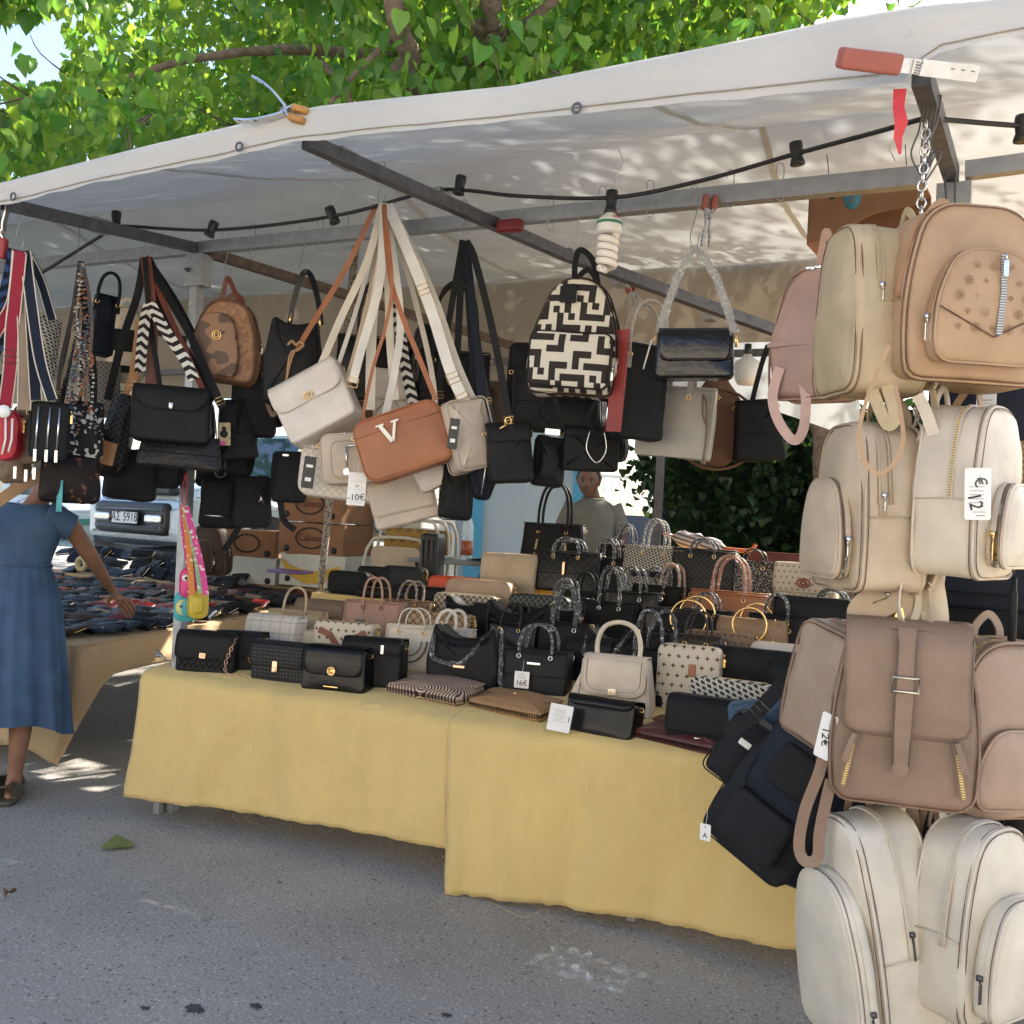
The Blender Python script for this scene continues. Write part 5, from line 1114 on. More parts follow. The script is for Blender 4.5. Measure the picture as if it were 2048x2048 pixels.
g3 = dark(205, 780, 66, 110, YB+.5, pattern('grey basket weave', P_diamond(40, .14), (.1, .09, .085), (.2, .18, .165), .8), 'grey woven bag hanging behind the beaded straps', .08)
tagc = tag(part('hang_tag', MB().box((0, 0, 0), (.034, .001, .13)).warp(lambda p: on_y(119, 992, YB-.1)+p), plain('turquoise card', (.1, .42, .45), .6)), 'turquoise hang tag below the dark floral pouch', 'tag')
tagc = tag(part('hang_tag', MB().box((0, 0, 0), (.025, .001, .11)).warp(lambda p: on_y(215, 925, -.3)+p), PAPER), 'white strip tag below the black bucket bag with tan base', 'tag')
# bunch with the woven strap
YC = -.2
HC = on_y(290, 512, YC); hook(on_y(289, 478, YC)+V((0, 0, .04)), HC, 'wire hook carrying the woven strap and the black flap bag')
c1 = hung(flap_bag, 344, 832, 150, 108, .12, BLK, 'black flap bag with a silver shield clasp on a woven strap', YC-.08, -6, 1, -3, drop=.42, cl='shield', cm=SILV, r=.03, rc=.09, name='crossbody_bag', tp=.2)
strap(c1, oy([(280, 745), (284, 690), (290, 640), (298, 610)], YC-.1), .045, GEO, .004, 'woven_strap'); strap(c1, oy([(388, 760), (370, 720), (330, 660), (300, 606)], YC-.1), .045, GEO, .004, 'woven_strap')
c2 = dark(238, 858, 56, 150, YC-.05, pattern('black braided leather', P_diamond(34, .16), (.008, .008, .009), (.035, .036, .04), .45, 300, .6, 2), 'black braided bucket bag with a tan patch at its base', .13, -10, 12, lambda w, h: rpoly([(-w*.5, 0, .02), (w*.5, 0, .02), (w*.42, h, .04), (-w*.36, h, .04)]))
part('tan_patch', MB().ribbon(cr([(-.085, .0, .06), (-.08, -.07, .055), (0, -.095, .05), (.03, -.09, .05)], 5), .1, .004, [V((-1, -.3, 0)) if i < 5 else V((-.2, -1, 0)) for i in range(16)]), leather('caramel leather', (.36, .17, .065), .5), c2)
strap(c2, oy([(258, 790), (268, 745), (276, 690), (282, 640)], YC-.09), .04, leather('caramel leather', (.36, .17, .065), .5), .004, buckle=.2)
c3 = hung(tote, 362, 905, 160, 64, .13, pattern('black croc', P_weave(50), (.012, .012, .013), (.02, .02, .021), .28, 90, .8, 2), 'black crocodile print bag under the black flap bag', YC, -4, 2, 0, hand=None, tw=.9)
c4 = hung(tote, 470, 860, 84, 118, .09, BLKM, 'black trapeze bag with illustrated hang tags', .02, 6, -8, 0, hand=None, tw=.55)
strap(c4, oy([(445, 815), (420, 760), (380, 670), (340, 600), (296, 516)], YC), .034, BLK, .004, buckle=.12); strap(c1, oy([(215, 800), (245, 680), (275, 590), (288, 516)], YC-.02), .034, BLK)
MAHW = leather('mahogany strap leather', (.16, .045, .028))
strap(c3, oy([(300, 790), (305, 680), (300, 590), (291, 514)], YC-.03), .045, MAHW); strap(c3, oy([(410, 790), (370, 700), (325, 600), (292, 514)], YC+.0), .025, MAHW); strap(c4, oy([(430, 800), (360, 680), (310, 590), (292, 514)], YC+.02), .03, BLKM)
p = on_y(448, 868, -.1); t_ = thing('hang_tag', 'hang tag with a cartoon figure on the black trapeze bag', 'tag', pose(p, face(p), R(-3)))
part('card', MB().cushion(rrect(.055, .1, .004, .004), .0014, .0004, 0, 0, off=(0, 0, -.05)), plain('ochre card', (.4, .33, .2), .6, .3, .3, 60), t_); part('figure_print', MB().lathe([(0, -.001), (.017, -.001), (.017, .001), (0, .001)], 12, (0, -.002, .0), Matrix.Rotation(pi/2, 4, 'X')).lathe([(0, -.001), (.010, -.001), (.010, .001), (0, .001)], 12, (0, -.002, .024), Matrix.Rotation(pi/2, 4, 'X')), INK, t_); part('pink_corner', MB().box((-.006, -.0018, -.04), (.025, .001, .018)), plain('magenta print', (.5, .05, .2), .6), t_, False)
dark(262, 950, 100, 100, YC+.1, BLKM, 'plain black bag hanging lowest behind the braided bucket bag', .12, -6)
d1 = dark(438, 1008, 72, 96, .3, NYL, 'black backpack with a round badge hanging below the post bracket', .14); part('badge', MB().tube(circ((.0, -.085, .27), .024, 14), .005, 5, closed=True), GALVD, d1); part('silver_zip', MB().tube([(-.06, -.085, .06), (.04, -.088, .06)], .006, 5), SILV, d1)
d2 = dark(505, 1004, 72, 100, .34, NYL, 'black backpack with a silver emblem hanging beside the badge one', .14); part('emblem', MB().tube([(.03, -.086, .16), (.05, -.088, .12)], .004, 5).tube([(.05, -.086, .16), (.03, -.088, .12)], .004, 5), SILV, d2)
strap(d2, oy([(480, 1050), (462, 1080), (448, 1100)], .3), .03, NYL)
d3 = dark(578, 955, 70, 100, .34, NYL, 'black backpack hanging beside the quilted off white bag', .14); part('logo_patch', MB().rbox((-.02, -.09, .22), (.03, .004, .012), .004), SILV, d3); strap(d3, oy([(560, 1000), (568, 1040), (590, 1060)], .3), .03, NYL)
dark(440, 930, 90, 90, .4, BLKM, 'black bag hanging behind the trapeze bag', .12)
kid = 'small cartoon purses hanging on the post'
def kids(u, v, w, h, m, lb): return dark(u, v, w, h, -.03, m, lb, .05, 0, 0, lambda a, b: rpoly([(-a/2, 0, b*.3), (a/2, 0, b*.3), (a/2, b, b*.3), (-a/2, b, b*.3)]), amp=.002)
q1 = kids(383, 1165, 46, 60, plain('hot pink rubber', (.6, .05, .2), .5), 'hot pink owl shaped purse hanging on the post')
for s in (-1, 1): part('eye', MB().lathe([(0, -.002), (.016, -.002), (.014, .003), (0, .004)], 12, (s*.026, -.036, .09), Matrix.Rotation(pi/2, 4, 'X')), PAPER, q1); part('pupil', MB().lathe([(0, -.002), (.007, -.002), (.006, .003), (0, .003)], 10, (s*.024, -.041, .09), Matrix.Rotation(pi/2, 4, 'X')), INK, q1)
part('belly', MB().rbox((0, -.035, .045), (.035, .004, .045), .012), PAPER, q1)
q2 = kids(372, 1212, 46, 60, plain('teal rubber', (.06, .35, .38), .5), 'teal purse with a pale yellow cartoon face hanging on the post')
part('face', MB().lathe([(0, -.003), (.038, -.003), (.035, .004), (0, .006)], 18, (-.008, -.036, .065), Matrix.Rotation(pi/2, 4, 'X')), plain('pale yellow rubber', (.6, .55, .2), .5), q2)
for s in (-1, 1): part('eye', MB().lathe([(0, -.002), (.006, -.002), (.005, .003), (0, .003)], 8, (-.008+s*.014, -.044, .07), Matrix.Rotation(pi/2, 4, 'X')), INK, q2)
q3 = kids(396, 1208, 40, 56, plain('mustard rubber', (.5, .38, .04), .5), 'mustard yellow purse behind the teal one on the post')
for qq, L, c, nm in ((q1, [(378, 1135), (368, 1060), (366, 1010)], (.6, .06, .2), 'pink strap'), (q2, [(384, 1190), (378, 1100), (368, 1012)], (.65, .22, .05), 'orange strap'), (q3, [(402, 1185), (392, 1110), (370, 1012)], (.25, .45, .25), 'mint strap'), (q3, [(412, 1190), (400, 1120), (372, 1014)], (.6, .06, .25), 'rose strap')):
    strap(qq, oy(L, -.07), .026, pattern(nm, P_speck(60, .64), c, (.7, .65, .55), .6), .002)
tag(part('cord_loop', MB().tube(cr(oy([(372, 945), (374, 980), (368, 1015), (364, 985), (372, 945)], -.04), 5), .003, 5), plain('red cord', (.35, .03, .04))), 'red cord loop tying the cartoon purses to the post', 'cord')

for u, v, w, h, Y, m, lb, ro in ((30, 930, 60, 70, -.6, MUD, 'brown pouch hanging lowest under the red camera bag', 4), (205, 905, 60, 90, -.3, BLKG, 'glossy black pouch hanging behind the braided bucket bag', -6), (310, 940, 110, 70, .0, NYL, 'black nylon pouch hanging under the crocodile print bag', 3), (395, 860, 70, 110, .2, BLKG, 'glossy black bag hanging behind the flap bag with the shield clasp', -4), (540, 790, 80, 120, .25, BLK, 'soft black bag hanging under the black bucket bag', 5), (480, 905, 60, 90, .25, BLKM, 'black pouch hanging behind the trapeze bag on a thin strap', 7), (860, 720, 80, 130, .45, BLKG, 'glossy black bag deep behind the wide white strap', 3), (1055, 760, 80, 140, .35, BLK, 'black bag hanging behind the gold buckle bag', -3), (1160, 830, 110, 90, .3, BLKG, 'glossy black bag under the maze print backpack', 4), (1225, 880, 60, 80, .45, BLKM, 'slim black bag hanging behind the silver loop bag', -5)):
    dark(u, v, w, h, Y, m, lb, .11, rnd.uniform(-20, 20), ro, lambda a, c_: rpoly([(-a*.46, 0, .03), (a*.46, 0, .03), (a*.5, c_*.45, .05), (a*.42, c_, .03), (-a*.42, c_, .03), (-a*.5, c_*.45, .05)]), amp=.009)
for qq, L, Y, w, m, bk_ in ((c1, [(405, 790), (398, 700), (350, 600), (292, 514)], YC+.04, .028, BLKG, .2), (c3, [(330, 880), (318, 760), (300, 640), (290, 514)], YC-.05, .022, BLK, None), (f3, [(120, 915), (118, 760), (146, 620), (160, 524)], YB-.06, .018, BLKG, .3), (f2, [(150, 815), (178, 720), (182, 620), (165, 524)], YB-.04, .014, MUD, None), (k3, [(880, 930), (880, 760), (905, 600), (926, 480)], .08, .026, BLK, .3), (k1, [(990, 862), (968, 760), (944, 600), (930, 482)], -.03, .022, BLKG, .25), (b3, [(650, 880), (700, 740), (745, 560), (762, 408)], -.05, .02, BEIGE, .3), (b4, [(610, 930), (660, 780), (730, 560), (760, 408)], -.02, .018, WHW, None)):
    strap(qq, oy(L, Y), w, m, .003, buckle=bk_)
er = 0
for u, v in ((1100, 425), (1205, 408), (1300, 398), (1460, 378), (505, 480), (640, 468), (690, 460), (1560, 365)):
    hook(on_y(u, v-8, RY-.01)+V((0, 0, .035)), on_y(u, v+36, RY-.02), 'empty wire hook left hanging on the front rail', 'empty wire hooks on the front rail')
# ------------------------------------------------------------------ bags on the table: base pixel, apparent size, own yaw
GT = 'handbags set out on the yellow table'
def tt(u, v, w, yaw=0, shelf=False, dz=0, back=.0):
    p = on_table(u, v) if not shelf else on_z(u, v, SHZ+.004)
    if not shelf and p.y > 1.3: p = on_y(u, v, 1.3)
    if shelf and p.y > SHY+.6: p = on_y(u, v, SHY+.4)
    return p, w*dep(p)/2048
def put(fn, u, v, w, h, D, m, label, yaw=0, shelf=False, lean=-4, Y=None, dz=0, **kw):
    p, W = tt(u, v, w, yaw, shelf)
    if Y is not None: p = on_y(u, v, Y); W = w*dep(p)/2048
    H = h*W/w*1.07
    if Y is not None:
        zt = (SHZ if p.x > 1.2 else .955) if Y >= SHY-.02 else TZ+TS*min(Y, 1.4); zt += .004; top = p.z+H; H = max(.6*H, min(1.75*H, top-zt)) if not dz else H; p = V((p.x, p.y, zt))
    H *= 1; W *= 1.2; D *= 1.12; M = pose(p+V((0, 0, dz)), R(yaw), 0, R(lean)) @ Matrix.Translation((0, D/2, 0))
    return fn(M, label, W, H, D, m, GT, **kw)
put(flap_bag, 405, 1346, 108, 74, .11, BLK, 'black quilted flap bag with a chain strap at the table corner', 12, quilt=.032, cl='square', drop=.66, chained=1, cm=ROSEG)
put(flap_bag, 470, 1342, 78, 70, .12, BLKM, 'plain black bag behind the quilted chain bag', 20)
put(flap_bag, 550, 1364, 104, 72, .085, pattern('black studded leather', P_dots(30, .75), (.012, .012, .013), (.06, .06, .06), .5, 300, .5, 3), 'black studded flap bag with a gold plate clasp', 6, cl='plate', drop=.6, cm=ROSEG)
put(flap_bag, 662, 1384, 122, 82, .11, BLKG, 'glossy black flap bag with a round gold rosette clasp', 8, cl='round', drop=.62, r=.03, tw=.9, rc=.04, zdec=.12)
o = put(flap_bag, 738, 1376, 104, 90, .11, BLK, 'black box bag with a steel top handle behind the rosette bag', 16, drop=.3)
part('zip_pull', MB().rbox((.05, -.07, .17), (.014, .004, .04), .004, ), SILV, o)
o = put(tote, 815, 1342, 96, 84, .1, CREAM2, 'ivory saddle bag with a curved front panel behind the black hobo', 12, hand=(.06, .08, .004), tw=.95)
part('curved_panel', MB().tube([(.085*cos(a), -.06, .14+.1*sin(a)*1.0) for a in [pi+pi*i/16 for i in range(17)]], .005, 5).tube([(.06*cos(a), -.062, .14+.07*sin(a)) for a in [pi+pi*i/16 for i in range(17)]], .003, 5), MUD, o); tagcard(o, (-.05, -.066, .075), .06, .05, bar=True)
hob = lambda W, H: rpoly([(-W*.42, 0, .03), (W*.42, 0, .03), (W*.5, H*.35, .06), (W*.4, H, .02), (W*.2, H*.8, .06), (-W*.2, H*.78, .06), (-W*.4, H, .02), (-W*.5, H*.35, .06)])
def hobo(M, label, W, H, D, m, group, wrapped=True, hm=None, bar=True, toggle=False):
    o = soft_bag(M, label, hob(W, H), D, m, group, .02, .015, .025, .004, name='hobo_bag')
    for i, (a, c) in enumerate(((-.4, -1), (.4, 1))):
        pts = cr([(W*a, -D*.1, H*.97), (W*a*.95, -D*.6, H*.7), (W*a*.8, -D*.75, H*.45), (W*.02, -D*.72, H*.42), (W*.2, -D*.6, H*.66), (W*.36, -D*.2, H*.98)] if i == 0 else [(W*.4, 0, H*.97), (W*.5, -D*.4, H*.6), (W*.53, -D*.5, H*.2), (W*.55, -D*.3, .01)], 6)
        s_ = part('strap', MB().tube(pts, .006, 6), hm or m, o)
        if wrapped: part('film_wrap', MB().tube(pts, [.010*(1+.4*noise.noise(p*50)) for p in pts], 8).rough(.004, 60, a), FILM, s_)
        rings_at(o, (W*a,), -.004, H*.96, GOLD, .01)
    if bar: part('gold_bar', MB().rbox((.0, -D/2-.024, H*.36), (.055, .005, .012), .003), ROSEG, o)
    if toggle: part('toggle', MB().lathe([(0, -.03), (.006, -.028), (.008, 0), (.006, .028), (0, .03)], 8, (.02, -D/2-.03, H*.6), Matrix.Rotation(R(30), 4, 'Y')), GOLD, o)
    return o
put(hobo, 918, 1380, 136, 122, .13, BLK, 'black hobo bag with film wrapped straps and a rose gold bar', 6)
def lay(u, v, w, d, t, m, label, yaw=0, **kw):
    p, W = tt(u, v, w); return clutch(pose(p+V((0, 0, .002)), R(yaw), 0, R(6)), label, W, d, t, m, GT, **kw)
STRP = pattern('brown arched stripes', lambda x, y, z: (((x*x+(y-.02)*(y-.02)*3.5).op('SQRT')*62).fract()).lt(.5), (.07, .025, .018), (.5, .4, .3), .6)
lay(840, 1402, 190, .2, .05, STRP, 'brown and cream arched stripe clutch lying at the table edge', -10, drop=.5)
RAF = pattern('raffia weave', lambda x, y, z: ((x*90+(y*160).sin()*.6).fract()).lt(.5), (.42, .25, .12), (.2, .11, .05), .75, 160, .7, 3)
lay(1005, 1434, 186, .17, .05, RAF, 'raffia envelope clutch with tan edges lying at the table edge', -12, fm=RAF, pm=BRN, knob=GOLD)
DIAM = pattern('black diamond relief', lambda x, y, z: ((((x.abs()*38).fract()-.5).abs()+((z*38).fract()-.5).abs())*3).fract().lt(.5), (.010, .010, .011), (.016, .016, .017), .45, 200, 1, 6)
o = put(tote, 1062, 1392, 116, 84, .12, DIAM, 'black tote with diamond relief and a handwritten price card', 8, hand=(.07, .11, .005), wrapped=True, plate=(0, .135, .06), cm=SILV)
tagcard(o, (-.04, -.085, .1), .065, .07, '16€', .032, bar=True)
put(tote, 1120, 1345, 110, 92, .12, BLK, 'black tote with doubled film wrapped handles behind the diamond relief one', 12, hand=(.05, .17, .006), wrapped=True, cm=SILV, plate=None)
put(tote, 1210, 1300, 96, 90, .12, BLKM, 'black tote with a bundle of film wrapped handles in the middle row', 4, hand=(.05, .17, .006), wrapped=True, cm=SILV)
def satchel(M, label, W, H, D, m, group):
    o = thing('structured_handbag', label, 'handbag', M, group); out = rpoly([(-W*.5, 0, .02), (-W*.2, H*.06, .1), (W*.2, H*.06, .1), (W*.5, 0, .02), (W*.46, H*.5, .05), (W*.4, H, .015), (-W*.4, H, .015), (-W*.46, H*.5, .05)])
    shell(o, out, D, m, .014, .008, .005, .25, H); piping(o, out, -D/2*.92, .004, m, .006); piping(o, out, D/2*.92, .004, m, .006, name='back_piping')
    mb, edge, y = sweep_flap(W*.8, H, D, .62, .05, .25, .008); f = part('flap', mb, m, o); part('edge_piping', MB().tube(edge, .004, 6), m, f)
    e2 = [V((p.x*.86, p.y-.001, H*.38+(p.z-H*.38)*.9+.016)) for p in edge]; part('inner_seam', MB().tube(e2, .0016, 4), MUD, f)
    clasp(o, 'square', (0, y-.006, H*.44), metal('pale gold metal', (.85, .75, .6), .3))
    handle_arch(o, W*.27, 0, H*.98, H*.62, .010, m); part('small_badge', torus((W*.3, -D/2-.012, H*.14), .010, .003, 'y', 14), MUD, o)
    return o
o = put(satchel, 1222, 1437, 134, 112, .11, CREAM, 'cream structured handbag with a round top handle and square clasp', 8)
part('side_strap', MB().ribbon(cr([(-.12, .0, .2), (-.15, -.03, .12), (-.165, -.06, .06)], 5), .02, .004), CREAM, o); tagcard(o, (-.13, -.075, .075), .05, .04, rz=-.2)
o = put(flap_bag, 1192, 1474, 128, 70, .09, BLKG, 'glossy black pouch with rounded corners at the front edge', -4, r=.04, drop=.22, rc=.05, lean=-10, hand=None)
p = on_y(1117, 1452, -.02); o = thing('info_card', 'white information card propped at the front edge of the table', 'card', pose(p, R(14), R(6), R(-14)))
part('card', MB().cushion(rrect(.088, .1, .004, .004), .0015, .0004, 0, 0, off=(0, 0, -.02)), PAPER, o); mb = MB()
for i in range(7): mb.box((-.004, -.0012, .06-.007*i), (.05-.008*(i % 3), .0005, .0012))
mb.box((.034, -.0012, .03), (.004, .0006, .022)); part('printed_lines', mb, PRINT, o, False)
lay(1345, 1498, 196, .2, .045, MAROON, 'maroon envelope clutch lying flat at the front edge', -14, fm=MAROON, knob=ROSEG, drop=.5)
put(flap_bag, 1408, 1456, 136, 80, .1, BLKM, 'black flap box bag with a silver bar on the maroon clutch', -2, Y=.03, drop=.8, dz=.03, zdec=.1, cm=SILV, rc=.01)
put(box_bag, 1452, 1418, 134, 58, .08, pattern('black and cream letter weave', P_oblique(44), (.5, .47, .4), (.015, .015, .016), .7), 'black and cream patterned pouch with a film wrapped strap', -4, Y=.22)
put(tote, 1284, 1398, 72, 88, .12, BLK, 'black bag with twisted film wrapped handles right behind the cream handbag', -10, Y=.42, hand=(.06, .17, .006), wrapped=True, cm=GOLD)
STAR = pattern('cream star print', P_star(26), (.55, .48, .38), (.06, .03, .02), .5); STARB = pattern('brown star print', P_star(34), (.24, .155, .1), (.09, .05, .03), .5); FLW = pattern('cream ring print', P_circle(24), (.5, .44, .35), (.12, .06, .035), .5)
o = put(box_bag, 1372, 1376, 104, 78, .1, STAR, 'cream bag printed with dark stars', 4, Y=.42); part('tan_tab', MB().rbox((.02, -.065, .16), (.03, .006, .05), .006), COGN, o)
put(box_bag, 1432, 1322, 118, 58, .09, STARB, 'brown bag printed with dark stars in the middle row', 2, Y=.75)
put(ring_bag, 1496, 1318, 130, 72, .1, leather('camel leather', (.24, .155, .09)), 'camel flap bag with a large gold ring handle', 0, Y=.95, rr=.075)
put(ring_bag, 1374, 1304, 128, 70, .1, BLKM, 'black flap bag with a large gold ring handle', 0, Y=1.0, rr=.085)
put(flap_bag, 1500, 1382, 144, 74, .1, BLKM, 'plain black flap bag below the camel ring bag', -2, Y=.5, drop=.5, r=.03)
o = put(box_bag, 1562, 1340, 110, 58, .08, WHT, 'white bag with looped flat straps beside the black straps bag', -4, Y=.7)
for s in (-1, 1): part('flat_strap', MB().ribbon(cr([(s*.05, -.06, .04), (s*.052, -.068, .14), (s*.03, -.03, .19), (s*-.02, .0, .2)], 6), .02, .004), WHT, o)
o = put(flap_bag, 1618, 1296, 130, 92, .11, BLKM, 'black satchel with two buckled straps and a pink tag', -4, Y=1.05, drop=.45)
for x in (-.07, .05): part('buckled_strap', MB().ribbon(cr([(x, -.03, .24), (x, -.075, .2), (x, -.085, .08)], 5), .022, .004), BLK, o); part('buckle', torus((x, -.09, .12), .012, .003, n=10), GOLD, o)
part('pink_tag', MB().box((0, -.08, .05), (.1, .002, .022)), plain('pink card', (.6, .3, .32), .6), o, False)
put(flap_bag, 538, 1298, 96, 60, .1, pattern('white quilted squares', lambda x, y, z: (((x*18).fract()-.5).abs().max(((z*18).fract()-.5).abs())).gt(.45), (.62, .58, .53), (.45, .41, .36), .5, 300, .6, -3), 'white quilted foldover bag behind the studded one', 8, Y=.42, drop=.8, r=.012)
put(tote, 580, 1290, 100, 64, .11, SAND, 'sand coloured handbag with one arched handle at the far end', 10, Y=.62, hand=(.06, .12, .007), nh=1, seam=False)
put(flap_bag, 635, 1262, 92, 56, .1, leather('mushroom leather', (.19, .13, .09)), 'mushroom brown flap bag with edge seams behind the sand handbag', 8, Y=.85, drop=.7, r=.012)
put(tote, 736, 1282, 106, 74, .11, leather('nude leather', (.34, .2, .15)), 'nude pink tote with two slim handles and a name plate', 8, Y=.72, hand=(.05, .12, .004), flat=True, plate=(-.06, .13, .05), cm=GALVD, seam=False)
o = put(box_bag, 680, 1322, 106, 72, .1, STAR, 'cream star print bag with russet scalloped trim', 10, Y=.38); part('russet_trim', MB().ribbon([(-.12, -.062, .17), (-.06, -.064, .15), (-.02, -.064, .1), (.03, -.064, .09), (.06, -.064, .14), (.12, -.062, .17)], .03, .004), leather('russet leather', (.2, .06, .035)), o)
o = put(tote, 806, 1256, 84, 52, .1, STARB, 'brown star print tote with a V badge', 6, Y=.95, hand=(.05, .1, .005), wrapped=True); text('V', .05, GOLD, o, (0, -.066, .06), (pi/2, 0, 0), 'letter'); part('badge_ring', MB().tube([(.04*cos(a), -.064, .06+.028*sin(a)) for a in [2*pi*i/20 for i in range(20)]], .0025, 5, closed=True), PAPER, o)
o = put(box_bag, 872, 1304, 112, 72, .09, pattern('tan checker lattice', P_diamond(24, .1), (.36, .24, .14), (.1, .06, .03), .5), 'tan lattice print pouch with a gold name bar', 10, Y=.62); part('name_bar', MB().rbox((0, -.062, .13), (.05, .004, .014), .003), ROSEG, o)
put(hobo, 1028, 1304, 132, 96, .13, BLK, 'black slouchy hobo with a gold toggle', 4, Y=.72, bar=False, toggle=True, wrapped=False)
put(hobo, 930, 1262, 110, 66, .12, BLKM, 'black hobo behind the lattice pouch', 0, Y=.95, bar=False)
put(box_bag, 1072, 1252, 110, 58, .1, pattern('dark green lattice', P_diamond(32, .12), (.014, .018, .018), (.09, .11, .11), .4), 'dark green lattice print pouch', 2, Y=1.05, r=.05)
put(box_bag, 926, 1240, 116, 48, .08, pattern('ecru lattice', P_diamond(30, .13), (.5, .43, .34), (.1, .07, .045), .5), 'ecru lattice pouch with a piped white edge', 4, Y=1.1, r=.04, pm=WHT)
put(box_bag, 950, 1226, 118, 62, .1, ROSEB, 'plain rosy beige pouch on the orange red box', 4, Y=1.2, r=.05)
for (u, v, w, h, D, Y, m, lb) in ((960, 1205, 200, 44, .2, 1.52, ORNG, 'orange red box bag lying behind the beige pouches'), (1005, 1205, 96, 56, .08, 1.48, pattern('dark brown lattice', P_diamond(30, .14), (.045, .025, .02), (.1, .06, .045), .5), 'dark brown lattice pouch behind the rosy beige one'), (692, 1192, 76, 46, .1, 1.5, BLKM, 'black pouch at the back beside the taped pole'), (745, 1176, 66, 40, .1, 1.6, BLK, 'black pouch with a striped fan panel at the back'), (800, 1184, 74, 48, .1, 1.62, pattern('black quilt', P_diamond(30, .1), (.02, .022, .022), (.01, .011, .011), .4, 300, .6, -2), 'black quilted pouch beside the upright black case'), (850, 1216, 130, 40, .12, 1.48, BLKM, 'long flat black bag before the upright black case'), (770, 1212, 120, 30, .12, 1.46, BLK, 'flat black bag behind the nude pink tote')):
    put(box_bag, u, v, w, h, D, m, lb, 4, Y=Y, r=.04)
for i, (fn, u, v, w, h, D, Y, m, lb, kw) in enumerate((
    (tote, 1010, 1322, 100, 70, .11, .66, BLKG, 'glossy black tote between the hobo and the diamond relief tote', dict(hand=(.05, .09, .005))),
    (flap_bag, 1172, 1345, 84, 60, .1, .6, BLK, 'small black flap bag behind the cream structured handbag', dict(cl='bar')),
    (tote, 1312, 1384, 84, 78, .11, .5, BLKM, 'black tote with bare handles behind the black flap box bag', dict(hand=(.045, .1, .005))),
    (flap_bag, 1342, 1272, 96, 52, .1, 1.08, BLKG, 'glossy black flap bag wedged above the gold ring bag', dict(cl='oval')),
    (tote, 1402, 1286, 90, 62, .1, 1.12, BLK, 'black tote wedged between the two gold ring bags', dict(hand=(.05, .08, .005), wrapped=True)),
    (tote, 1545, 1300, 96, 66, .11, 1.0, BLKM, 'black tote behind the camel ring bag', dict(hand=(.05, .09, .006), wrapped=True)),
    (flap_bag, 1598, 1402, 110, 66, .1, .45, BLKM, 'black flap bag shadowed by the black nylon bags', dict(cl='none')),
    (tote, 882, 1322, 90, 62, .1, .5, leather('chalk leather', (.52, .48, .42)), 'chalk white tote behind the black hobo', dict(hand=(.05, .08, .005), flat=True)),
    (flap_bag, 985, 1272, 90, 56, .1, .9, BLKM, 'black flap bag wedged behind the slouchy hobo', dict(cl='plate', cm=GOLD)),
    (tote, 1118, 1258, 86, 60, .1, 1.1, BLKG, 'glossy black tote beside the green lattice pouch', dict(hand=(.05, .09, .005), wrapped=True)),
    (hobo, 1212, 1338, 104, 78, .12, .62, BLK, 'black hobo bag behind the twisted handle bag', dict(bar=False)),
    (tote, 1302, 1234, 86, 60, .1, 1.32, BLKM, 'black tote right under the shelf front', dict(hand=(.045, .09, .005), wrapped=True)),
    (tote, 1385, 1340, 84, 64, .1, .6, leather('espresso leather', (.03, .02, .015), .5), 'espresso brown tote behind the cream star bag', dict(hand=(.045, .1, .005))),
    (box_bag, 640, 1318, 90, 50, .1, .5, CREAM2, 'ivory pouch between the white quilted and star print bags', {}))):
    put(fn, u, v, w, h, D, m, lb, (i*7) % 11-5, Y=Y, **kw)
# the middle rows of black bags and the raised shelf
put(tote, 1160, 1262, 92, 72, .11, BLK, 'black tote with silver studs below the croc handbag', 2, Y=1.2, hand=(.05, .1, .005), cm=SILV)
put(flap_bag, 1095, 1282, 96, 58, .1, BLKM, 'black flap bag beside the slouchy hobo', 0, Y=.95, cl='bar')
put(tote, 1252, 1262, 96, 74, .11, BLKG, 'black tote with a silver snap in the upper row', 0, Y=1.18, hand=(.05, .12, .005), wrapped=True, cm=SILV)
put(flap_bag, 1290, 1340, 92, 66, .1, BLK, 'black flap bag with silver edge line below the ring bag', -2, Y=.7, cl='bar', cm=SILV)
put(flap_bag, 1690, 1350, 110, 70, .1, BLKM, 'black bag in shadow behind the backpacks', -2, Y=.7)
put(tote, 1450, 1262, 138, 74, .11, COGN, 'cognac tote with tall film wrapped handles below the shelf', 0, Y=1.3, hand=(.075, .17, .007), wrapped=True, seam=False)
put(tote, 1330, 1262, 90, 66, .1, leather('light cognac leather', (.33, .16, .075)), 'light cognac bag with film wrapped handles below the shelf', 0, Y=1.36, hand=(.05, .16, .007), wrapped=True)
o = put(flap_bag, 1012, 1176, 98, 72, .1, BEIGE, 'beige flap bag with a gold heart clasp at the back', 6, Y=1.42, cl='heart', drop=.72, r=.012)
part('flap_line', MB().tube([(.02, -.075, .06), (.02, -.078, .12), (.018, -.07, .17)], .0018, 4), MUD, o)
CROC = pattern('black crocodile', P_weave(44), (.014, .014, .015), (.026, .026, .027), .26, 90, .8, 2)
o = put(tote, 1124, 1190, 122, 82, .12, CROC, 'black crocodile print handbag with wrapped short handles', 2, Y=1.46, hand=(.07, .07, .007), wrapped=True); part('front_lock', MB().rbox((0, -.075, .12), (.014, .006, .07), .003), ROSEG, o)
o = put(tote, 1098, 1130, 118, 78, .1, BLK, 'large black tote with tall stiff handles behind the croc handbag', 8, Y=1.85, hand=(.085, .24, .009), tw=.9, seam=False)
for s in (-1, 1): part('gold_tab', MB().ribbon([(s*.085, -.05, .26), (s*.09, -.06, .2)], .012, .004), GOLD, o)
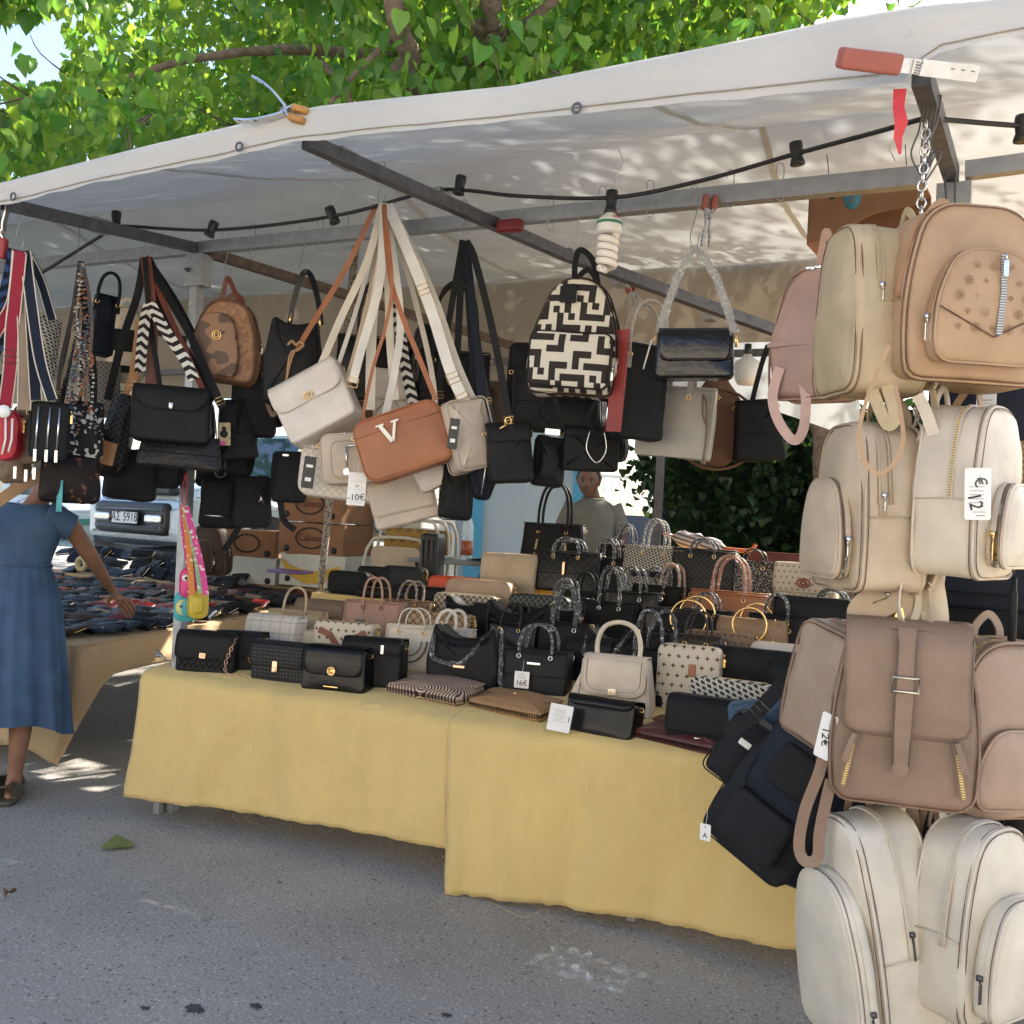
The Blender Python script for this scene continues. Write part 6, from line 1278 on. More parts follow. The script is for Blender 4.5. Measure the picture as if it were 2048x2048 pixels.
for (u, v, w, h, D, Y, m, lb, hw) in ((1300, 1184, 108, 86, .1, 1.5, pattern('navy and cream letter weave', P_oblique(60), (.42, .39, .33), (.015, .016, .02), .7), 'patterned black and cream tote with a band across, on the shelf', (.055, .14, .006)), (1398, 1192, 110, 88, .11, 1.5, pattern('black lattice', P_diamond(34, .12), (.011, .012, .012), (.035, .036, .036), .4), 'black lattice tote with rings on the shelf', (.06, .05, .006)), (1500, 1204, 100, 76, .1, 1.52, pattern('glitter black', P_speck(160, .58), (.012, .012, .013), (.4, .38, .35), .35), 'glittery black tote on the shelf', (.05, .06, .005)), (1205, 1190, 80, 70, .1, 1.5, BLK, 'black tote with a silver flower on the shelf', (.045, .1, .006)), (1240, 1150, 84, 56, .1, 1.8, BLKM, 'black bag at the back of the shelf before the seated man', (.045, .12, .006))):
    o = put(tote, u, v, w, h, D, m, lb, 2, Y=Y, hand=hw, wrapped='glittery' not in lb)
    if 'band' in lb: part('band', MB().box((0, -.066, .12), (.24, .006, .03)), NAVY, o, False)
o = put(flap_bag, 1606, 1210, 104, 76, .09, pattern('cream star lattice', P_star(36), (.47, .41, .32), (.16, .11, .07), .5), 'cream star print flap bag with a red oval badge on the shelf', -2, Y=1.5, drop=.62); part('oval_badge', MB().tube([(.03*cos(a), -.078, .13+.02*sin(a)) for a in [2*pi*i/20 for i in range(20)]], .004, 5, closed=True).tube([(.012*cos(a), -.078, .13+.01*sin(a)) for a in [2*pi*i/12 for i in range(12)]], .004, 5, closed=True), leather('dark red enamel', (.25, .03, .02)), o)
o = put(tote, 1655, 1262, 110, 60, .11, BLKM, 'black bowling bag with wrapped handles below the cream flap bag', -2, Y=1.3, hand=(.06, .07, .008), wrapped=True)
o = put(box_bag, 1562, 1128, 120, 52, .11, MAROON, 'maroon bag with thick film wrapped handles behind the glittery tote', -4, Y=1.95, r=.02); handle_arch(o, .09, -.02, .12, .06, .010, MAROON, wrapped=True)
part('hanging_handle', MB().tube(cr([(-.08, -.07, .1), (-.06, -.08, .02), (.02, -.085, -.01), (.08, -.08, .02), (.1, -.07, .1)], 6), .012, 7), FILM, o)
pm_ = thing('umbrella', 'folded striped umbrella with an orange handle lying across the back bags', 'umbrella', (0, 0, 0))
a, b = on_y(1345, 1072, 1.9), on_y(1450, 1098, 1.9); c_, d_ = on_y(1326, 1066, 1.9), on_y(1494, 1102, 1.9)
pts = [a.lerp(b, i/10) for i in range(11)]
part('folded_cover', MB().tube(pts, [.015, .035, .045, .045, .043, .045, .042, .045, .04, .03, .012], 14).rough(.012, 26, 2), pattern('umbrella stripes', lambda x, y, z: (((z+x*.25)*42).fract()).lt(.45), (.45, .42, .4), (.12, .09, .085), .7), pm_)
part('handle', MB().tube(cr([b, d_, d_+RT*.03+V((0, 0, .012)), d_+RT*.045+V((0, 0, .035))], 5), .012, 8), plain('orange varnished wood', (.5, .13, .05), .3), pm_); part('tip', MB().tube([c_, a], .010, 8), plain('orange varnished wood', (.5, .13, .05), .3), pm_)

# ------------------------------------------------------------------ wallets laid in rows
rnd = random.Random(21)
WC = [('navy', (.008, .012, .024)), ('black', (.008, .008, .009)), ('dark brown', (.05, .028, .02)), ('wine red', (.13, .016, .022)), ('cognac', (.22, .08, .035)), ('slate blue', (.02, .034, .058)), ('rosy grey', (.27, .15, .12)), ('bright red', (.33, .02, .025)), ('dusty beige', (.3, .22, .15)), ('charcoal', (.018, .019, .021))]
WM = {n: leather(n+' wallet leather', c, .5, 200, .4, 0, .22) for n, c in WC}
def wallet_mesh(v):
    w, l, h = ((.185, .1, .03), (.125, .1, .03), (.19, .102, .036))[v]
    mb = MB().cushion(rrect(w, l, .008, .008), h, h*.45, .003, 0).warp(lambda p: (p.x, p.z, -p.y+h/2)).rough(.003, 14, v); me = mb.mesh('wallet'); me.shade_smooth()
    fl = MB().cushion(rrect(w*.99, l*.55, .006, .02), .004, .0018, .001, 0).warp(lambda p: (p.x, p.z, -p.y+h+.002)).rough(.0015, 14, v).mesh('wallet_flap'); fl.shade_smooth()
    sn = MB().lathe([(0, 0), (.006, .001), (.005, .004), (0, .005)], 8, (0, l*.12, h+.004)).mesh('wallet_snap'); sn.materials.append(SILV)
    ed = MB().tube([(-w*.5, l*.9, h*.5), (-w*.497, l*.1, h*.55), (-w*.44, -.001, h*.55), (w*.44, -.001, h*.55), (w*.497, l*.1, h*.55), (w*.5, l*.9, h*.5)], .0035, 5).mesh('wallet_zip'); ed.shade_smooth()
    return me, fl, sn, ed
PM = [wallet_mesh(v) for v in range(3)]; cache = {}
def wcopy(me, n, mat):
    k = (me.name, mat.name)
    if k not in cache: c = me.copy(); c.materials.clear(); c.materials.append(mat); cache[k] = c
    return cache[k]
ROWN = 'front second third fourth fifth sixth seventh eighth ninth tenth eleventh twelfth thirteenth fourteenth fifteenth sixteenth seventeenth eighteenth nineteenth twentieth twenty-first twenty-second twenty-third twenty-fourth'.split()
PALE = plain('pale zip edge', (.5, .48, .45), .5)
def pick(): return rnd.choices([c[0] for c in WC], (6, 7, 4, 2.2, 1.8, 3, 1.6, 1.1, 1.4, 3))[0]
def wallet(x, y, z, rz, rx, v, nm, label, ry=0):
    m = WM[nm]; me, fl, sn, ed = PM[v]
    o = thing('wallet', label, 'wallet', Matrix.Translation((x, y, z)) @ Matrix.Rotation(rz, 4, 'Z') @ Matrix.Rotation(rx, 4, 'X') @ Matrix.Rotation(ry, 4, 'Y'), 'wallets laid out in rows on the beige table')
    part('body', wcopy(me, nm, m), None, o)
    if rnd.random() < .55: part('flap', wcopy(fl, nm, m), None, o); part('snap', sn, None, o)
    else: part('zip_edge', wcopy(ed, 'z', rnd.choice((PALE, SILV, GOLD, WM[nm]))), None, o)
y = .36; row = 0
while y < 2.72:
    xs = []; x = -.93 + rnd.uniform(-.02, .02)
    while x > (-.93-1.15-.83*(y-.36) if y < 2.1 else -1.62):
        if not (x > -1.02 and y < .5): xs.append(x)
        x -= rnd.uniform(.145, .19)
    cl_ = [pick() for _ in xs]
    for i, x in enumerate(xs):
        lf_ = cl_[i+1] if i+1 < len(xs) else None; rt_ = cl_[i-1] if i else None
        nb = 'between %s and %s ones' % (lf_, rt_) if lf_ and rt_ else 'at the row end beside a %s one' % (lf_ or rt_)
        wallet(x, y+rnd.uniform(-.02, .02), WZ(x, y)+.006+rnd.uniform(0, .012), R(rnd.uniform(-14, 14)), R(rnd.uniform(14, 27)), rnd.randrange(3), cl_[i], '%s wallet in the %s row, %s' % (cl_[i], ROWN[row], nb), R(rnd.uniform(-6, 6)))
    y += .115; row += 1
for r_ in range(3):
    x = -1.62; pv = 'ledge end'
    while x > -3.3-.2*r_:
        if rnd.random() < .95:
            nm = rnd.choice(['navy', 'slate blue', 'black', 'navy', 'charcoal']); wallet(x, 2.3+.15*r_+rnd.uniform(-.03, .03), WZ(x, 2.3)+.05+.06*r_+rnd.uniform(-.01, .02), R(rnd.uniform(-22, 22)), R(rnd.uniform(22, 60)), 2, nm, '%s wallet propped in the %s row of the ledge, after the %s' % (nm, ('front', 'middle', 'rear')[r_], pv), R(rnd.uniform(-14, 14))); pv = nm+' one'
        x -= rnd.uniform(.12, .17)
tag(part('display_ledge', MB().box((-2.6, 2.2, .80), (2.0, .06, .09)).box((-2.6, 2.5, .82), (2.0, .6, .05)), BGE, None, False), 'beige covered ledge raising the rear rows of wallets', 'ledge')
tag(part('tape_roll', torus(on_y(163, 1128, 2.1), .045, .02, 'y', 20, 8), plain('yellowish tape', (.4, .34, .18), .4)), 'roll of yellowish tape standing among the wallets', 'tape roll')
for u, v, Y, n, m_, lb in ((450, 1225, 1.1, 'dark', MUD, 'long dark brown purse at the aisle edge of the wallet table'), (500, 1214, 1.5, 'sand', SAND, 'sand coloured wallet at the aisle edge of the wallet table')):
    p = on_y(u, v, Y); tag(part('long_purse', MB().cushion(rrect(.24, .11, .02, .02), .035, .015, .005, 0).warp(lambda q: (q.x, q.z, -q.y+.02)).rough(.004, 10).warp(lambda q: V(q)+V((-.98, Y, WZ(-.98, Y)))), m_), lb, 'purse')
# ------------------------------------------------------------------ things behind the stall
CARD = plain('brown cardboard', (.24, .125, .07), .8, .12, .2, 6); CARDW = plain('white printed cardboard', (.52, .52, .48), .75, .08, .3, 6); BANY = plain('banana yellow print', (.55, .33, .03), .7); CPR = plain('dark red print', (.11, .03, .02), .8); TEAL = plain('blue green print', (.05, .2, .26), .7)
def carton(M, label, W, D, H, m, oval=None, txt=None, lid=True, group='cardboard fruit boxes stacked behind the tables', holes=True):
    o = thing('cardboard_box', label, 'cardboard box', M, group)
    part('box_body', MB().cushion(rrect(W, H, .004, .004), D, .004, .004, .002).rough(.003, 4, W*9+H), m, o, auto=30)
    if lid: part('lid_edge', MB().box((0, 0, H*.52), (W+.006, D+.006, .006)), m, o, False)
    if holes:
        mb = MB(); 
        for x, z in ((-.36, .22), (.36, .22)): mb.lathe([(0, -.001), (.024, -.001), (.024, .001), (0, .001)], 14, (W*x, -D/2-.006, H*z), Matrix.Rotation(pi/2, 4, 'X'))
        mb2 = MB()
        part('hand_hole', mb, INK, o)
    if oval:
        e = [(W*.22*cos(a), -D/2-.007, H*.55+H*.3*sin(a)) for a in [2*pi*i/30 for i in range(30)]]; part('printed_oval', MB().tube(e, .006, 5, closed=True), INK if oval == 1 else TEAL, o)
        if txt: text(txt, H*.3, CPR, o, (0, -D/2-.008, H*.55), name='printed_name')
    return o
p = on_y(618, 1113, 2.5); carton(pose(p+V((0, .2, 0)), R(2)), 'brown fruit box with an oval name print, lower one of the stack', .58, .4, .245, CARD, 1, 'Cabana')
p2 = on_y(618, 1054, 2.5); carton(pose(V((p.x-.01, p.y+.2, p.z+.25)), R(-1)), 'brown fruit box with an oval name print, topmost of the stack', .58, .4, .245, CARD, 1, 'Cabana')
p = on_y(470, 1112, 2.42); carton(pose(p+V((0, .2, -.02)), R(24)), 'brown fruit box turned with its open side towards the wallets', .44, .34, .22, CARD, 1)
p = on_y(620, 1175, 2.5); o = carton(pose(p+V((0, .2, 0)), R(2)), 'white fruit box with a yellow banana print under the brown stack', .58, .4, .245, CARDW, None)
part('banana_print', MB().ribbon([(-.27, -.208, .2), (-.2, -.208, .12), (-.05, -.208, .075), (.1, -.208, .08), (.24, -.208, .16)], [.01, .07, .1, .09, .02], .002), BANY, o)
p = on_y(485, 1172, 2.42); o = carton(pose(p+V((0, .2, 0)), R(10)), 'white fruit box with dark vent holes beside the brown backpack', .44, .34, .22, CARDW, None)
p = on_y(770, 1085, 2.9); o = carton(pose(p+V((0, .2, 0)), R(4)), 'white printed fruit box behind the folding chairs', .56, .4, .24, CARDW, 2); o = carton(pose(p+V((.02, .2, .245)), R(1)), 'white printed fruit box hidden behind the cream bag bunch', .56, .4, .2, CARDW, 2)
p = on_y(790, 1140, 2.9); o = carton(pose(p+V((.02, .2, -.13)), R(1)), 'white fruit box lowest behind the folding chairs', .56, .4, .24, CARDW, None)
p = on_y(1722, 480, .7); o = thing('cardboard_box', 'open brown fruit box with a blue oval mark, held up under the front rail', 'cardboard box', pose(p, R(-3), R(0), 0))
W_, H_ = .42, .24
part('front_panel', MB().cushion(rpoly([(-W_/2, 0, .004), (-W_*.3, .02, .02), (W_*.1, H_*.42, .03), (W_/2, H_*.5, .004), (W_/2, H_, .004), (-W_/2, H_, .004)]), .008, .002, .001, 0), CARD, o, auto=30); part('side_panel', MB().box((-W_/2, .16, H_*.5), (.008, .32, H_)), CARD, o, False); part('back_panel', MB().box((0, .32, H_*.5), (W_, .008, H_)), CARD, o, False); part('bottom_panel', MB().box((0, .16, H_), (W_, .32, .008)), CARD, o, False)
part('blue_oval', MB().lathe([(0, -.001), (.042, -.001), (.042, .001), (0, .001)], 24, M=Matrix.Translation((-.04, -.006, H_*.72)) @ Matrix.Diagonal((.8, 1, 1.15, 1)) @ Matrix.Rotation(pi/2, 4, 'X')), TEAL, o); text('2', .05, CARD, o, (-.04, -.0085, H_*.7), name='printed_number'); part('hand_hole', MB().lathe([(0, -.001), (.014, -.001), (.014, .001), (0, .001)], 14, (-.12, -.006, H_*.78), Matrix.Rotation(pi/2, 4, 'X')), INK, o)
part('hanging_wire', MB().tube([(-.15, .1, H_), (-.15, .0, H_+.12)], .002, 4).tube([(.15, .1, H_), (.15, .0, H_+.12)], .002, 4), GALVD, o)
p = on_y(418, 1150, 2.0); o = backpack(pose(p, R(18), 0, R(4)), 'dark brown backpack with a small front pocket standing behind the wallets', .30, .36, .14, pattern('brown monogram', P_star(40), (.035, .022, .016), (.07, .05, .035), .5), None, pocket=(.14, .22, .04, .03), straps=(), pm=MUD, sh=.55, top=.6)
tag(part('tablet_box', MB().box((0, 0, 0), (.26, .16, .02)).warp(lambda q: on_y(580, 1143, 1.9)+q), plain('purple print', (.16, .09, .22), .4)), 'flat purple box on the far end of the wallet table', 'box')
# folding chairs leaning in a stack
WPT = plain('cream painted tube', (.55, .5, .42), .4); FLOR = pattern('flowered cloth', P_circle(13), (.35, .2, .05), (.06, .05, .045), .8)
ch0 = None
for i, (u, v, Y, lb, sm) in enumerate(((765, 1196, 2.25, 'folding chair with a plain beige back, front one of the leaning stack', BEIGE), (790, 1180, 2.36, 'folding chair with a flowered back, second of the leaning stack', FLOR), (812, 1180, 2.46, 'folding chair with a flowered back, third of the leaning stack', FLOR), (830, 1180, 2.56, 'folding chair hindmost in the leaning stack beside the black case', FLOR))):
    p = on_y(u, v, Y); M = pose(V((p.x, p.y, .02)), R(12), 0, R(-10)); h = p.z+.42-.02 if i == 0 else p.z+.5-.02; w = .21
    o = thing('folding_chair', lb, 'folding chair', M, 'folding chairs stacked behind the tables')
    part('tube_frame', MB().tube(cr([(-w-.03, 0, 0), (-w-.02, 0, h*.8), (-w+.02, 0, h-.04), (-w+.1, 0, h), (w-.1, 0, h), (w-.02, 0, h-.04), (w+.02, 0, h*.8), (w+.03, 0, 0)], 5), .012, 8), WPT, o)
    part('backrest', MB().cushion([(x, z+h-.3) for x, z in rrect(.36, .24, .03, .05)], .02, .006, .006, 0), sm, o); part('seat', MB().cushion([(x, z+.3) for x, z in rrect(.36, .34, .03, .05)], .02, .006, .006, 0, off=(0, .03, 0)), sm, o)
    for s in (-1, 1): part('rear_leg', MB().tube([(s*(w-.02), .05, 0), (s*(w-.02), .03, h*.62)], .010, 8), WPT, o)
p = on_y(862, 1172, 2.1); o = thing('speaker_case', 'tall upright black case with rounded edges behind the black pouches', 'case', pose(V((p.x, p.y, .0)), R(14)))
hh = on_y(862, 1066, 2.1).z
part('case_body', MB().cushion(rrect(.125, hh, .02, .03), .18, .02, .004, .004), BLKP, o)
for x in (-.035, 0, .035): part('rib', MB().tube([(x, -.094, hh-.42), (x, -.094, hh-.04)], .006, 5), BLKP, o)
part('wheel', MB().lathe([(0, -.02), (.03, -.02), (.03, .02), (0, .02)], 12, (0, .05, .03), Matrix.Rotation(pi/2, 4, 'Y')), BLKP, o)
# side table with bottle
p = on_y(905, 1118, 2.5); o = thing('side_table', 'small grey folding table carrying a water bottle', 'table', pose(V((p.x, p.y, 0)), R(5)))
part('table_top', MB().rbox((0, .1, p.z-.02), (.6, .4, .03), .01), plain('grey plastic', (.25, .26, .27), .5), o)
for x in (-.27, .27):
    for y in (-.05, .25): part('leg', MB().tube([(x, y, 0), (x*.9, y, p.z-.03)], .012, 6), GALVD, o)
bt = thing('water_bottle', 'clear plastic water bottle with an orange label', 'bottle', pose(p+V((.08, .05, 0)), 0))
gl, nt, pp, tc = base('clear bottle'); pp.inputs['Base Color'].default_value = (.8, .86, .9, 1); pp.inputs['Roughness'].default_value = .08; pp.inputs['Alpha'].default_value = .4
part('bottle_body', MB().lathe([(0, 0), (.036, 0), (.04, .01), (.04, .05), (.037, .06), (.04, .07), (.04, .16), (.037, .17), (.04, .18), (.04, .22), (.03, .26), (.014, .285), (.014, .3), (0, .3)], 18), gl, bt); part('cap', MB().lathe([(0, .3), (.016, .3), (.016, .32), (0, .32)], 12), plain('pale blue cap', (.4, .5, .6)), bt); part('label_sleeve', MB().lathe([(.0395, .03), (.041, .03), (.041, .13), (.0395, .13)], 18), plain('orange brown label', (.35, .1, .04), .4, .3, .5, 40), bt)
for (u, v, dx) in ((880, 1108, -.12), (960, 1112, .22), (985, 1112, .26)): tag(part('magazine', MB().box((0, 0, 0), (.18, .13, .012)).warp(lambda q: p+V((dx, .02, .008))+q), plain('printed paper', (.4, .42, .45), .4, .5, .5, 25)), {880: 'crumpled papers beside the water bottle', 960: 'magazine at the outer edge of the grey side table', 985: 'second magazine overlapping at the edge of the grey side table'}[u], 'magazine')
# pickup truck on the quay
TP = at(296, 1000, 12.4); TPg = V((TP.x, TP.y, gz(TP.x, TP.y)))
hd = atan2(FW.y, FW.x)+pi+R(-36)      # heading of the bonnet
tr = thing('pickup_truck', 'silver pickup truck parked nose on at the quay with its number plate showing', 'pickup truck', Matrix.Translation(TPg) @ Matrix.Rotation(hd-pi/2, 4, 'Z') @ Matrix.Scale(1.12, 4))
# local: y forward (nose at y=0, tail at -5), x right
PAINT = leather('pale silver paint', (.6, .66, .7), .25, 500, .02, .8); GLS = plain('dark car glass', (.03, .06, .09), .05, .1, .8); RUB = plain('tyre rubber', (.012, .012, .012), .8)
def loft(secs, name, m, par, auto=35):
    mb = MB(); n = len(secs[0]); mb.add([p for s_ in secs for p in s_], [(i*n+k, i*n+(k+1) % n, (i+1)*n+(k+1) % n, (i+1)*n+k) for i in range(len(secs)-1) for k in range(n)] + [tuple(range(n-1, -1, -1)), tuple((len(secs)-1)*n+k for k in range(n))]); return part(name, mb, m, par, auto=auto)
def carsec(y, w, zb, zt, r=.08): return [(x, y, z) for x, z in [(-w+r, zb), (w-r, zb), (w, zb+r), (w, zt-r*1.6), (w-r*1.6, zt), (-w+r*1.6, zt), (-w, zt-r*1.6), (-w, zb+r)]]
loft([carsec(0, .72, .45, .92), carsec(-.08, .86, .42, 1.0), carsec(-.35, .91, .42, 1.06), carsec(-1.2, .92, .42, 1.13), carsec(-3.2, .92, .42, 1.15), carsec(-5.1, .9, .45, 1.12)], 'body', PAINT, tr)
loft([carsec(-1.15, .80, 1.08, 1.14), carsec(-1.75, .70, 1.08, 1.74, .1), carsec(-2.9, .70, 1.08, 1.76, .1), carsec(-3.2, .78, 1.08, 1.2)], 'cab', PAINT, tr)
part('windscreen', MB().add([(-.72, -1.13, 1.17), (.72, -1.13, 1.17), (.60, -1.70, 1.70), (-.60, -1.70, 1.70)], [(0, 1, 2, 3)]), GLS, tr, False)
for s in (-1, 1):
    part('side_window', MB().add([(s*.80, -1.45, 1.2), (s*.735, -1.85, 1.66), (s*.735, -2.85, 1.66), (s*.79, -3.0, 1.2)], [(0, 1, 2, 3)]), GLS, tr, False)
    part('headlight', MB().rbox((s*.66, -.04, .86), (.34, .14, .16), .05), plain('headlight glass', (.7, .75, .8), .1), tr)
    part('fog_lamp', MB().lathe([(0, -.01), (.06, -.01), (.06, .02), (0, .02)], 14, (s*.6, .07, .5), Matrix.Rotation(pi/2, 4, 'X')), plain('headlight glass', (.7, .75, .8), .1), tr)
    part('door_mirror', MB().rbox((s*1.02, -1.5, 1.15), (.2, .1, .16), .04), PAINT, tr)
    for y in (-.95, -4.0):
        w = part('tyre', MB().lathe([(.2, -.11), (.36, -.11), (.39, -.07), (.39, .07), (.36, .11), (.2, .11)], 22, (s*.83, y, .39), Matrix.Rotation(pi/2, 4, 'Y')), RUB, tr)
        part('rim', MB().lathe([(0, -.1), (.2, -.11), (.22, .0), (.2, .11), (0, .1)], 14, (s*.84, y, .39), Matrix.Rotation(pi/2, 4, 'Y')), SILV, w)
        part('wheel_arch', MB().tube([(s*.93, y+.47*cos(a), .42+.45*sin(a)) for a in [pi*i/14 for i in range(15)]], .04, 6), PAINT, tr)
DG = plain('dark grille', (.02, .02, .022), .4)
part('bumper', MB().cushion(rpoly([(-.88, .44, .08), (.88, .44, .08), (.93, .9, .1), (-.93, .9, .1)]), .36, .1, 0, .05, off=(0, -.02, 0)), PAINT, tr)
part('skirt', MB().cushion(rpoly([(-.8, .22, .1), (.8, .22, .1), (.86, .5, .05), (-.86, .5, .05)]), .3, .08, 0, .03, off=(0, -.02, 0)), BLKP, tr)
part('grille', MB().rbox((0, .17, .69), (1.3, .12, .34), .09), DG, tr)
for z in (.6, .78): part('grille_bar', MB().rbox((0, .24, z), (1.2, .03, .03), .01), metal('grey trim', (.3, .31, .33), .4), tr)
part('bonnet_grille', MB().rbox((0, .02, .99), (1.0, .14, .1), .03), DG, tr)
for s in (-1, 1): part('grille_trim', MB().rbox((s*.46, .24, .69), (.28, .05, .09), .03), SILV, tr)
pl = part('number_plate', MB().rbox((0, .27, .69), (.47, .015, .125), .01), PAPER, tr); part('plate_frame', MB().tube([(-.24, .276, .623), (.24, .276, .623), (.24, .276, .757), (-.24, .276, .757)], .010, 5, closed=True), BLKP, pl)
text('ΑΣ 5918', .13, INK, pl, (0, .2795, .692), (pi/2, 0, pi), 'plate_number')
# boats in the harbour
def boat(u, v, d, L, label, hull, stripe, yaw, mast=True):
    p = at(u, v, d); o = thing('boat', label, 'boat', pose(V((p.x, p.y, .3)), yaw), 'boats moored in the harbour'); secs = []
    for i in range(9):
        t = i/8; x = -L/2+L*t; w = L*.16*(1-(max(0, t-.45)/.55)**2.2)*(.8+.2*min(1, t*4)); h = L*.09+L*.06*t*t
        secs.append([(x, -w, h), (x, -w*.92, h*.35), (x, -w*.45, -.25), (x, w*.45, -.25), (x, w*.92, h*.35), (x, w, h)])
    loft(secs, 'hull', hull, o, 50)
    for s in (-1, 1): part('side_stripe', MB().ribbon([(q[0][0], s*q[5][1]*1.02, q[0][2]*.62) for q in secs], .16, .03, (0, s, 0)), stripe, o); part('gunwale', MB().tube([(q[0][0], s*q[5][1], q[0][2]) for q in secs], .05, 5), plain('white gloss paint', (.7, .72, .72), .3), o)
    part('cabin', MB().cushion([(x-L*.1, z+L*.08) for x, z in rrect(L*.3, L*.17, .05, .2, .8)], L*.2, .1, .05, .05), plain('white gloss paint', (.7, .72, .72), .3), o)
    part('cabin_window', MB().rbox((-L*.1, -L*.106, L*.18), (L*.2, .05, L*.045), .04), GLS, o)
    if mast: part('mast', MB().tube([(L*.12, 0, L*.1), (L*.12, 0, L*.75)], .06, 6), plain('varnished mast', (.3, .2, .1)), o)
boat(150, 1035, 27, 7, 'white boat with a green stripe moored beyond the blue dressed woman', plain('white hull', (.6, .66, .66), .35), plain('green hull paint', (.01, .15, .1), .4), YAW+R(6)); boat(215, 1000, 44, 8, 'small pale boat farther out behind the green striped one', plain('pale hull', (.6, .62, .62), .35), plain('blue hull paint', (.05, .12, .25), .4), YAW-R(12))
# kiosk, fence, sunlit wall, hedge
KW = plain('pale blue grey wall', (.42, .48, .54), .7, .06, .3, 1); KB = plain('sky blue paint', (.07, .32, .52), .5)
p = at(1015, 1000, 11.5); g0 = gz(p.x, p.y); ks = thing('kiosk', 'pale kiosk wall with sky blue uprights beyond the black tote', 'kiosk', pose(V((p.x, p.y, g0)), YAW))
part('wall', MB().box((0, .9, 1.4), (1.9, 1.8, 2.8)), KW, ks, False)
for u in (950, 1162): x = (V(at(u, 1000, 11.5))-p).dot(RT); part('upright', MB().box((x, -.03, 1.4), (.19, .06, 2.8)), KB, ks, False)
wv = part('window', MB().box((-.72, -.02, .95), (.3, .05, .9)), PAPER, ks, False)
for z in (.68, 1.2): part('pane', MB().box((-.72, -.05, z), (.22, .02, .42)), KW, wv, False)
part('plinth', MB().box((0, -.05, .12), (1.96, .08, .24)), KW, ks, False); part('roof', MB().box((0, .9, 2.86), (2.2, 2.1, .1)), PAPER, ks, False)
WPAINT = plain('white fence paint', (.75, .74, .7), .5)
fc = thing('white_fence', 'white metal railing with thin upright bars behind the seated man', 'fence')
f0, f1 = at(1175, 960, 12.5), at(1420, 960, 13.5); zt = at(1250, 955, 12.8).z; zb_ = gz(f0.x, f0.y)
for z in (zt, zb_+.15): part('fence_rail', MB().tube([V((f0.x, f0.y, z)), V((f1.x, f1.y, z))], .022, 6), WPAINT, fc)
for i in range(17): q = V(f0).lerp(f1, i/16); part('fence_bar', MB().tube([(q.x, q.y, zb_), (q.x, q.y, zt)], .009 if i % 8 else .03, 6), WPAINT, fc)
sw = thing('sunlit_wall', 'low white wall in full sun beyond the white railing', 'wall')
w0, w1 = at(1120, 1040, 17), at(1700, 1040, 18.5); part('wall_block', sqbar(V((w0.x, w0.y, .9)), V((w1.x, w1.y, .9)), .3, .9), WPAINT, sw, False)
# leaves
def leafmat(name, c1, c2, tr=.45, sc=2.2):
    m, nt, p, tc = base(name); nt.nodes.remove(p); out = nt.nodes['Material Output']
    gi = nt.nodes.new('ShaderNodeNewGeometry'); r = gi.outputs['Random Per Island']
    c = mixc(nt, r, c1, c2); t2 = mixc(nt, r, tuple(x*1.6 for x in c1), (min(.8, c2[0]*2.4), min(.85, c2[1]*1.9), c2[2]*.8))
    d = nt.nodes.new('ShaderNodeBsdfDiffuse'); t = nt.nodes.new('ShaderNodeBsdfTranslucent'); g = nt.nodes.new('ShaderNodeBsdfGlossy'); g.inputs['Roughness'].default_value = .35; g.inputs[0].default_value = (.8, .8, .8, 1)
    mx = nt.nodes.new('ShaderNodeMixShader'); mx.inputs[0].default_value = tr; m2 = nt.nodes.new('ShaderNodeMixShader'); m2.inputs[0].default_value = .03
    nt.links.new(c, d.inputs[0]); nt.links.new(t2, t.inputs[0]); nt.links.new(d.outputs[0], mx.inputs[1]); nt.links.new(t.outputs[0], mx.inputs[2]); nt.links.new(mx.outputs[0], m2.inputs[1]); nt.links.new(g.outputs[0], m2.inputs[2]); nt.links.new(m2.outputs[0], out.inputs['Surface']); return m
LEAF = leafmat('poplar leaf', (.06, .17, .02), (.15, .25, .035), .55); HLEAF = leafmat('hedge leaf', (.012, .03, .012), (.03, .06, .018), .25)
CORD = [(0, 0), (.16, .05), (.38, -.02), (.5, .2), (.44, .45), (.25, .72), (0, 1.05), (-.25, .72), (-.44, .45), (-.5, .2), (-.38, -.02), (-.16, .05)]
def leafverts(s, fold, curl): return [V((x*s*(1-.25*curl), (y)*s, -abs(x)*fold*s - y*y*curl*s)) for x, y in CORD] + [V((0, .3*s, 0))]
LF = [(i, (i+1) % 12, 12) for i in range(12)]
def rmat(rnd, droop=1):
    a = rnd.uniform(0, 2*pi); return Matrix.Rotation(a, 3, 'Z') @ Matrix.Rotation(R(rnd.uniform(-115, -35) if droop else rnd.uniform(-90, 60)), 3, 'X') @ Matrix.Rotation(R(rnd.uniform(-45, 45)), 3, 'Y')
BARK = plain('grey brown bark', (.17, .12, .085), .9, .35, .2, 20, 0, .8)
rnd = random.Random(4)
tree = thing('poplar_tree', 'leafy broad tree with heart shaped leaves spreading over the stall', 'tree', (2.2, 5.2, 0))
TB = V((2.2, 5.2, 0))
def limb(pts, r0, r1, nm='branch'):
    c = cr(pts, 6); mb = MB().tube(c, [r0+(r1-r0)*i/(len(c)-1) for i in range(len(c))], 9).rough(r0*.25, 5, r0*40); return wpart(nm, mb, BARK, tree)
limb([TB+V((0, 0, -.1)), TB+V((.05, 0, 1.5)), TB+V((-.1, -.1, 3.0)), TB+V((-.3, -.1, 4.6))], .2, .13, 'trunk')
fk = TB+V((-.3, -.1, 4.4))
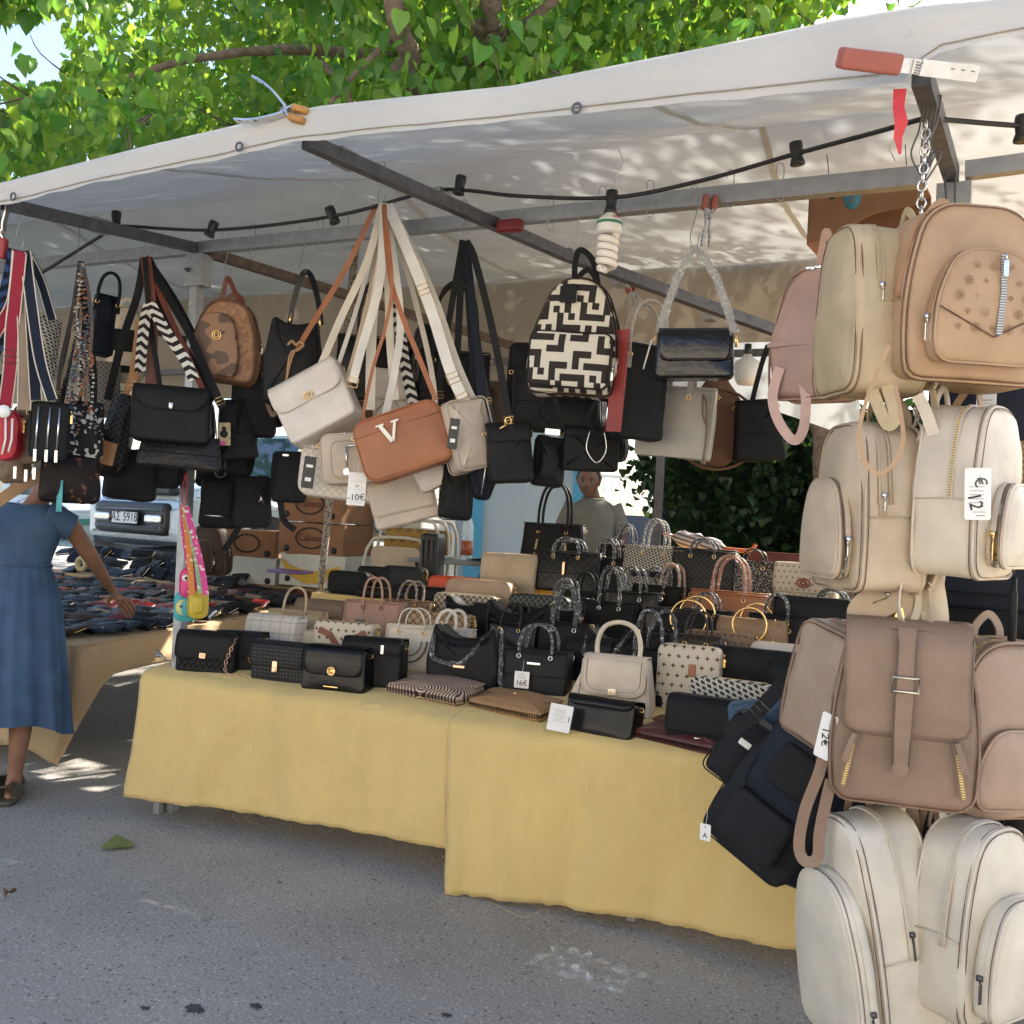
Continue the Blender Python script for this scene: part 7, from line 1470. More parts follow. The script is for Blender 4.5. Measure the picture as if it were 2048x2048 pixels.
limb([TB+V((-.05, -.1, 2.9)), at(1010, 200, 7.4), at(985, 20, 5.6), at(960, -160, 5.2)], .09, .05); limb([TB+V((-.08, -.1, 3.0)), at(880, 230, 7.2), at(820, 110, 5.8), at(780, -40, 5.5), at(740, -200, 5.2)], .085, .04); limb([at(990, 90, 6.2), at(1060, 40, 5.8), at(1160, -40, 5.6)], .04, .018); limb([at(985, 60, 5.9), at(940, 40, 5.6), at(900, -60, 5.4)], .03, .012); limb([at(800, 60, 5.7), at(690, 170, 5.5), at(640, 240, 5.4)], .02, .008); limb([fk, at(1350, 60, 8), at(1560, -60, 8.5)], .06, .02); limb([at(820, 120, 7.5), at(600, 100, 7), at(380, 120, 6.6), at(160, 190, 6.4)], .045, .015); limb([at(985, 110, 7.7), at(1010, 40, 7.4), at(1080, -20, 7)], .03, .014); limb([at(640, 120, 7.1), at(690, 180, 6.8), at(720, 260, 6.6)], .028, .012)
# crown: clumps of leaves round twig ends
clumps = []
for i in range(128):
    u = rnd.uniform(-150, 1660); d = rnd.uniform(5.6, 9.5); v = rnd.uniform(-260, 330-.12*u)
    if u < 150 and v < 165: continue
    if u < 320 and v < 60 and rnd.random() < .4: continue
    if u > 1450 and v > 20 - (u-1450)*.1 and rnd.random() < .7: continue
    clumps.append((at(u, v, d), rnd.uniform(.3, .62)))
for i in range(105): clumps.append((V((rnd.uniform(-3, 5.5), rnd.uniform(2.6, 7.5), rnd.uniform(4.2, 8.2))), rnd.uniform(.5, .9)))
for i in range(16): clumps.append((at(rnd.uniform(-120, 40), rnd.uniform(-120, 40), rnd.uniform(6, 8)), .3))
nmain = len(clumps)
for i in range(60): clumps.append((V((rnd.uniform(-6, 3), rnd.uniform(7, 12), rnd.uniform(5.5, 9.5))), rnd.uniform(.6, 1.0)))  # clumps from here on form the added sun-blocking tree
for i in range(90): clumps.append((V((rnd.uniform(-10, -1), rnd.uniform(5, 12), rnd.uniform(4.6, 8.5))), rnd.uniform(.6, 1.0)))
leaves = []; far = []
for ci, (c, r) in enumerate(clumps):
    for k in range(int((150 if ci < nmain else 85)*(r/.55)**2)):
        q = V((rnd.gauss(0, 1), rnd.gauss(0, 1), rnd.gauss(0, .8))); q = c+q.normalized()*r*(rnd.random()**.45); 
        if q.z < 3.22 and -1.5 < q.y < 2.8: continue
        w = q-CAM; dd = w.dot(FW)
        if dd > 0:
            uu = 1024+2048*w.dot(RT)/dd; vv = 1024-2048*w.dot(UP)/dd
            if uu < 130 and 30 < vv < 160 and rnd.random() < .97: continue
            if uu > 1600 + max(0, 40-vv)*2 and vv < 200 and rnd.random() < .93: continue
        (leaves if ci < nmain else far).append((q, rmat(rnd), rnd.choice((rnd.uniform(.045, .08), rnd.uniform(.07, .13))) if ci < nmain else rnd.uniform(.12, .18)))
def seen(q):
    w = q-CAM; dd = w.dot(FW)
    if dd < 1: return 99
    uu = 1024+2048*w.dot(RT)/dd; vv = 1024-2048*w.dot(UP)/dd
    return dd if (-20 < uu < 1750 and -20 < vv < 380-.13*uu) else 99
order = sorted(range(len(leaves)), key=lambda i: seen(leaves[i][0])/leaves[i][2])
LM = []
for a in range(5): me = bpy.data.meshes.new('leaf'); me.from_pydata([tuple(p) for p in leafverts(1, (.15, .35, .55, .05, .25)[a], (.1, .45, -.2, .8, .25)[a])], [], LF); me.materials.append(leafmat('poplar leaf tone %s' % 'abcde'[a], *[((.045, .14, .02), (.06, .16, .022)), ((.075, .19, .025), (.085, .2, .025)), ((.1, .24, .03), (.11, .25, .035)), ((.05, .155, .02), (.06, .165, .022)), ((.15, .29, .04), (.18, .31, .04))][a], .5)); LM.append(me)
for i in order[:290]:
    q, m, s = leaves[i]; o = bpy.data.objects.new('leaf', LM[rnd.randrange(5)]); COL.objects.link(o); o.parent = tree; o.matrix_local = Matrix.Translation(q-TB) @ m.to_4x4() @ Matrix.Scale(s, 4)
mb = MB(); vs = []; fs = []
tv = [leafverts(1, (.15, .35, .6, -.1)[a], (.1, .5, -.2, .9)[a]) for a in range(4)]
for i in order[290:]:
    q, m, s = leaves[i]; b = len(vs); vs += [q-TB+(m @ (p*s)) for p in tv[i % 4]]; fs += [(a+b, c+b, 12+b) for a, c, _ in LF]
me = bpy.data.meshes.new('foliage'); me.from_pydata([tuple(p) for p in vs], [], fs); part('foliage', me, LEAF, tree, kind='stuff')
tree2 = thing('sun_block_tree', 'second broad tree added to block sun behind the wallet table', 'tree', (-5, 8.5, 0)); T2 = V((-5, 8.5, 0)); vs = []; fs = []  # added tree, its crown keeps sun off the ground behind the stall
for k, (q, m, s) in enumerate(far): b = len(vs); vs += [q-T2+(m @ (p*s)) for p in tv[k % 4]]; fs += [(a+b, c+b, 12+b) for a, c, _ in LF]
me = bpy.data.meshes.new('foliage'); me.from_pydata([tuple(p) for p in vs], [], fs); part('foliage', me, LEAF, tree2, kind='stuff')
wpart('trunk', MB().tube(cr([T2+V((0, 0, -.1)), T2+V((.1, 0, 2)), T2+V((0, .1, 5)), T2+V((.2, 0, 7.5))], 5), [.24-.011*i for i in range(16)], 10).rough(.04, 4, 3), BARK, tree2)
for dx, dy in ((3, 1), (-3, .5), (1, 2.5), (2, -2)): wpart('branch', MB().tube(cr([T2+V((0, 0, 4)), T2+V((dx*.5, dy*.5, 5.6)), T2+V((dx, dy, 6.6))], 5), [.1-.008*i for i in range(11)], 8), BARK, tree2)
tw = MB()
for c, r in clumps[:nmain:2]:
    for k in range(3): e = c+V((rnd.uniform(-1, 1), rnd.uniform(-1, 1), rnd.uniform(-1, .6)))*r; tw.tube(cr([c+V((0, .2, .15)), c.lerp(e, .5)+V((0, 0, .06)), e], 3), [.008, .007, .006, .005, .004, .003, .002], 4)
wpart('twigs', tw, BARK, tree, kind='stuff')
hg = thing('hedge', 'dark green leafy hedge behind the stall, below the pale tarpaulin', 'hedge', (0, 0, 0))
mb = MB(); vs = []; fs = []; tv = leafverts(1, .2, .1)
h0, h1 = at(1335, 1000, 9.5), at(2600, 1000, 7.6)
for k in range(17000):
    t = rnd.random(); b_ = h0.lerp(h1, t); top = 2.75+.25*sin(t*9)+.3*noise.noise(V((t*7, 0, 0))); z = .1+(top-.1)*rnd.random()**.8; dpt = rnd.random()**1.5*1.2; q = b_+FW*dpt; q.z = z
    q += V((noise.noise(V((t*9, z*2, 1)))*.35, noise.noise(V((t*9, z*2, 5)))*.3, 0)); m = rmat(rnd, 0); s = rnd.uniform(.05, .1); b = len(vs); vs += [q+(m @ (p*s)) for p in tv]; fs += [(a+b, c+b, 12+b) for a, c, _ in LF]
for k in range(260):
    q = at(1300+rnd.gauss(0, 22), 945+rnd.gauss(0, 26), 9.3+rnd.random()*.4); m = rmat(rnd, 0); s = rnd.uniform(.05, .09); b = len(vs); vs += [q+(m @ (p*s)) for p in tv]; fs += [(a+b, c+b, 12+b) for a, c, _ in LF]
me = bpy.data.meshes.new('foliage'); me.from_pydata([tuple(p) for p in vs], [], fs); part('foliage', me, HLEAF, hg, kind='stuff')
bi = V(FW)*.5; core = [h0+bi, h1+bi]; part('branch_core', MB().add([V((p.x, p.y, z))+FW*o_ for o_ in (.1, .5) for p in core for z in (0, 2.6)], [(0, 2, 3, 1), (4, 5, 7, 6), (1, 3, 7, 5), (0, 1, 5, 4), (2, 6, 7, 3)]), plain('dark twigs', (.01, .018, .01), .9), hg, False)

# ------------------------------------------------------------------ people
SKIN_D = leather('brown skin', (.14, .068, .042), .55, 400, .1); SKIN_M = leather('tanned skin', (.235, .115, .068), .5, 400, .1)
def skin(name, joints, edges, mat, parent, sub=2):
    """one continuous body grown over connected joints: joints = {name: ((x, y, z), (rx, ry))}"""
    bm = bmesh.new(); ly = bm.verts.layers.skin.verify(); vd = {}
    for i, (k, (p, r)) in enumerate(joints.items()):
        v = bm.verts.new(p); v[ly].radius = r if isinstance(r, tuple) else (r, r); v[ly].use_root = i == 0; vd[k] = v
    for a, b in edges: bm.edges.new((vd[a], vd[b]))
    me = bpy.data.meshes.new(name); bm.to_mesh(me); bm.free(); o = part(name, me, mat, parent, False)
    s = o.modifiers.new('skin', 'SKIN'); s.use_smooth_shade = True; s.branch_smoothing = .6
    ss = o.modifiers.new('smooth', 'SUBSURF'); ss.levels = sub; ss.render_levels = sub; return o
def hand_joints(J, Ed, wrist, w, dirv, side, up, curl=.5, sc=1, pre='h'):
    """palm and five fingers: dirv along the hand, side towards the thumb, up = back of the hand"""
    d, s, u = V(dirv).normalized(), V(side).normalized(), V(up).normalized(); pm = w+d*.05*sc; J[pre+'palm'] = (pm, (.030*sc, .016*sc)); Ed.append((wrist, pre+'palm'))
    for i, (off, ln) in enumerate(((.026, .07), (.009, .078), (-.009, .072), (-.026, .056))):
        k = w+d*.088*sc+s*off*sc; J[pre+'k%d' % i] = (k, .0095*sc); Ed.append((pre+'palm', pre+'k%d' % i)); c = curl*(1+.12*i)
        a = k+(d*cos(c*.6)-u*sin(c*.6))*ln*.5*sc; b = a+(d*cos(c*1.5)-u*sin(c*1.5))*ln*.32*sc; e = b+(d*cos(c*2.2)-u*sin(c*2.2))*ln*.25*sc
        for n_, q, r in (('a', a, .0085), ('b', b, .0078), ('c', e, .0062)): J[pre+n_+str(i)] = (q, r*sc)
        Ed += [(pre+'k%d' % i, pre+'a%d' % i), (pre+'a%d' % i, pre+'b%d' % i), (pre+'b%d' % i, pre+'c%d' % i)]
    t0 = w+d*.03*sc+s*.028*sc; t1 = t0+(d*.6+s*.7-u*.3).normalized()*.035*sc; t2 = t1+(d*.85+s*.25-u*.5).normalized()*.03*sc
    for n_, q, r in (('t0', t0, .012), ('t1', t1, .0098), ('t2', t2, .0075)): J[pre+n_] = (q, r*sc)
    Ed += [(pre+'palm', pre+'t0'), (pre+'t0', pre+'t1'), (pre+'t1', pre+'t2')]
def head(root, c, rz, mat, k=1, tiltx=0):
    """a modelled head: face towards local -y"""
    M = Matrix.Translation(V(c)) @ Matrix.Rotation(rz, 4, 'Z') @ Matrix.Rotation(tiltx, 4, 'X') @ Matrix.Scale(k, 4); mb = MB(); n, m = 40, 30; vs = []
    for j in range(m+1):
        t = pi*j/m; zc = cos(t)
        for i in range(n):
            a = 2*pi*i/n; x = sin(t)*cos(a)*.076; y = sin(t)*sin(a)*.096; z = zc*.118
            if z < -.02: f = (-z-.02)/.1; x *= 1-.30*f; y = y*(1-.18*f) - .012*f
            if y < 0:
                fx = math.exp(-(x/.014)**2)
                y -= .026*fx*math.exp(-((z+.022)/.016)**2) + .012*fx*math.exp(-((z+.0)/.026)**2)          # nose
                y += .011*(math.exp(-((abs(x)-.031)/.014)**2)*math.exp(-((z-.012)/.012)**2))                # eye sockets
                y -= .006*math.exp(-((z-.032)/.010)**2)*math.exp(-(x/.05)**2)                               # brow
                y -= .008*math.exp(-(x/.026)**2)*math.exp(-((z+.058)/.006)**2) + .008*math.exp(-(x/.024)**2)*math.exp(-((z+.071)/.006)**2)   # lips
                y -= .010*math.exp(-(x/.024)**2)*math.exp(-((z+.1)/.014)**2)                               # chin
            vs.append(M @ V((x, y, z)))
    mb.add(vs, [(j*n+i, (j+1)*n+i, (j+1)*n+(i+1) % n, j*n+(i+1) % n) for j in range(m) for i in range(n)])
    for s in (-1, 1):
        mb2 = [M @ V((s*(.078+.008*sin(q)), .008+.018*cos(q)*.7, .0+.03*sin(q))) for q in [2*pi*i/14 for i in range(14)]]; mb.tube(mb2, .009*k, 6, closed=True)
        mb.lathe([(0, -.004), (.02, -.003), (.02, .003), (0, .004)], 10, M=M @ Matrix.Translation((s*.077, .01, 0)) @ Matrix.Rotation(pi/2, 4, 'Y'))
    h = part('head', mb, mat, root)
    for s in (-1, 1):
        e = part('eye', MB().lathe([(0, -.0105), (.006, -.009), (.0105, 0), (.006, .009), (0, .0105)], 12, M=M @ Matrix.Translation((s*.031, -.078, .012)) @ Matrix.Rotation(pi/2, 4, 'X')), plain('eye white', (.12, .1, .09), .4), h)
        part('pupil', MB().lathe([(0, -.002), (.005, -.001), (.004, .002), (0, .002)], 10, M=M @ Matrix.Translation((s*.031, -.0885, .012)) @ Matrix.Rotation(pi/2, 4, 'X')), INK, e)
        part('eyebrow', MB().tube([M @ V((s*.014, -.094, .03)), M @ V((s*.03, -.093, .036)), M @ V((s*.048, -.082, .031))], .0035*k, 5), plain('dark hair', (.015, .012, .01), .6), h)
    part('mouth', MB().tube([M @ V((-.022, -.092, -.0645)), M @ V((0, -.1015, -.0645)), M @ V((.022, -.092, -.0645))], .0028*k, 5), plain('lip tone', (.12, .04, .03), .5), h)
    return h, M
# the man at the back
mp = at(1187, 1000, 8.3); mg = gz(mp.x, mp.y)+.12; hz = at(1172, 966, 8.3); mrz = face(mp)
man = thing('person', 'man in a grey polo shirt behind the rear shelf, looking down', 'person', Matrix.Translation((mp.x, mp.y, mg)) @ Matrix.Rotation(mrz, 4, 'Z'))
hy = hz.z-mg; sc = hy/1.60
J = {'hip': ((0, 0, .95*sc), (.15, .11)), 'waist': ((0, -.01, 1.12*sc), (.15, .11)), 'chest': ((0, -.01, 1.32*sc), (.165, .115)), 'neck0': ((0, .0, 1.44*sc), (.075, .07)), 'neck': ((-.01, -.02, 1.53*sc), (.055, .055)), 'skull': ((-.03, -.03, 1.6*sc), (.05, .05))}
Ed = [('hip', 'waist'), ('waist', 'chest'), ('chest', 'neck0'), ('neck0', 'neck'), ('neck', 'skull')]
for s, n_ in ((-1, 'l'), (1, 'r')):
    J[n_+'sh'] = ((s*.19, 0, 1.39*sc), (.062, .062)); J[n_+'el'] = ((s*.25, -.03, 1.12*sc), (.042, .042)); J[n_+'wr'] = ((s*.17, -.24, 1.05*sc), (.027, .027)); Ed += [('chest', n_+'sh'), (n_+'sh', n_+'el'), (n_+'el', n_+'wr')]
    hand_joints(J, Ed, n_+'wr', V((s*.17, -.24, 1.05*sc)), (-s*.5, -.8, -.1), (-s*.7, .4, .3), (0, -.2, 1), .6, 1, n_+'h')
    J[n_+'th'] = ((s*.1, 0, .86*sc), (.085, .09)); J[n_+'kn'] = ((s*.11, -.03, .5*sc), (.058, .058)); J[n_+'an'] = ((s*.11, .02, .09*sc), (.04, .04)); J[n_+'to'] = ((s*.12, -.16, .035), (.04, .03)); Ed += [('hip', n_+'th'), (n_+'th', n_+'kn'), (n_+'kn', n_+'an'), (n_+'an', n_+'to')]
skin('body', J, Ed, SKIN_D, man)
head(man, (-.045, -.05, 1.615*sc), R(-8), SKIN_D, 1.14, R(10))
part('hair', MB().lathe([(.001, .122), (.04, .112), (.066, .085), (.08, .045), (.078, .02)], 24, M=Matrix.Translation((-.045, -.022, 1.625*sc)) @ Matrix.Diagonal((1.2, 1.45, 1.2, 1))), plain('cropped hair', (.02, .018, .017), .8), man)
POLO = fabric('grey polo cloth', (.15, .142, .122), .9, 700)
def ringloft(secs, n=28, noise_a=.006, sd=0):
    mb = MB(); vs = []
    for (c, rx, ry) in secs:
        for i in range(n): a = 2*pi*i/n; q = V((c[0]+rx*cos(a), c[1]+ry*sin(a), c[2])); vs.append(q+noise.noise_vector(q*8+V((sd, 0, 0)))*noise_a)
    mb.add(vs, [(j*n+i, j*n+(i+1) % n, (j+1)*n+(i+1) % n, (j+1)*n+i) for j in range(len(secs)-1) for i in range(n)]); return mb
def sleeve(mb, a, b, r0, r1, n=14):
    pts = [V(a).lerp(b, i/5) for i in range(6)]; return mb.tube(pts, [r0+(r1-r0)*i/5 for i in range(6)], n, cap=False)
mb = ringloft([((0, 0, .9*sc), .19, .15), ((0, 0, 1.05*sc), .185, .145), ((0, -.01, 1.22*sc), .195, .15), ((0, -.01, 1.33*sc), .205, .145), ((0, 0, 1.40*sc), .19, .12), ((0, .0, 1.45*sc), .12, .095), ((0, .0, 1.475*sc), .078, .075)])
for s in (-1, 1): sleeve(mb, (s*.15, 0, 1.405*sc), (s*.25, -.02, 1.17*sc), .085, .072)
sh_ = part('polo_shirt', mb.rough(.006, 14, 4), POLO, man)
part('collar', MB().tube([(.08*cos(a), -.005+.078*sin(a), 1.475*sc-.02*max(0, -sin(a))) for a in [2*pi*i/20 for i in range(20)]], .014, 6, closed=True), POLO, sh_); part('placket', MB().ribbon([(0, -.09, 1.46*sc), (0, -.135, 1.38*sc), (0, -.158, 1.28*sc)], .03, .004), POLO, sh_)
mb = MB()
for s in (-1, 1): mb.tube([(s*.08, 0, .95*sc), (s*.105, -.02, .5*sc), (s*.11, .02, .07)], [.125, .09, .075], 16)
part('trousers', mb.rough(.008, 8, 2), fabric('dark trousers', (.03, .032, .04)), man)
p = at(1262, 1045, 8.6); o = thing('chair', 'dark blue plastic chair back beside the man in grey', 'chair', pose(V((p.x, p.y, gz(p.x, p.y))), mrz+R(10)))
cz = p.z-gz(p.x, p.y)+.06; BLP = plain('dark blue plastic', (.03, .06, .12), .4); part('backrest', MB().cushion([(x, z+cz-.34) for x, z in rrect(.42, .34, .04, .12)], .03, .012, 0, 0), BLP, o); part('seat', MB().cushion(rrect(.42, .42, .05, .05), .03, .012, 0, 0).warp(lambda q: (q.x, q.z-.44, -q.y+cz-.42)), BLP, o)
for x in (-.18, .18):
    for y in (-.02, -.4): part('leg', MB().tube([(x, y, 0), (x, y, cz-.42)], .014, 6), BLP, o)
# the woman in blue at the left end
wp = on_z(20, 1588, 0); wr = R(-62)     # she faces along the wallet table, towards the stall's inside
wom = thing('person', 'woman in a long blue dress reaching over the wallets', 'person', Matrix.Translation((wp.x-.04, wp.y, 0)) @ Matrix.Rotation(0, 4, 'Z'))
Wm = wom.matrix_basis.inverted(); lp = lambda u, v, d: Wm @ at(u, v, d)
dw = dep(wp)
shz = lp(128, 1030, dw+.05); el = lp(186, 1120, dw+.22); wrp = lp(222, 1178, dw+.48)
J = {'hip': ((0, .02, .93), (.15, .13)), 'waist': ((0, .03, 1.12), (.125, .11)), 'chest': ((.0, .06, 1.3), (.15, .12)), 'neck0': ((0, .1, 1.42), (.06, .06)), 'neck': ((.02, .12, 1.5), (.048, .05)), 'skull': ((.03, .14, 1.56), (.05, .05)),
     'rsh': (tuple(shz), (.058, .058)), 'rel': (tuple(el), (.041, .041)), 'rwr': (tuple(wrp), (.026, .026)), 'lsh': ((-.17, .06, 1.36), (.056, .056)), 'lel': ((-.25, .06, 1.1), (.04, .04)), 'lwr': ((-.27, -.02, .88), (.026, .026))}
Ed = [('hip', 'waist'), ('waist', 'chest'), ('chest', 'neck0'), ('neck0', 'neck'), ('neck', 'skull'), ('chest', 'rsh'), ('rsh', 'rel'), ('rel', 'rwr'), ('chest', 'lsh'), ('lsh', 'lel'), ('lel', 'lwr')]
dv = (wrp-el).normalized(); hand_joints(J, Ed, 'rwr', wrp, RT*.62-UP*.72+FW*.15, -RT*.75-UP*.45-FW*.2, RT*.45+UP*.5-FW*.6, .3, 1.12, 'r'); hand_joints(J, Ed, 'lwr', V((-.27, -.02, .88)), (0, -.05, -1), (.3, -.9, 0), (-1, 0, .1), .4, 1, 'l')
for s, n_, fy in ((-1, 'l', .12), (1, 'r', -.02)):
    x = s*.09; J[n_+'th'] = ((x, fy*.3, .82), (.09, .09)); J[n_+'kn'] = ((x, fy*.7, .48), (.06, .06)); J[n_+'cf'] = ((x, fy+.025, .34), (.057, .057)); J[n_+'an'] = ((x, fy, .085), (.034, .034)); J[n_+'ft'] = ((x+.05, fy-.05, .04), (.034, .028)); J[n_+'to'] = ((x+.10, fy-.1, .028), (.03, .018)); Ed += [('hip', n_+'th'), (n_+'th', n_+'kn'), (n_+'kn', n_+'cf'), (n_+'cf', n_+'an'), (n_+'an', n_+'ft'), (n_+'ft', n_+'to')]
skin('body', J, Ed, SKIN_M, wom); head(wom, (.05, .17, 1.62), R(120), SKIN_M, .95, R(25))
part('hair', MB().lathe([(.001, .125), (.05, .112), (.082, .08), (.095, .03), (.09, -.04), (.07, -.09)], 22, M=Matrix.Translation((.035, .155, 1.62))), plain('dark brown hair', (.03, .018, .012), .5), wom)
DRS = fabric('blue dress cloth', (.055, .1, .175), .9, 600, .3, .18); mb = MB(); n = 64; vs = []
prof = [(1.42, .115, .10), (1.37, .185, .115), (1.28, .185, .13), (1.16, .15, .125), (1.12, .145, .12), (1.08, .165, .14), (.95, .2, .175), (.75, .215, .195), (.55, .225, .21), (.42, .235, .22), (.32, .245, .23)]
for j, (z, rx, ry) in enumerate(prof):
    for i in range(n):
        a = 2*pi*i/n; f = max(0, (1.12-z)/.8); w = 1+f*.16*sin(a*9+.6*sin(z*4))*.5+f*.08*sin(a*17+z*3)+(.02*sin(a*22) if z < 1.13 else 0); zz = z - (.05*f*f*sin(a*2-.4)); yo = .03+(.05*(z-1.12)/.3 if z > 1.12 else 0)
        vs.append((rx*1.13*w*cos(a)-.02, yo+ry*1.1*w*sin(a), zz))
mb.add(vs, [(j*n+i, (j+1)*n+i, (j+1)*n+(i+1) % n, j*n+(i+1) % n) for j in range(len(prof)-1) for i in range(n)])
sleeve(mb, (.1, .07, 1.37), tuple(shz.lerp(el, .28)), .085, .07); sleeve(mb, (-.1, .06, 1.37), (-.2, .08, 1.26), .085, .07)
dr_ = part('dress', mb.rough(.008, 7, 3), DRS, wom); dr_.modifiers.new('smooth', 'SUBSURF').render_levels = 1
part('waist_seam', MB().tube([(.153*cos(a), .03+.128*sin(a), 1.12+.006*sin(a*6)) for a in [2*pi*i/40 for i in range(40)]], .007, 5, closed=True), DRS, dr_)
for s, fy in ((-1, .12), (1, -.02)):
    x = s*.09; so = part('slipper', MB().cushion(rpoly([(-.05, -.13, .04), (.035, -.15, .04), (.045, .0, .04), (.04, .1, .03), (-.04, .1, .03), (-.05, 0, .04)]), .025, .008, .004, 0).warp(lambda q: Matrix.Translation((x+.03, fy-.03, .014)) @ Matrix.Rotation(R(38), 4, 'Z') @ V((q.x, q.z, -q.y))), leather('olive brown slipper', (.07, .06, .045)), wom)
    part('slipper_upper', MB().ribbon([Matrix.Translation((x+.03, fy-.03, .014)) @ Matrix.Rotation(R(38), 4, 'Z') @ V(q) for q in cr([(-.048, -.06, .01), (-.04, -.065, .055), (0, -.07, .07), (.035, -.065, .055), (.04, -.06, .01)], 4)], .08, .005, [V((q_, 0, 1)) for q_ in [-1+2*i/16 for i in range(17)]]), leather('olive brown slipper', (.07, .06, .045)), so)
sb = thing('shoulder_bag', 'tan shoulder bag strap worn across the blue dress', 'bag', (0, 0, 0))
part('bag_strap', MB().ribbon(cr([at(-70, 1050, dw-.15), at(0, 1000, dw-.2), at(50, 968, dw-.19), at(92, 946, dw-.1)], 6), .055, .004, -FW), leather('tan webbing', (.27, .16, .08), .7), sb); part('bag_body', MB().cushion(rrect(.26, .2, .03, .03), .08, .02, .01).warp(lambda q: at(-120, 1120, dw-.1)+q), leather('tan webbing', (.27, .16, .08), .7), sb)
# ------------------------------------------------------------------ litter on the road
lf = on_z(236, 1702, 0); lo = part('fallen_leaf', MB().add([Matrix.Translation(lf) @ Matrix.Rotation(R(50), 4, 'Z') @ (V((p.x, p.y*.9, .012+.8*p.x*p.x*9*.12+.25*max(0, p.y-.05)))) for p in leafverts(.13, 0, 0)], LF), plain('curled green leaf', (.16, .2, .06), .6, .2), None); tag(lo, 'curled green leaf lying on the asphalt before the table leg', 'leaf')
lf = on_z(22, 1795, 0); q = part('fallen_leaf', MB().add([Matrix.Translation(lf) @ Matrix.Rotation(R(200), 4, 'Z') @ (V((p.x, p.y*.8, .012+abs(p.x)*.6+.02*sin(p.y*60)))) for p in leafverts(.05, 0, 0)], LF), plain('dry brown leaf', (.2, .1, .06), .7, .3), None); tag(q, 'dry crumpled brown leaf on the open asphalt', 'leaf')
fl_ = on_z(1175, 1940, 0); mb = MB(); n = 26; vs = []
for j in range(n):
    for i in range(n):
        x = (i/(n-1)-.5)*.34; y = (j/(n-1)-.5)*.2; e = min(1, min(i, n-1-i, j, n-1-j)/4); vs.append(Matrix.Translation(fl_) @ Matrix.Rotation(R(-6), 4, 'Z') @ V((x*(1+.3*noise.noise(V((y*14, 0, 2))))+.03*noise.noise(V((x*20, y*20, 1))), y*(1+.45*noise.noise(V((x*13, 3, 2))))+.03*noise.noise(V((x*18, y*20, 7))), .006+e*(.04*abs(noise.noise(V((x*17, y*17, 3))))+.012*abs(noise.noise(V((x*45, y*45, 5))))))))
mb.add(vs, [(j*n+i, j*n+i+1, (j+1)*n+i+1, (j+1)*n+i) for j in range(n-1) for i in range(n-1)])
fm, nt, pp, tc = base('thin clear plastic'); pp.inputs['Base Color'].default_value = (.8, .8, .78, 1); pp.inputs['Roughness'].default_value = .15; nt.links.new((E(nt, ramp(nt, noi(nt, tc, 26, 3, .5), .46, .7))*.42+.10).s, pp.inputs['Alpha']); pp.inputs['Specular IOR Level'].default_value = 1
tag(part('plastic_wrap', mb, fm), 'crumpled clear plastic wrap lying on the asphalt before the yellow cloth', 'plastic wrap')
for (u, v, r) in ((390, 2018, .035), (512, 2012, .022), (290, 2016, .016), (560, 1765, .012), (893, 2030, .018), (748, 1760, .010)):
    c = on_z(u, v, .003); mb = MB(); ring = [c+V((r*cos(a)*(1+.75*noise.noise(V((cos(a)*3+u, sin(a)*3, 0)))), r*.6*sin(a)*(1+.75*noise.noise(V((cos(a)*3, sin(a)*3+v, 3)))), .001)) for a in [2*pi*i/18 for i in range(18)]]
    mb.add([c+V((0, 0, .002))]+ring, [(0, 1+i, 1+(i+1) % 18) for i in range(18)]); tag(part('tar_stain', mb, plain('dark tar', (.06, .057, .054), .8, .4, .3, 60), None), {390: 'largest dark tar stain on the asphalt at the picture bottom', 512: 'dark tar stain next to the largest one', 290: 'small dark tar stain before the largest one', 560: 'tiny tar spot near the green leaf', 893: 'dark tar spot nearest the plastic wrap', 748: 'tiny tar spot before the lifted cloth hem'}[u], 'stain', 'tar stains on the asphalt')

gr = MB(); rg = random.Random(8)
for k in range(420):
    p = on_z(rg.uniform(-100, 2000), rg.uniform(1600, 2120), .0); s = rg.uniform(.002, .0055)
    gr.lathe([(0, 0), (s, s*.2), (s*.7, s*.9), (0, s)], 5, p)
part('grit', gr, plain('pale grit', (.36, .34, .3), .8, .4, .3, 40), None, kind='stuff')
dl = MB()
for k in range(26):
    p = on_z(rg.uniform(0, 1500), rg.uniform(1640, 2080), .001); L = rg.uniform(.006, .022); an = rg.uniform(0, 3.1); dl.ribbon([p, p+V((cos(an)*L*.5, sin(an)*L*.5, .003)), p+V((cos(an)*L, sin(an)*L, .001))], rg.uniform(.002, .006), .001, (0, 0, 1))
part('dry_litter', dl, plain('dry litter', (.12, .08, .05), .8, .4, .3, 40), None, kind='stuff')

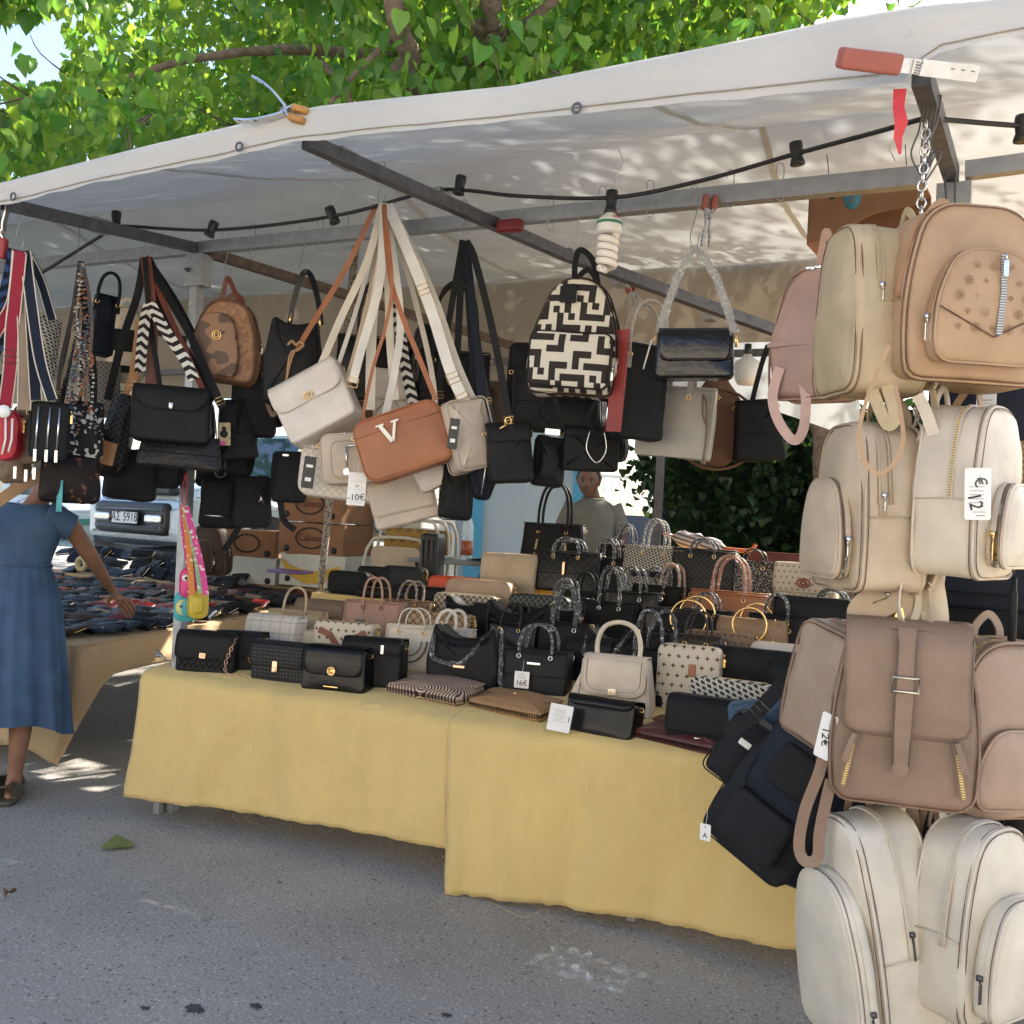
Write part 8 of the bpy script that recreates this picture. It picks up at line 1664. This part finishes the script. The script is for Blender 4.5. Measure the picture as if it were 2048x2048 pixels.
ts = thing('trestle_table', 'low trestle carrying the fruit boxes behind the wallet table', 'table', (0, 0, 0))
zt_ = on_y(620, 1175, 2.5).z-.004; q0 = on_y(420, 1175, 2.5); q1 = on_y(905, 1175, 2.9)
part('table_top', MB().box(((q0.x+q1.x)/2, 3.0, zt_-.012), (q1.x-q0.x, 1.1, .02)), WOOD, ts, False)
for x in (q0.x+.1, q1.x-.1):
    for y in (2.55, 3.45): part('leg', sqbar((x, y, gz(x, y)-.1), (x, y, zt_-.02), .04, up=(1, 0, 0)), GALVD, ts, False)
# ------------------------------------------------------------------ unseen houses added behind the viewer to bounce warm light
STU = plain('cream stucco', (.7, .63, .53), .85, .08, .3, 1.5, 0, .3); STU2 = plain('pale ochre stucco', (.64, .55, .43), .85, .08, .3, 1.5, 0, .3); TILE = plain('clay roof tile', (.35, .14, .08), .8); SHUT = plain('green shutter', (.05, .14, .1), .6)
HGL = plain('curtained window', (.12, .13, .14), .6)
def house(x0, w, h, m, label, nw, y=-15, dp_=8):
    o = thing('fill_house', label, 'house', (x0, y, 0), 'unseen houses added across the road for bounced light')
    part('wall', MB().box((w/2, -dp_/2, h/2), (w, dp_, h)), m, o, False)
    rf = part('roof', MB().add([(-.3, .4, h), (w+.3, .4, h), (w+.3, -dp_-.4, h), (-.3, -dp_-.4, h), (-.3, -dp_/2, h+1.8), (w+.3, -dp_/2, h+1.8)], [(0, 1, 5, 4), (2, 3, 4, 5), (0, 4, 3), (1, 2, 5), (3, 2, 1, 0)]), TILE, o, False)
    for fl_ in range(int(h//3)):
        for i in range(nw):
            x = w*(i+.5)/nw; z = 1.7+3*fl_
            if fl_ == 0 and i == nw//2: part('door', MB().box((x, .03, 1.1), (1.1, .06, 2.2)), SHUT, o, False); continue
            f_ = part('window', MB().box((x, .03, z), (1.0, .06, 1.4)), PAPER, o, False); part('pane', MB().box((x, .065, z), (.84, .02, 1.24)), HGL, f_, False)
            for s in (-1, 1): part('shutter', MB().box((x+s*.78, .04, z), (.5, .05, 1.4)), SHUT, f_, False)
house(-13, 11, 6.6, STU, 'cream two storey house with green shutters, added out of view for bounced light', 4); house(-1.6, 9, 7.4, STU2, 'ochre two storey house with green shutters, added out of view for bounced light', 3); house(7.8, 12, 6.3, STU, 'wide cream house ending the unseen row added for bounced light', 4)
